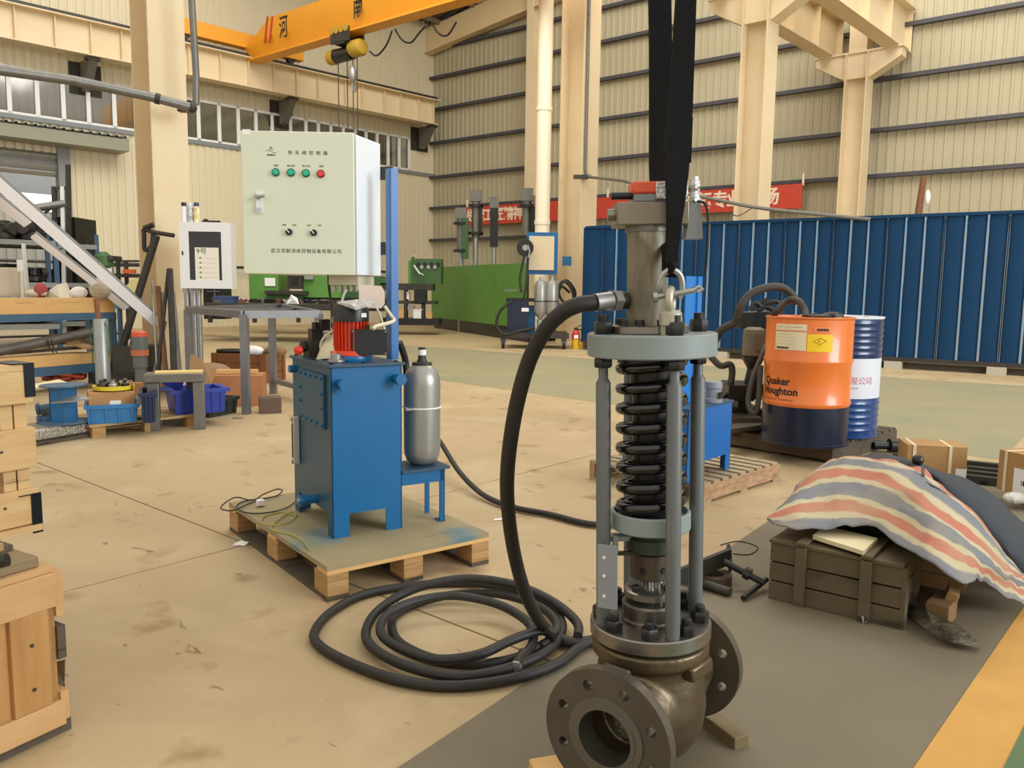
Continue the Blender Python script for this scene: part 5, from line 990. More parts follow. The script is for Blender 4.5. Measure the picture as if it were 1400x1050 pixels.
# --- notice cabinet on conduits
q = Y(247, 394, 8.8); t = thing('notice_cabinet', 'white wall-box with a dark window and paper notice, mounted before the left column', 'cabinet', (q.x, 8.8, q.z), radians(6)); hc2 = Y(247, 303, 8.8).z-q.z; wc2 = .54
part('box_body', MB().bb(-.0, wc2, .02, .24, 0, hc2), mat('box_white', '#d9d8d0', .4), t); dr2 = part('door_frame', MB().bb(0, wc2, 0, .02, 0, .09).bb(0, wc2, 0, .02, hc2-.1, hc2).bb(0, .1, 0, .02, .09, hc2-.1).bb(wc2-.1, wc2, 0, .02, .09, hc2-.1), white, t)
part('window', MB().bb(.1, wc2-.1, .008, .014, .09, hc2-.1), mat('dark_window', '#2a2829', .1), t); sh_ = part('notice_sheet', MB().bb(.16, wc2-.13, .003, .006, .09, hc2*.62), mat('notice_paper', '#eae6d4', .7), t)
text('9号', .075, ink, sh_, fm((.23, .0025, hc2*.56), (1, 0, 0), (0, 0, 1)), name='handwriting')
for i in range(6): text('·●— ~—–— —', .028, mat('soft_ink', '#77756b', .7), sh_, fm((.29, .0025, hc2*.46-.052*i), (1, 0, 0), (0, 0, 1)), name='handwriting')
part('lock', MB().bb(.025, .04, -.005, 0, hc2*.5, hc2*.56), dsteel, t)
for x in (.03, .08, -.05): pass
for i, (px, w__) in enumerate(((253, .03), (262, .04), (269, .03))):
    a = Y(px, 400, 9.0); cd = thing('conduit', ('left silver conduit below the notice cabinet', 'middle thick silver conduit below the notice cabinet', 'right silver conduit below the notice cabinet')[i], 'pipe', (a.x, 9.05, 0)); part('tube', MB().cyl((0, 0, 0), (0, 0, q.z), w__, 12), galv, cd); part('bushing', MB().cyl((0, 0, q.z-.05), (0, 0, q.z), w__*1.3, 12), galv, cd)
for i, (px, c1_, c2_, lab) in enumerate(((252, paper, blackp, 'white spray can with black cap on top of the notice cabinet'), (260.5, mat('can_pattern', '#8b8f98', .4, c2='#e0e0e0', scale=60, amt=.1), white, 'patterned grey spray can in the middle on the notice cabinet'), (269, mat('can_yellow', '#d9c34a', .4, c2='#e9e6da', scale=20, amt=.1), mat('cap_blue', '#27406f', .4), 'yellow spray can with blue cap on the notice cabinet'))):
    a = Y(px, 300, 8.93); c = thing('spray_can', lab, 'can', (a.x, 8.93, q.z+hc2)); k = .032
    part('can_body', MB().lathe([(k, 0), (k, .16), (k*.8, .175)], None, 16), c1_, c); part('cap', MB().cyl((0, 0, .175), (0, 0, .215), k*.85, 14), c2_, c)
tag(part('small_tool', MB().box((0, 0, .012), (.18, .06, .024), .1).box((-.06, 0, .03), (.03, .05, .02)), blackp, None, (Y(288, 300, 8.9).x, 8.92, q.z+hc2)), 'small black tool lying on the right of the notice cabinet', 'tool')
# --- reel, foil parcel, totes
fo = P(42, 612); fo2 = P(128, 597); t = thing('foil_parcel', 'long parcel wrapped in silvery bubble foil on a dark board', 'parcel', fo-(fo2-fo)*.6, head(fo, fo2)); l = (fo2-fo).length*1.6
part('under_board', MB().bb(0, l+.02, 0, .35, 0, .03), woodd, t); part('parcel', MB().bb(0, l, .01, .33, .03, .125), mat('bubble_foil', '#a9a49a', .3, .7, bump=1.0, bscale=60), t, bevel=.02)
sb_ = P(88, 577, .125); t = thing('cable_reel', 'empty blue steel reel with round end plates on the foil parcel', 'reel', sb_); k = .5*52*6.2/1100
part('base_disc', MB().cyl((0, 0, 0), (0, 0, .014), .175, 32), rblue, t); hh = Y(84, 527, 6.2).z-.125
for a in (.5, 2.07, 3.6, 5.2): part('reel_rib', MB().beam((.0, 0, .014), (0, 0, hh), .006, .01).box((.045*cos(a), .045*sin(a), (hh+.014)/2), (.1, .008, hh-.014), a), unitb, t)
part('hub', MB().ring(.098, .092, .014, hh, None, 6), mat('reel_blue', '#1b5f8f', .4), t); part('top_disc', MB().cyl((0, 0, hh), (0, 0, hh+.01), .16, 32), rblue, t)
tag(part('metal_offcut', MB().add([(-.1, 0, 0), (.1, -.03, .02), (.2, .02, .035), (.05, .06, .05), (-.1, 0, .008), (.1, -.03, .028), (.2, .02, .043), (.05, .06, .058)], [(3, 2, 1, 0), (4, 5, 6, 7), (0, 1, 5, 4), (1, 2, 6, 5), (2, 3, 7, 6), (3, 0, 4, 7)]), galv, None, Y(88, 552, 6.02), smooth=False), 'shiny triangular sheet offcut sticking out beside the blue reel', 'sheet metal')
tag(part('pale_board', MB().beam(Y(44, 530, 6.35), Y(86, 522, 6.5), .25, .02), mat('pale_plywood', '#dccfa6', .7)), 'pale plywood offcut leaning on the blue reel', 'board')
for i, (x, y) in enumerate(((50, 560), (58, 570), (52, 577))): tag(part('blue_fitting', MB().cyl((0, 0, 0), (.12, .05, .02), .035, 10).cyl((0, 0, 0), (.02, .008, .003), .05, 10), (rblue, blackp, rblue_d)[i], None, P(x, y, .17-.02*i)), ('pale blue pipe fitting at the left of the reel, topmost', 'black pipe fitting left of the reel', 'dark blue pipe fitting left of the reel, lowest')[i], 'fitting')
# low pallet with totes
pa0 = P(120, 592); pb0 = P(272, 574); pt0 = thing('pallet', 'low wooden pallet under the blue totes and the blue crate', 'pallet', P(124, 600), head(P(124, 600), P(270, 583))); l = (P(270, 583)-P(124, 600)).length
for j in range(5): part('deck_plank', MB().bb(0, l, .01+.14*j, .12+.14*j, .085, .105), woodp, pt0)
for x in (0, l*.47, l-.1):
    part('pallet_block', MB().bb(x+.02, x+.12, .02, .1, 0, .085), lamw, pt0); part('pallet_block', MB().bb(x+.02, x+.12, .5, .6, 0, .085), lamw, pt0)
def tote(a, b, z, dep, h, m_, lab, nm='plastic_tote', ribs=4, fl=.012):
    A, B = P(*a, z), P(*b, z); l = (B-A).length; t = thing(nm, lab, 'crate' if 'crate' in nm else 'tote', A, head(A, B))
    g = .014; q_ = [(g, g), (l-g, g), (l-g, dep-g), (g, dep-g)]; Q_ = [(0, 0), (l, 0), (l, dep), (0, dep)]; e = fl
    vs = [(x, y, 0) for x, y in q_]+[(x, y, h) for x, y in Q_]+[(x+(e if x < l/2 else -e), y+(e if y < dep/2 else -e), h) for x, y in Q_]+[(x+(e if x < l/2 else -e), y+(e if y < dep/2 else -e), .01) for x, y in q_]
    fs = [(3, 2, 1, 0)]+[(i, (i+1) % 4, 4+(i+1) % 4, 4+i) for i in range(4)]+[(4+i, 4+(i+1) % 4, 8+(i+1) % 4, 8+i) for i in range(4)]+[(8+i, 8+(i+1) % 4, 12+(i+1) % 4, 12+i) for i in range(4)]+[(12, 13, 14, 15)]
    part('tub', MB().add(vs, fs), m_, t)
    part('rim', MB().bb(-.012, l+.012, -.012, .0, h-.03, h).bb(-.012, l+.012, dep, dep+.012, h-.03, h).bb(-.012, 0, 0, dep, h-.03, h).bb(l, l+.012, 0, dep, h-.03, h), m_, t)
    for i in range(ribs): x = l*(i+.5)/ribs; part('rib', MB().add([(x-.008, .006, .01), (x+.008, .006, .01), (x+.008, -.008, h-.03), (x-.008, -.008, h-.03), (x-.008, .016, .01), (x+.008, .016, .01), (x+.008, .004, h-.03), (x-.008, .004, h-.03)], [(0, 1, 2, 3), (4, 7, 6, 5), (0, 4, 5, 1), (3, 2, 6, 7), (0, 3, 7, 4), (1, 5, 6, 2)]), m_, t)
    return t, l
tblue = mat('tote_blue', '#3279b4', .45, c2='#2c6fa6', scale=5); tdeep = mat('crate_royal_blue', '#233a9c', .45); tdark = mat('tote_dark_grey', '#2f3533', .5)
tt, l = tote((118, 581), (190, 577), .105, .42, .15, tblue, 'light blue plastic tote holding a cardboard box and a yellow tray')
bx = thing('cardboard_box', 'open tan cardboard box with white labels inside the light blue tote', 'box', tt.matrix_basis @ Vector((.05, .06, .012)), tt.rotation_euler[2]+.05); part('carton', MB().bb(-.03, l-.07, 0, .27, 0, .23), card, bx, bevel=.004); part('shipping_label', MB().bb(.12, .2, -.002, 0, .07, .16), paper, bx); part('shipping_label', MB().bb(.22, .3, -.002, 0, .03, .12), white, bx); part('box_flap', MB().beam((l-.13, 0, .24), (l-.1, .13, .31), .25, .004) if False else MB().bb(l-.08, l-.075, 0, .27, .23, .29), card, bx)
ty = thing('yellow_tray', 'round yellow tray full of dark valve parts on the cardboard box', 'tray', bx.matrix_basis @ Vector((.16, .13, .24)))
part('tray_rim', MB().ring(.155, .14, 0, .03, None, 28).cyl((0, 0, 0), (0, 0, .008), .145, 28), mat('tray_yellow', '#dcc52a', .4), ty)
for i, (x, y, r_) in enumerate(((-.07, -.05, .04), (.03, -.07, .035), (.09, 0, .03), (-.02, .05, .045), (.06, .07, .03), (-.09, .04, .03), (0, -.01, .03))):
    c = part('valve_part', MB().lathe([(r_*.6, 0), (r_, .01), (r_, .035), (r_*.5, .045), (r_*.5, .065)], None, 12), (dsteel, galv, blackp)[i % 3], None, ty.location+Vector((x, y, .009))); tag(c, 'small turned valve part in the yellow tray, '+('lying at its front left', 'lying at its very front', 'at its right edge', 'towards the back, left of middle', 'lying at its back right', 'at its left edge', 'in its middle')[i], 'part', 'valve parts in the yellow tray')
cr, l = tote((218, 572), (252, 570.5), .105, .35, .2, tdeep, 'royal blue plastic crate behind the steel trestle, right end showing', 'plastic_crate', 6); 
cr.location = P(222, 574, .105)+Vector((0, .22, 0)); cr.rotation_euler[2] = head(P(213, 582), P(288, 576)); 
for c in cr.children: c.scale.x = .44/l if l else 1; c.scale.z = 1.05
tn, l = tote((193, 579), (214, 578), .105, .4, .24, mat('crate_navy', '#16294c', .5), 'dark navy crate between the light blue tote and the trestle', 'plastic_crate', 4)
tag(part('cardboard_piece', MB().box((0, 0, .1), (.26, .02, .2), 0, Matrix.Rotation(.15, 4, 'X')), mat('orange_cardboard', '#c08a58', .8), None, Y(176, 538, 6.95)-Vector((0, 0, .1))), 'orange-brown cardboard piece standing in the navy crate', 'card')
for i, (x, y) in enumerate(((225, 532), (238, 530))): tag(part('cardboard_piece', MB().box((0, 0, .06), (.16, .015, .12), .2*i, Matrix.Rotation(.4, 4, 'Y')), (card, tdeep)[i], None, Y(x, y, 6.95)), ('tan card sticking out of the royal blue crate', 'blue lid piece in the royal blue crate')[i], 'card')
td, l = tote((287, 572), (326, 564), 0, .35, .16, tdark, 'dark grey plastic tote on the floor right of the royal blue crate')
# steel trestle
ta_ = P(203, 590); tb2 = P(281, 587); hz_ = Y(213, 512, ta_.y).z; l = (tb2-ta_).length
st = thing('steel_trestle', 'grey steel box-section trestle with a cardboard sheet on top', 'trestle', ta_, head(ta_, tb2))
part('top_beam', MB().bb(-.02, l+.0, -.02, .2, hz_-.07, hz_), steelg, st, bevel=.006)
for x, y in ((0, .0), (l-.09, .0)): part('leg', MB().bb(x, x+.09, y, y+.09, 0, hz_-.07), steelg, st, bevel=.006)
part('leg', MB().bb(-.0, .08, .1, .19, 0, hz_-.07), steelg, st, bevel=.006); part('leg', MB().bb(l-.16, l-.08, .28, .36, 0, hz_-.07), dsteel, st); part('floor_rail', MB().bb(.08, l-.08, .3, .34, 0, .06), steelg, st)
tag(part('cardboard_sheet', MB().box((0, 0, 0), (.37, .17, .012)), mat('yellow_card', '#d8bd78', .8), None, st.matrix_basis @ Vector((l*.55, .11, hz_+.006)), st.rotation_euler[2]+.05), 'yellowish cardboard sheet on the steel trestle', 'card')
# steel table frame
legs = [(Y(276, 500, 8.0), .05), (Y(336, 560, 0.1+P(337, 566).y), .05), (Y(373, 540, P(374, 539).y), .05), (Y(431, 470, P(437, 515).y), .05)]
tz = Y(337, 430, P(337, 566).y).z; a, b, c, d_ = Vector((legs[0][0].x, 8.3, 0)), Vector((P(337, 566).x, P(337, 566).y, 0)), Vector((P(374, 538).x, P(374, 538).y, 0)), None
d_ = b+Vector((.95, .55, 0)); e_ = a+(d_-b)
t = thing('table_frame', 'bare grey steel table frame standing left of the power unit', 'table', b); L = local(t)
sq = mat('square_tube_steel', '#77777a', .4, .5, c2='#8a8a8c', scale=8)
P4 = [b, Vector((Y(500*0+436, 440, 7.9).x, 7.9, 0)), Vector((Y(385, 425, 10.5).x, 10.5, 0)), Vector((Y(272, 430, 9.0).x, 8.7, 0))]
for q_ in (P4[0], P4[3], Vector((P(374, 538).x, P(374, 538).y, 0)), P4[1]): ql = L(q_); part('leg', MB().bb(ql.x-.035, ql.x+.035, ql.y-.035, ql.y+.035, 0, tz), sq, t)
for i in range(4): part('top_rail', MB().beam(L(P4[i])+Vector((0, 0, tz-.0)), L(P4[(i+1) % 4])+Vector((0, 0, tz)), .06, .07), sq, t)
part('top_rail', MB().beam((L(P4[0])+L(P4[3]))/2+Vector((0, 0, tz)), (L(P4[1])+L(P4[2]))/2+Vector((0, 0, tz)), .05, .05), sq, t)
part('lower_rail', MB().beam(L(P(374, 538))+Vector((0, 0, .15)), L(P4[1])+Vector((0, 0, .15)), .05, .05), sq, t)
tag(part('steel_block', MB().bb(0, .2, 0, .16, 0, .15), mat('brown_block', '#5c463c', .6, c2='#6b5448', scale=10), None, P(355, 566), radians(20), bevel=.004), 'small brown steel block on the floor beside the table leg', 'block')
# wooden crates behind the table
def crate(A, rz, w__, d__, h__, m_, lab, nm='wooden_crate', n=3, open_=True, z=0):
    t = thing(nm, lab, 'crate', A, rz); ph = h__/n
    for i in range(n):
        z0_, z1_ = i*ph+.004, (i+1)*ph-.004
        part('plank', MB().bb(0, w__, 0, .018, z0_, z1_), m_, t); part('plank', MB().bb(0, w__, d__-.018, d__, z0_, z1_), m_, t); part('plank', MB().bb(w__-.018, w__, .018, d__-.018, z0_, z1_), m_, t); part('plank', MB().bb(0, .018, .018, d__-.018, z0_, z1_), m_, t)
    for x in (.0, w__-.06): part('batten', MB().bb(x, x+.06, -.016, 0, 0, h__), m_, t)
    for y in (0, d__-.06): part('batten', MB().bb(w__, w__+.016, y, y+.06, 0, h__), m_, t)
    part('bottom', MB().bb(.018, w__-.018, .018, d__-.018, 0, .02), m_, t)
    if not open_:
        for i in range(3): part('lid_board', MB().bb(0, w__, d__*i/3+.003, d__*(i+1)/3-.003, h__, h__+.018), m_, t)
    return t
q = P(353, 508); k1 = Y(293, 470, 10.1)
crate(Vector((k1.x, 10.0, 0)), radians(-12), .72, .5, .36, woodr, 'open red-brown wooden crate full of scrap behind the steel table frame').location.z = 0
for i, (x, y, m_, lab, nm) in enumerate(((315, 463, blackp, 'black cable coil on top of the red-brown crate', 'cable_coil'), (345, 462, paper, 'white crumpled plastic on the red-brown crate', 'plastic_sheet'), (376, 458, mat('brown_rag', '#8d6b4b', .8), 'brown wrapped bundle on the right of the red-brown crate', 'bundle'))):
    p = Y(x, y, 10.1); tag(part(nm, MB().tube([(.16*cos(a), .1*sin(a), 0) for a in [2*pi*j/16 for j in range(16)]], .025, 6, True) if i == 0 else MB().sphere((0, 0, 0), 1, 7, (.15, .1, .07)), m_, None, (p.x, p.y, .38), smooth=i == 0), lab, ('cable', 'plastic', 'bundle')[i])
q = P(288, 545); t = thing('plywood_box', 'plain orange-brown plywood box between the dark tote and the table', 'box', Vector((Y(287, 540, 7.9).x, 7.9, 0)), radians(10)); part('front_panel', MB().bb(0, .5, 0, .012, 0, .3).bb(.488, .5, .012, .35, 0, .3).bb(0, .012, .012, .35, 0, .3).bb(0, .5, .338, .35, 0, .3), mat('orange_plywood', '#b97f55', .7, c2='#ad744a', scale=3), t); part('top_flap', MB().bb(0, .5, 0, .35, .3, .306), mat('orange_plywood', ''), t)
tag(part('timber_offcuts', MB().beam((-.2, 0, .02), (.2, .05, .02), .1, .04), woody, None, (t.location.x+.2, 8.1, .31)), 'light timber offcut lying on the orange-brown plywood box', 'timber')
tag(part('torn_cardboard', MB().add([(0, 0, 0), (.22, .02, .02), (.12, .05, .25), (.02, .06, .3), (.25, .08, .12)], [(0, 1, 2, 3), (1, 4, 2)]), mat('torn_brown_card', '#a98458', .8), None, Y(256, 520, 7.6)-Vector((0, 0, .05)), smooth=False), 'torn brown cardboard standing behind the steel trestle', 'card')
tag(part('brown_sack', MB().sphere((0, 0, .09), 1, 10, (.22, .15, .09)), mat('brown_sack_cloth', '#93755a', .8, bump=.4), None, (Y(283, 505, 8.2).x, 8.3, .22)), 'rumpled brown sack behind the trestle near the plywood box', 'sack')
tag(part('small_plate', MB().bb(0, .09, 0, .03, 0, .012), galv, None, P(318, 573), .1), 'tiny metal plate on the floor before the dark tote', 'plate')

# ================================================================ FAR LEFT FOREGROUND: WOODEN CRATES
Rc = P(83, 1003); hA = radians(60); x_ax = Vector((cos(hA), sin(hA), 0)); hl = Y(76, 782, Rc.y).z
t = thing('wooden_crate', 'large tan wooden crate cut by the bottom left corner of the picture', 'crate', Rc-x_ax*.62, hA); l = .62
cw = mat('crate_tan_board', '#b98d55', .65, c2='#a0723e', scale=4, stretch=(4, 4, .6), amt=.4, bump=.12, dirt=('#755230', 3, .6)); cwl = mat('crate_light_board', '#c8a272', .65, c2='#b98d58', scale=3, stretch=(1, 5, 5), bump=.08, dirt=('#8a6c48', 6, .68))
for i in range(4): part('side_board', MB().bb(i*l/4+.003, (i+1)*l/4-.003, 0, .014, .05, hl-.02), cw, t)
part('top_rail', MB().bb(0, l, -.016, 0, hl-.09, hl), cwl, t, bevel=.002); part('bottom_rail', MB().bb(0, l+.008, -.018, 0, .03, .10), cwl, t, bevel=.002); part('upright_batten', MB().bb(l-.12, l-.025, -.016, 0, .10, hl-.09), cw, t, bevel=.002); part('upright_batten', MB().bb(.1, .2, -.016, 0, .10, hl-.09), cw, t)
for z0_, z1_ in ((hl-.12, hl+.0), (.21, .30), (.04, .12)): part('end_cleat', MB().bb(l, l+.022, -.01, .05, z0_, z1_), woodd if z0_ < .3 and z0_ > .1 else cwl, t)
part('end_panel', MB().bb(l-.014, l, .0, .5, .04, hl-.01), cw, t); part('back_panel', MB().bb(0, l, .49, .5, .04, hl-.01), cw, t); part('skid', MB().bb(0, l+.03, .0, .08, 0, .035), woodd, t); part('skid', MB().bb(0, l, .4, .48, 0, .035), woodd, t)
part('torn_plastic', MB().add([(l+.023, 0, .2), (l+.035, .03, .12), (l+.03, .01, .05), (l+.022, .05, .03), (l+.02, .05, .18)], [(0, 1, 4), (1, 2, 3), (1, 3, 4)]), mat('grimy_plastic', '#7c745a', .3), t, smooth=False)
for x, z in ((l-.07, hl*.62), (l-.07, .16), (l-.2, hl-.045)): part('nail', MB().cyl((x, -.019, z), (x, -.016, z), .005, 8), dsteel, t)
def topboard(x0, x1, y0, y1, z, th, lab, m_, r_=0): 
    o = part('loose_board', MB().bb(x0, x1, y0, y1, z, z+th), m_, None, t.location, hA+r_, bevel=.003); return tag(o, lab, 'board')
part('lid_board', MB().bb(0, l+.004, .0, .3, hl, hl+.016), cwl, t)
topboard(.0, l-.02, .02, .2, hl+.017, .028, 'weathered grey board lying on the bottom left crate', mat('weathered_grey_board', '#93805e', .8, c2='#7c6b4e', scale=4, stretch=(1, 6, 6), bump=.2))
topboard(.0, l-.07, .07, .21, hl+.062, .022, 'upper weathered board lying on the grey board of the bottom left crate', mat('weathered_brown_board', '#8f7350', .8, c2='#a58860', scale=4, stretch=(1, 6, 6), bump=.2), .02)
o = part('board_spacer', MB().bb(l-.09, l-.03, .12, .20, hl+.046, hl+.061), woodd, None, t.location, hA); tag(o, 'small dark spacer between the two loose boards', 'timber')
tag(part('black_clamp', MB().cyl((-.03, 0, 0), (.01, .01, .01), .017, 10).box((-.04, 0, 0), (.06, .04, .02)), blackp, None, Y(2, 772, 1.9)), 'black clamp at the left edge on the loose boards', 'clamp')
# upper slatted crate
hB = radians(57); xb = Vector((cos(hB), sin(hB), 0)); Db = 2.42; RB = Y(45, 600, Db)
zl = [Y(40, y, Db).z for y in (497, 550, 583, 637, 665, 712)]
u_ = thing('slatted_crate', 'pale slatted timber crate with black strap corners at the left edge, above the bottom crate', 'crate', Vector((RB.x, RB.y, 0))-xb*.8, hB); lb = .8
pale = mat('pale_crate_timber', '#d9b985', .65, c2='#c8a26c', scale=4, stretch=(1, 7, 7), amt=.4, bump=.1, dirt=('#8f7148', 6, .64))
for (z1_, z0_) in ((zl[0]-.02, zl[1]), (zl[2], zl[3]), (zl[4], zl[5])): part('slat', MB().bb(0, lb, -.02, 0, z0_, z1_), pale, u_, bevel=.003); part('slat', MB().bb(0, lb, .5, .52, z0_, z1_), pale, u_); part('end_slat', MB().bb(lb-.022, lb, .0, .5, z0_, z1_), pale, u_)
for x in (lb-.09, lb-.05, .3, .34): part('inner_post', MB().bb(x, x+.035, 0, .03, zl[5]-.01, zl[0]-.03), pale, u_)
part('back_post', MB().bb(lb-.09, lb-.02, .42, .5, zl[5]-.01, zl[0]-.03), pale, u_)
for i in range(4): part('lid_board', MB().bb(0, lb, -.02+.135*i, .11+.135*i, zl[0]-.02, zl[0]), pale, u_, bevel=.002)
part('floor_board', MB().bb(0, lb, -.03, .52, zl[5]-.022, zl[5]-.003), pale, u_)
stp = mat('black_strap', '#232a30', .3, .6)
for z0_, z1_ in ((zl[1]+.02, zl[0]+.004), (zl[5]-.03, zl[4]-.015)): part('corner_strap', MB().bb(lb-.026, lb+.004, -.0245, -.02, z0_, z1_).bb(lb-.0, lb+.004, -.0245, .06, z0_, z0_+.04).bb(lb-.06, lb+.004, -.0245, .1, z1_-.003, z1_), stp, u_, bevel=.001)
for z in (zl[1]+.05, (zl[2]+zl[3])/2, (zl[4]+zl[5])/2+.01): part('nail', MB().cyl((lb-.1, -.023, z), (lb-.1, -.02, z), .004, 8), dsteel, u_)
o = part('support_block', MB().bb(0, .35, .0, .5, 0, zl[5]-.022), woodd, None, u_.location, hB); tag(o, 'dark timber support under the slatted crate at the left edge', 'timber')
o = part('stored_tube', MB().cyl((.2, .2, zl[5]), (.75, .25, zl[5]+.02), .035, 12), galv, None, u_.location, hB); tag(o, 'dull metal tube inside the slatted crate', 'tube')
# ================================================================ RIGHT: DRUMS, SMALL UNIT, PALLETS
def slat_pallet(A, rz, w__, d__, h__, m_, lab, n=9, along='y', runner=None):
    t = thing('pallet', lab, 'pallet', (A.x, A.y, 0), rz); s_ = d__/n
    for i in range(n): part('deck_plank', MB().bb(0, w__, i*s_, i*s_+s_*.72, h__-.018, h__), m_, t)
    for x in (0, w__/2-.025, w__-.05): part('stringer', MB().bb(x, x+.05, 0, d__, .016, h__-.018), runner or m_, t)
    for i in (0, n//2, n-1): part('bottom_plank', MB().bb(0, w__, i*s_, i*s_+s_*.72, 0, .016), m_, t)
    return t
pB = P(962, 690); pB2 = P(1065, 656); pB3 = P(800, 656)
greyw = mat('sun_greyed_pallet_wood', '#b3a182', .8, c2='#9a8768', scale=4, stretch=(1, 6, 6), bump=.15, dirt=('#6d5d45', 4, .66))
t = thing('pallet', 'slatted pale pallet under the small blue unit behind the valve', 'pallet', (pB.x, pB.y, 0), head(pB, pB2)); wl, dl_ = (pB2-pB).length, (pB3-pB).length
for i in range(9): s_ = wl/9; part('deck_plank', MB().bb(i*s_, i*s_+s_*.66, 0, dl_, .105, .122), greyw, t)
for y in (0, dl_/2-.02, dl_-.04): part('stringer', MB().bb(0, wl, y, y+.04, .015, .105), mat('fresh_pallet_stringer', '#bd9a78', .75, c2='#94704f', scale=5, amt=.3, stretch=(2, 8, 8)), t)
for x in (0, wl/2-.04, wl-.08): part('bottom_plank', MB().bb(x, x+.08, 0, dl_, 0, .015), greyw, t)
# small blue unit behind the valve
ua = P(938, 662, .122); ub = P(997, 641, .122); zt_ = Y(997, 549, ub.y).z-.122; hw = (ub-ua).length
t = thing('hydraulic_power_unit', 'small bright blue unit half hidden behind the valve, on the slatted pallet', 'power unit', ua, head(ua, ub)); L = local(t)
ubl = mat('bright_unit_blue', '#1668b4', .35, c2='#1462a8', scale=3)
part('front_panel', MB().prism(legged(hw, zt_, .06, .1), -.006, 0, RX), ubl, t); part('side_panel', MB().prism(legged(.42, zt_, .06, .1), 0, .006, MS), ubl, t); part('side_panel', MB().prism(legged(.42, zt_, .06, .1), hw-.006, hw, MS), ubl, t)
part('back_panel', MB().prism(legged(hw, zt_, .06, .1), -.006, 0, Matrix.Translation((0, .42, 0)) @ RX), ubl, t); part('lid', MB().bb(-.008, hw+.008, -.008, .43, zt_, zt_+.01), mat('worn_blue_lid', ''), t)
pp = L(Y(950, 560, 4.75)); pt2 = L(Y(951, 378, 4.75)).z
part('back_post', MB().bb(pp.x-.02, pp.x+.03, pp.y, pp.y+.012, zt_*.2, pt2).bb(pp.x-.14, pp.x-.02, pp.y+.012, pp.y+.02, pt2-.9, pt2), mat('post_sky_blue', '#2a7cc8', .4), t)
mc = L(Y(975, 548, 4.75)); mr = .055
part('motor', MB().lathe([(mr, 0), (mr, .02), (mr*.85, .025), (mr*.85, .08), (mr*.95, .085), (mr*.9, .12), (mr*.4, .125)], Matrix.Translation((mc.x, mc.y, zt_+.01)), 20), mat('grey_motor_paint', '#8c9198', .45), t); part('motor_label', MB().box((mc.x-.01, mc.y-mr-.001, zt_+.055), (.045, .006, .04), 0), blackp, t)
part('orange_mark', MB().box((mc.x+.05, mc.y-.02, zt_+.045), (.012, .02, .03)), mat('plug_orange', ''), t); part('blue_valve', MB().box((L(Y(935, 530, 4.7)).x, .2, zt_+.07), (.05, .05, .12)), mat('valve_deep_blue', '#2a3f9c', .4), t)
# --- drum pallet
pD = P(990, 609); pD2 = P(1139, 634); pD3 = P(1201, 599)
t = thing('pallet', 'dark dirty pallet carrying the orange and the blue-and-white drums', 'pallet', (pD.x, pD.y, 0), head(pD, pD2)); wl = (pD2-pD).length; dl_ = 1.15
for i in range(8): s_ = dl_/8; part('deck_plank', MB().bb(0, wl, i*s_, i*s_+s_*.8, .115, .135), woodd, t)
for x in (0, wl/2-.03, wl-.06): part('stringer', MB().bb(x, x+.06, 0, dl_, .0, .115), woodd, t)
part('front_board', MB().bb(0, wl, -.02, 0, .02, .13), mat('brown_dirty_board', '#6e5a42', .8, c2='#56452f', scale=4, stretch=(1, 6, 6), bump=.15), t)
zd = .137
def drum(c, R, H, cols, lab, rimm, ribs=()):
    t = thing('oil_drum', lab, 'drum', (c.x, c.y, zd))
    bands = []
    def prof(z0_, z1_):
        pr = [(R, z0_)]
        for z in (H*.335, H*.665):
            if z0_ < z < z1_: pr += [(R, z-.022), (R+.008, z-.006), (R+.008, z+.006), (R, z+.022)]
        for z in ribs:
            if z0_+.012 < z < z1_-.012: pr += [(R, z-.014), (R+.005, z), (R, z+.014)]
        pr.append((R, z1_)); return pr
    for (z0_, z1_, m_, nm) in cols: part(nm, MB().lathe(prof(z0_, z1_), None, 48, False), m_, t)
    part('top_rim', MB().lathe([(R-.012, H-.03), (R, H-.012), (R+.006, H-.006), (R+.006, H+.004), (R-.004, H+.006), (R-.008, H-.008), (.001, H-.012)], None, 48, False), rimm, t)
    part('bottom_rim', MB().lathe([(.001, .004), (R, 0), (R+.006, .004), (R+.006, .016), (R, .02)], None, 48, False), cols[0][2], t)
    part('bung', MB().cyl((R*.6, -.05, H-.012), (R*.6, -.05, H+.004), .03, 16), galv, t)
    return t
dor = mat('drum_orange', '#ea7c33', .28, c2='#e27530', scale=2, coat=.3); dnv = mat('drum_navy', '#131d33', .3); dbl = mat('drum_blue', '#16407c', .25, coat=.3); dwh = mat('drum_white', '#dde2ea', .3)
cO = P(1098, 603, zd); HO = Y(1098, 435, cO.y-.28).z-zd; RO = .295
od = drum(cO, RO, HO, ((0, HO*.33, dnv, 'lower_shell'), (HO*.33, HO-.01, dor, 'upper_shell')), 'orange and dark navy oil drum with labels on the dark pallet', mat('drum_rim_orange', '#d87436', .4))
def cyl_sheet(R, a0, a1, z0_, z1_, n=10): # patch of a cylinder, angles in degrees, 0 = facing -y, positive to the right
    vs = []
    for z in (z0_, z1_):
        for i in range(n+1): a = radians(a0+(a1-a0)*i/n); vs.append((R*sin(a), -R*cos(a), z))
    return MB().add(vs, [(i, i+1, n+2+i, n+1+i) for i in range(n)])
va = degrees(atan2(cO.x, cO.y))   # the drum's side that faces the camera
def ang(px): return degrees(asin(max(-.98, min(.98, (px-1100.5)/59.5))))-va*1.0
def dz(py): return (598-py)/165*HO+.0
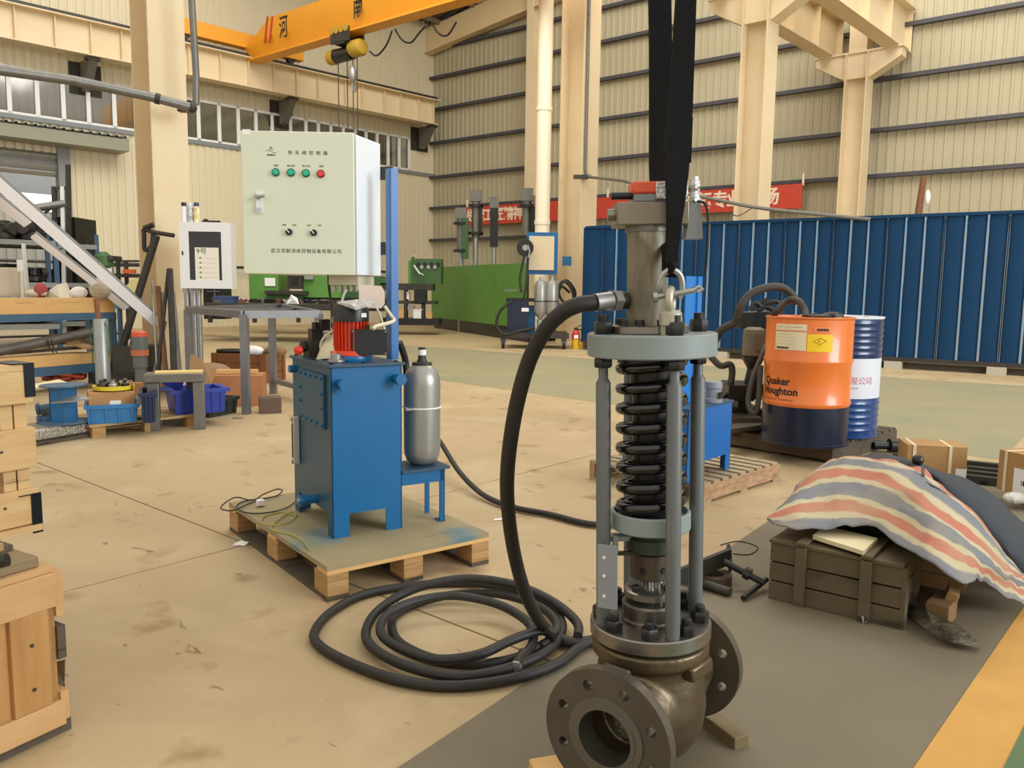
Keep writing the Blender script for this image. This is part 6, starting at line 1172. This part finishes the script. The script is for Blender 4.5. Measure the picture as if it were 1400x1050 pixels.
def curve_text(s, px, py, size, m_, par, R, dzf=dz, angf=ang, bold=0, name='lettering'):
    o = text(s, size, m_, par, Matrix.Identity(4), name, ext=0, align='LEFT', bold=bold); a0 = radians(angf(px)); z0_ = dzf(py)
    bm = bmesh.new(); bm.from_mesh(o.data); bmesh.ops.subdivide_edges(bm, edges=[e for e in bm.edges if e.calc_length() > .02], cuts=2); bm.to_mesh(o.data); bm.free()
    for v in o.data.vertices: a = a0+v.co.x/R; v.co = Vector((R*sin(a), -R*cos(a), z0_+v.co.y))
    o.matrix_basis = Matrix.Identity(4); return o
lb_ = part('hazard_label', cyl_sheet(RO+.002, ang(1057), ang(1097.5), dz(474), dz(441)), mat('label_cream', '#e6d8b4', .6), od)
curve_text('——  —— ———', 1059, 444.5, .024, ink, lb_, RO+.004); part('label_stripe', cyl_sheet(RO+.003, ang(1057), ang(1097), dz(450.5), dz(449)), mat('drum_rim_orange', ''), lb_)
for i, s_ in enumerate(('————————', '—— — ——  ———', '— ——     —— —', '——— —   ————', '—— ——    ———')): curve_text(s_, 1059, 454+4*i, .016, mat('soft_ink', ''), lb_, RO+.004)
curve_text('■■■■■■', 1059, 471.5, .018, ink, lb_, RO+.004)
ly = part('yellow_label', cyl_sheet(RO+.002, ang(1098.5), ang(1131), dz(475), dz(453)), mat('label_yellow', '#f2c81c', .5), od)
dm = MB().tube([((RO+.004)*sin(radians(ang(px))), -(RO+.004)*cos(radians(ang(px))), dz(py)) for px, py in ((1106, 461.5), (1115, 457.5), (1123, 461), (1114.5, 465.5))], .0015, 4, True); part('diamond_outline', dm, ink, ly)
curve_text('油', 1112, 461.5, .016, ink, ly, RO+.004); curve_text('————', 1109, 468, .012, mat('soft_ink', ''), ly, RO+.004)
part('small_label', cyl_sheet(RO+.002, ang(1106), ang(1128), dz(450), dz(444)), mat('label_salmon', '#e98b52', .5), od); curve_text('■■■■', 1110, 447.5, .022, ink, od, RO+.004)
curve_text('Quaker', 1046.5, 515, .073, ink, od, RO+.002, bold=.002); curve_text('Houghton', 1045.5, 527.5, .073, ink, od, RO+.002, bold=.002); curve_text('.', 1084, 531, .03, ink, od, RO+.002); curve_text('Forward Together', 1048, 538.5, .032, mat('brown_ink', '#7a4424', .6), od, RO+.002)
cw_ = P(1141, 591, zd); 
HW = Y(1141, 434, cw_.y-.28).z-zd
wd_ = drum(cw_, RO, HW, ((0, HW*.335, dbl, 'lower_shell'), (HW*.335, HW*.665, dwh, 'middle_band'), (HW*.665, HW-.01, mat('drum_deep_blue', '#12305e', .25, coat=.3), 'upper_shell')), 'blue drum with a white middle band standing behind the orange drum', dwh, ribs=[HW*(.07+.055*i) for i in range(5)]+[HW*(.70+.05*i) for i in range(6)])
angw = lambda px: degrees(asin(max(-.98, min(.98, (px-1143)/53))))-degrees(atan2(cw_.x, cw_.y)); dzw = lambda py: (588-py)/154*HW
pkt = mat('pink_lettering', '#d78f9c', .6)
curve_text('限公司', 1157.5, 514, .062, pkt, wd_, RO+.003, dzw, angw); curve_text('▪▪▪', 1158, 522.5, .038, mat('grey_lettering', '#a9a9b4', .6), wd_, RO+.003, dzw, angw)
tag(part('black_rag', MB().sphere((0, 0, .015), 1, 9, (.09, .06, .018)).sphere((.1, .02, .02), 1, 8, (.08, .05, .03)).cyl((-.08, 0, .01), (-.02, .03, .03), .015, 6), mat('black_plastic_rag', '#131313', .3, bump=.8, bscale=40), None, (cO.x+.06, cO.y-.02, zd+HO-.01), smooth=False), 'crumpled black rag lying on top of the orange drum', 'rag')
# dark pump unit left of the drums
Dp = 6.35; q = Vector((Y(1026, 560, Dp).x, Dp, 0)); t = thing('pump_station', 'dark oily pump station with hoses left of the orange drum', 'pump', q); L = local(t)
def QB(x0, x1, y0, y1, D=Dp, dep=.3): a, b = L(Y(x0, y1, D)), L(Y(x1, y0, D)); return MB().bb(a.x, b.x, a.y, a.y+dep, a.z, b.z)
part('upper_tank', MB().cyl(L(Y(1040, 448, Dp+.2)), L(Y(1040, 426, Dp+.2)), .19, 24), mat('navy_tank', '#141b28', .35), t)
z0_, z1_ = L(Y(1026, 487, Dp)).z, L(Y(1026, 447, Dp)).z
part('electric_motor', MB().lathe([(.07, z0_), (.085, z0_+.01), (.085, z1_-.06), (.08, z1_-.02), (.05, z1_)], None, 20).box((.04, -.07, (z0_+z1_)/2), (.09, .05, .12)), mat('dusty_motor', '#6a5f4e', .6, c2='#7f735d', scale=10), t)
part('bell_housing', MB().lathe([(.05, z0_-.24), (.06, z0_-.2), (.04, z0_-.1), (.08, z0_-.03), (.08, z0_)], None, 16), blackp, t)
part('valve_block', QB(998, 1045, 526, 546).box(L(Y(1010, 536, Dp-.1)), (.2, .16, .12)), blackp, t); part('support_column', QB(1008, 1022, 545, 572), dsteel, t); part('base_timber', QB(1000, 1044, 572, 596, Dp-.25), woodd, t); part('drip_tray', QB(1000, 1045, 560, 572, Dp), dsteel, t)
part('manifold_pipe', MB().tube(catmull([L(Y(*p)) for p in ((976, 556, Dp-.2), (985, 545, Dp-.15), (1005, 536, Dp-.1), (1030, 540, Dp-.1))], 4), .02), blackp, t)
part('cable_clutter', MB().tube(catmull([L(Y(x, y, Dp+.1)) for x, y in ((1025, 424), (1033, 414), (1042, 420), (1050, 408), (1046, 416), (1060, 412), (1070, 420), (1062, 426), (1048, 420), (1036, 425))], 4), .02, 6).box(L(Y(1044, 416, Dp+.15)), (.12, .1, .06)), mat('black_rubber', ''), t)
grh = mat('dusty_hose', '#35312b', .6, c2='#433e36', scale=12)
for ps, r_, lab in ((((972, 488, Dp), (985, 500, Dp-.05), (998, 498, Dp-.05), (1001, 510, Dp-.05), (998, 530, Dp-.05)), .026, 'grey hose curling low at the left of the pump station'), (((1003, 520, Dp-.1), (992, 455, 6.2) if False else (973, 478, 6.2), (985, 452, 6.1), (1005, 440, 6.05), (1012, 420, 6.0), (1025, 403, 6.0), (1045, 394, 6.0), (1068, 393, 6.0), (1082, 402, 6.0), (1090, 415, 6.0)), .03, 'thick dusty hose arching over the pump station to the drums'), (((1052, 440, 6.0), (1062, 425, 5.9), (1078, 411, 5.9), (1092, 412, 5.8), (1100, 424, 5.75), (1102, 434, 5.7)), .026, 'shorter dusty hose dipping into the orange drum'), (((1048, 470, 6.0), (1040, 490, 5.9), (1030, 515, 5.8), (1023, 545, 5.75), (1027, 562, 5.7), (1034, 562, 5.7), (1037, 545, 5.7), (1040, 500, 5.75)), .02, 'brown hose loop hanging left of the orange drum')):
    if ps[0][0] == 1003: ps = ps[1:]
    tag(part('rubber_hose', MB().tube(catmull([Y(*p) for p in ps], 6), r_, 10), grh), lab, 'hose')
tag(part('loose_plank', MB().beam(Y(985, 588, 5.9), Y(1040, 580, 6.1), .16, .03), woodd), 'short dark plank beside the pump station on the pallet', 'plank')
tag(part('metal_part', MB().box((0, 0, .02), (.13, .09, .04), .3).cyl((-.05, 0, .05), (.05, 0, .05), .015, 8), dsteel, None, P(1168, 594, zd)), 'dark metal part lying on the drum pallet by the blue drum', 'part')

# ================================================================ RIGHT: CHEST, TARP, BOXES
c0 = P(1050, 818); c1 = P(1230, 862); hz2 = Y(1052, 741, c0.y).z; bk = P(1075, 719, hz2); f0 = P(1052, 741, hz2)
dirx = (c1-c0).normalized(); ny = Vector((-dirx.y, dirx.x, 0)); dp2 = .27; l = (c1-c0).length*.99
t = thing('ammunition_chest', 'old dark olive-brown plank chest with two vertical battens, pale board on its lid', 'chest', c0, head(c0, c1)); L = local(t)
ch = mat('old_chest_boards', '#66583f', .7, c2='#544833', scale=4, stretch=(1, 5, 5), bump=.2, dirt=('#37301f', 3.5, .58)); ph = hz2/3
for i in range(3): part('front_plank', MB().bb(0, l, 0, .016, i*ph+.003, (i+1)*ph-.003), ch, t, bevel=.002); part('side_plank', MB().bb(l-.016, l, .018, dp2, i*ph+.003, (i+1)*ph-.003), ch, t, bevel=.002); part('side_plank', MB().bb(0, .016, .018, dp2, i*ph+.003, (i+1)*ph-.003), ch, t); part('back_plank', MB().bb(0, l, dp2-.016, dp2, i*ph+.003, (i+1)*ph-.003), ch, t)
part('lid_rail', MB().bb(-.004, l+.004, -.006, .05, hz2, hz2+.012), ch, t)
for i in range(2): part('lid_plank', MB().bb(0, l, .052+.11*i, .159+.11*i, hz2, hz2+.012), ch, t)
for x in (l*.215, l*.71): part('batten', MB().bb(x, x+.04, -.02, 0, -.0, hz2+.004), ch, t, bevel=.002); part('lid_batten', MB().bb(x, x+.04, -.02, dp2, hz2+.012, hz2+.026), ch, t, bevel=.002)
part('end_batten', MB().bb(l, l+.016, .0, .05, 0, hz2), ch, t); part('end_batten', MB().bb(l, l+.016, dp2-.06, dp2, 0, hz2), ch, t); part('hasp', MB().tube([(l*.75, -.025, .03), (l*.77, -.03, .0), (l*.79, -.03, .015)], .004, 6), galv, t)
zt3 = hz2+.026; pc_ = [P(x, y, zt3) for x, y in ((1111, 737), (1180, 759), (1200, 741), (1127, 724))]
tag(part('pale_board', MB().add([p for p in pc_]+[p+Vector((0, 0, .016)) for p in pc_], [(3, 2, 1, 0), (4, 5, 6, 7)]+[(i, (i+1) % 4, 4+(i+1) % 4, 4+i) for i in range(4)]), mat('pale_plywood', '')), 'pale cream board lying on the lid of the dark chest', 'board')
# timber crate under the tarp behind the chest
cq = P(1247, 800); cq2 = P(1310, 822); q0 = P(1240, 806)+Vector((.0, .0, 0))
t = thing('wooden_crate', 'plain light timber crate right of the dark chest, under the striped tarp', 'crate', q0, head(P(1243, 806), P(1309, 820)))
tc_ = mat('crate_honey_board', '#a98655', .7, c2='#977445', scale=3, stretch=(1, 6, 6), bump=.1)
for i in range(3): part('plank', MB().bb(0, .2, 0, .016, .03+i*.062, .03+i*.062+.058), tc_, t)
for i in range(3): part('plank', MB().bb(.184, .2, .016, .25, .03+i*.062, .03+i*.062+.058), tc_, t)
part('crate_lid', MB().bb(0, .2, 0, .25, .216, .224), tc_, t); part('skid', MB().bb(.0, .17, .02, .08, 0, .028), woodd, t); part('skid', MB().bb(.0, .17, .18, .24, 0, .028), woodd, t)
# dark slatted rack contents under the tarp behind the chest
q0 = c0+ny*(dp2+.03)+dirx*.02
t = thing('ribbed_rack', 'dark ribbed metal rack peeking out between the chest and the tarp', 'rack', q0, head(c0, c1)); part('frame', MB().bb(0, .36, 0, .22, 0, hz2-.02), blackp, t)
for i in range(8): part('slat', MB().bb(.01+.043*i, .03+.043*i, .0, .2, hz2-.02, hz2+.01), dsteel, t)
part('crate_edge', MB().bb(-.02, .12, -.02, .0, 0, hz2+.03), tc_, t)
# striped tarp
rows = [
 [(1048, 712, .29), (1078, 722, .30), (1130, 724, .30), (1190, 722, .31), (1225, 745, .30), (1270, 772, .28), (1320, 799, .24), (1340, 797, .18), (1370, 815, .1), (1405, 832, .03)],
 [(1052, 706, .31), (1082, 700, .33), (1130, 692, .35), (1180, 695, .36), (1225, 712, .35), (1270, 742, .33), (1315, 765, .28), (1345, 782, .22), (1374, 800, .13), (1407, 818, .05)],
 [(1068, 694, .32), (1090, 676, .37), (1140, 664, .40), (1188, 668, .41), (1230, 685, .40), (1275, 714, .38), (1318, 740, .32), (1350, 768, .25), (1380, 792, .15), (1410, 806, .07)],
 [(1078, 684, .33), (1105, 655, .39), (1145, 640, .44), (1190, 645, .45), (1232, 660, .44), (1275, 688, .41), (1320, 718, .35), (1352, 748, .27), (1380, 778, .17), (1412, 798, .08)],
 [(1088, 668, .34), (1118, 640, .41), (1152, 625, .46), (1192, 628, .47), (1228, 634, .46), (1264, 646, .43), (1296, 675, .39), (1332, 703, .33), (1356, 734, .25), (1380, 765, .17), (1410, 792, .09)]]
def rs(r, n):
    c = catmull([P(x, y, z) for x, y, z in r], 12); return [c[int(round(i*(len(c)-1)/(n-1)))] for i in range(n)]
nu = 60; R5 = [rs(r, nu) for r in rows]
grid = []; nv = 0
for i in range(nu):
    col_ = catmull([R5[k][i] for k in range(5)], 6); grid.append(col_); nv = len(col_)
rt = random.Random(9)
import mathutils.noise as mnoise
vs = []
for i in range(nu):
    for j in range(nv):
        p = grid[i][j].copy(); p.z += .016*mnoise.noise(Vector((p.x*5, p.y*5, 0)))+.026*abs(mnoise.noise(Vector((p.x*9+p.y*5, p.y*4, 3))))+.012*abs(mnoise.noise(Vector((p.x*21, p.y*17, 9))))+.004*mnoise.noise(p*26); vs.append(p)
mb = MB().add(vs, [(i*nv+j, (i+1)*nv+j, (i+1)*nv+j+1, i*nv+j+1) for i in range(nu-1) for j in range(nv-1)])
tm = bpy.data.materials.new('striped_tarp'); tm.use_nodes = True; nt = tm.node_tree; N = nt.nodes; Lk = nt.links; bs_ = N['Principled BSDF']; bs_.inputs['Roughness'].default_value = .75
uv = N.new('ShaderNodeUVMap'); sx_ = N.new('ShaderNodeSeparateXYZ'); Lk.new(uv.outputs[0], sx_.inputs[0])
rp_ = N.new('ShaderNodeValToRGB'); rp_.color_ramp.interpolation = 'LINEAR'
blg, crm, rdd = '#75767a', '#b9ad8c', '#b26f58'
stops = [(0, blg), (.1, blg), (.12, crm), (.17, crm), (.185, rdd), (.29, rdd), (.305, crm), (.36, crm), (.375, blg), (.52, blg), (.535, crm), (.58, crm), (.595, rdd), (.72, rdd), (.735, crm), (.79, crm), (.81, blg), (.91, blg), (.92, crm), (.95, crm), (.96, rdd)]
cr_ = rp_.color_ramp
while len(cr_.elements) < len(stops): cr_.elements.new(.5)
for e, (p_, c_) in zip(cr_.elements, stops): e.position = p_
for e, (p_, c_) in zip(cr_.elements, stops): e.color = lin(c_)
tcn = N.new('ShaderNodeTexCoord'); nz = N.new('ShaderNodeTexNoise'); nz.inputs['Scale'].default_value = 5; nz.inputs['Detail'].default_value = 8; Lk.new(tcn.outputs['Object'], nz.inputs['Vector'])
mx_ = N.new('ShaderNodeMix'); mx_.data_type = 'RGBA'; mr_ = N.new('ShaderNodeMapRange'); mr_.inputs[1].default_value = .45; mr_.inputs[2].default_value = .75; mr_.inputs[4].default_value = .5
Lk.new(nz.outputs[0], mr_.inputs[0]); Lk.new(mr_.outputs[0], mx_.inputs[0]); Lk.new(sx_.outputs[1], rp_.inputs[0]); Lk.new(rp_.outputs[0], mx_.inputs[6]); mx_.inputs[7].default_value = lin('#a89672'); Lk.new(mx_.outputs[2], bs_.inputs['Base Color'])
bpn = N.new('ShaderNodeBump'); bpn.inputs['Strength'].default_value = .5; bpn.inputs['Distance'].default_value = .02; n2_ = N.new('ShaderNodeTexNoise'); n2_.inputs['Scale'].default_value = 9; Lk.new(tcn.outputs['Object'], n2_.inputs['Vector']); Lk.new(n2_.outputs[0], bpn.inputs['Height']); Lk.new(bpn.outputs[0], bs_.inputs['Normal'])
tp = part('striped_tarp', mb, tm)
ul = tp.data.uv_layers.new(name='UVMap')
for lp in tp.data.loops: i, j = divmod(lp.vertex_index, nv); ul.data[lp.index].uv = (i/(nu-1), j/(nv-1))
md = tp.modifiers.new('thick', 'SOLIDIFY'); md.thickness = .004; md.offset = -1
tag(tp, 'faded red, grey and cream striped tarpaulin draped over the pile on the right', 'tarp')
# navy tarp behind it
nrows = [
 [(1150, 633, .43), (1195, 634, .44), (1228, 640, .43), (1262, 652, .40), (1293, 681, .36), (1329, 709, .30), (1352, 740, .23), (1376, 771, .15), (1412, 800, .04)],
 [(1160, 628, .44), (1205, 625, .46), (1240, 630, .46), (1275, 645, .44), (1310, 665, .40), (1345, 692, .34), (1372, 722, .27), (1395, 752, .2), (1430, 785, .06)],
 [(1170, 622, .40), (1215, 619, .42), (1248, 628, .43), (1285, 642, .41), (1320, 652, .37), (1355, 672, .31), (1380, 694, .23), (1410, 722, .15), (1445, 755, .04)]]
R3 = [rs(r, 40) for r in nrows]; vs = []
for i in range(40):
    cc_ = catmull([R3[k][i] for k in range(3)], 5); nv2 = len(cc_)
    for p in cc_: q_ = p.copy(); q_.z += .008*mnoise.noise(q_*7)-.006; vs.append(q_)
np_ = part('navy_tarp', MB().add(vs, [(i*nv2+j, (i+1)*nv2+j, (i+1)*nv2+j+1, i*nv2+j+1) for i in range(39) for j in range(nv2-1)]), mat('navy_cloth', '#2b3038', .75, c2='#343a42', scale=5, bump=.3, bscale=20)); md = np_.modifiers.new('thick', 'SOLIDIFY'); md.thickness = .005; md.offset = -1
tag(np_, 'dark navy cloth lying over the far side of the striped tarp', 'cloth')
part('seam_cord', MB().tube(catmull([P(x, y, z+.015) for x, y, z in ((1262, 640, .45), (1262, 650, .43), (1266, 660, .42), (1280, 668, .41), (1292, 676, .39), (1302, 684, .37))], 6), .006, 6), blackp, np_)
tag(part('black_ball', MB().sphere((0, 0, 0), .025, 12), blackp, None, P(1255, 629, .47)), 'small black ball poking out above the navy cloth', 'ball')
# pile body that carries the tarp
pc0 = P(1185, 690, .36); t = thing('covered_stack', 'dark stacked goods mostly hidden beneath the striped tarp', 'stack', (pc0.x, pc0.y, 0), head(c0, c1))
part('stacked_box', MB().bb(-.2, .18, -.02, .25, 0, .34), blackp, t)
# timber blocks and dirty film at the corner
tag(part('timber_block', MB().bb(-.035, .045, -.03, .09, 0, .075), mat('dirty_honey_timber', '#8a6a44', .8, c2='#775a38', scale=6), None, P(1284, 855)+Vector((0, .02, .006)), radians(-42), bevel=.003), 'brown timber block on the dirty film by the striped tarp', 'timber')
tag(part('timber_block', MB().box((0, 0, .055), (.04, .11, .1), 0, Matrix.Rotation(.3, 4, 'Y')), tc_, None, P(1298, 850)+Vector((.02, .05, .006)), radians(-30), bevel=.003), 'thin light timber block leaning behind the brown block', 'timber')
fv = [P(x, y, z) for x, y, z in ((1236, 835, .01), (1262, 862, .02), (1300, 878, .03), (1338, 890, .01), (1342, 880, .02), (1310, 858, .04), (1290, 845, .02), (1262, 828, .05), (1245, 820, .03))]
tag(part('dirty_film', MB().add([p+Vector((0, 0, .012*(k % 2))) for k, p in enumerate(fv)]+[P(1275, 852, .05), P(1312, 872, .035)], [(0, 1, 9), (1, 2, 9), (2, 10, 9), (2, 3, 10), (3, 4, 10), (4, 5, 10), (5, 9, 10), (5, 6, 9), (6, 7, 9), (7, 8, 9), (8, 0, 9)]), mat('oily_plastic_film', '#3a352b', .25, c2='#6a6352', scale=14, amt=.2, bump=.8, bscale=30)), 'crumpled dirty plastic film under the timber blocks', 'plastic film')
# cardboard boxes with straps
def carton(A, B, dep, h__, lab, straps, z=.05, extra=False):
    t = thing('cardboard_box', lab, 'box', A, head(A, B)); l = (B-A).length
    part('carton', MB().bb(0, l, 0, dep, 0, h__), mat('carton_brown', '#b08a58', .8, c2='#a47e4c', scale=3), t, bevel=.003); part('top_flap', MB().bb(.0, l, .0, dep*.49, h__, h__+.003), mat('carton_brown', ''), t); part('top_flap', MB().bb(.0, l, dep*.51, dep, h__, h__+.003), mat('carton_brown', ''), t)
    for s_ in straps: part('strap', MB().bb(s_*l-.009, s_*l+.009, -.003, dep+.003, h__+.003, h__+.005).bb(s_*l-.009, s_*l+.009, -.004, -.001, 0, h__+.004), mat('strap_cream', '#dfcfae', .5), t)
    return t, l
zb_ = .06; A = P(1238, 652, zb_); B = P(1320, 657, zb_); hh = Y(1320, 613, B.y).z-zb_
t, l = carton(A, B, .24, hh, 'brown strapped cardboard box behind the navy cloth, wholly in view', (.12, .72))
part('hand_hole', MB().bb(l, l+.002, .09, .15, hh*.55, hh*.8), blackp, t); part('shipping_label', MB().bb(l-.0, l+.002, .0, .07, .0, hh*.4).bb(l-.06, l, -.002, 0, 0, hh*.35), white, t)
A2 = P(1362, 668, zb_); B2 = P(1440, 690, zb_); hh = Y(1362, 615, A2.y).z-zb_
t, l = carton(A2, B2, .28, hh, 'brown strapped cardboard box cut by the right edge of the picture', (.14, .8)); part('shipping_label', MB().bb(l*.3, l*.85, -.003, -.001, .0, hh*.65), white, t)
text('I■', .04, ink, t, fm((l*.5, -.004, hh*.3), (1, 0, 0), (0, 0, 1)), name='stencil')
t = thing('steel_skid', 'low dark steel skid under the two strapped cardboard boxes', 'skid', P(1200, 645), head(P(1200, 645), P(1400, 668)))
for y in (-.05, .1, .25, .45): part('skid_rail', MB().bb(.05, 1.25, y, y+.05, .0, .055), dsteel, t)
for x in (.1, .6, 1.1): part('cross_bar', MB().bb(x, x+.05, -.05, .5, .0, .03), dsteel, t)
tag(part('plastic_wrap', MB().sphere((0, 0, .03), 1, 9, (.07, .05, .035)), mat('crinkled_wrap', '#d9d6cf', .3, bump=1, bscale=50), None, P(1388, 688, .03), smooth=False), 'white crumpled plastic wrap at the right edge below the boxes', 'plastic')
q = P(1215, 618); tag(part('dark_fitting', MB().cyl((-.12, 0, .05), (.06, 0, .05), .03, 10).cyl((.0, 0, .05), (.12, 0, .05), .055, 12), blackp, None, q), 'dark pipe fitting on the floor left of the whole cardboard box', 'fitting')
tag(part('floor_bar', MB().beam(P(1205, 640, .02), P(1238, 652, .02), .03, .03), dsteel), 'short dark bar on the floor near the drum pallet corner', 'bar')
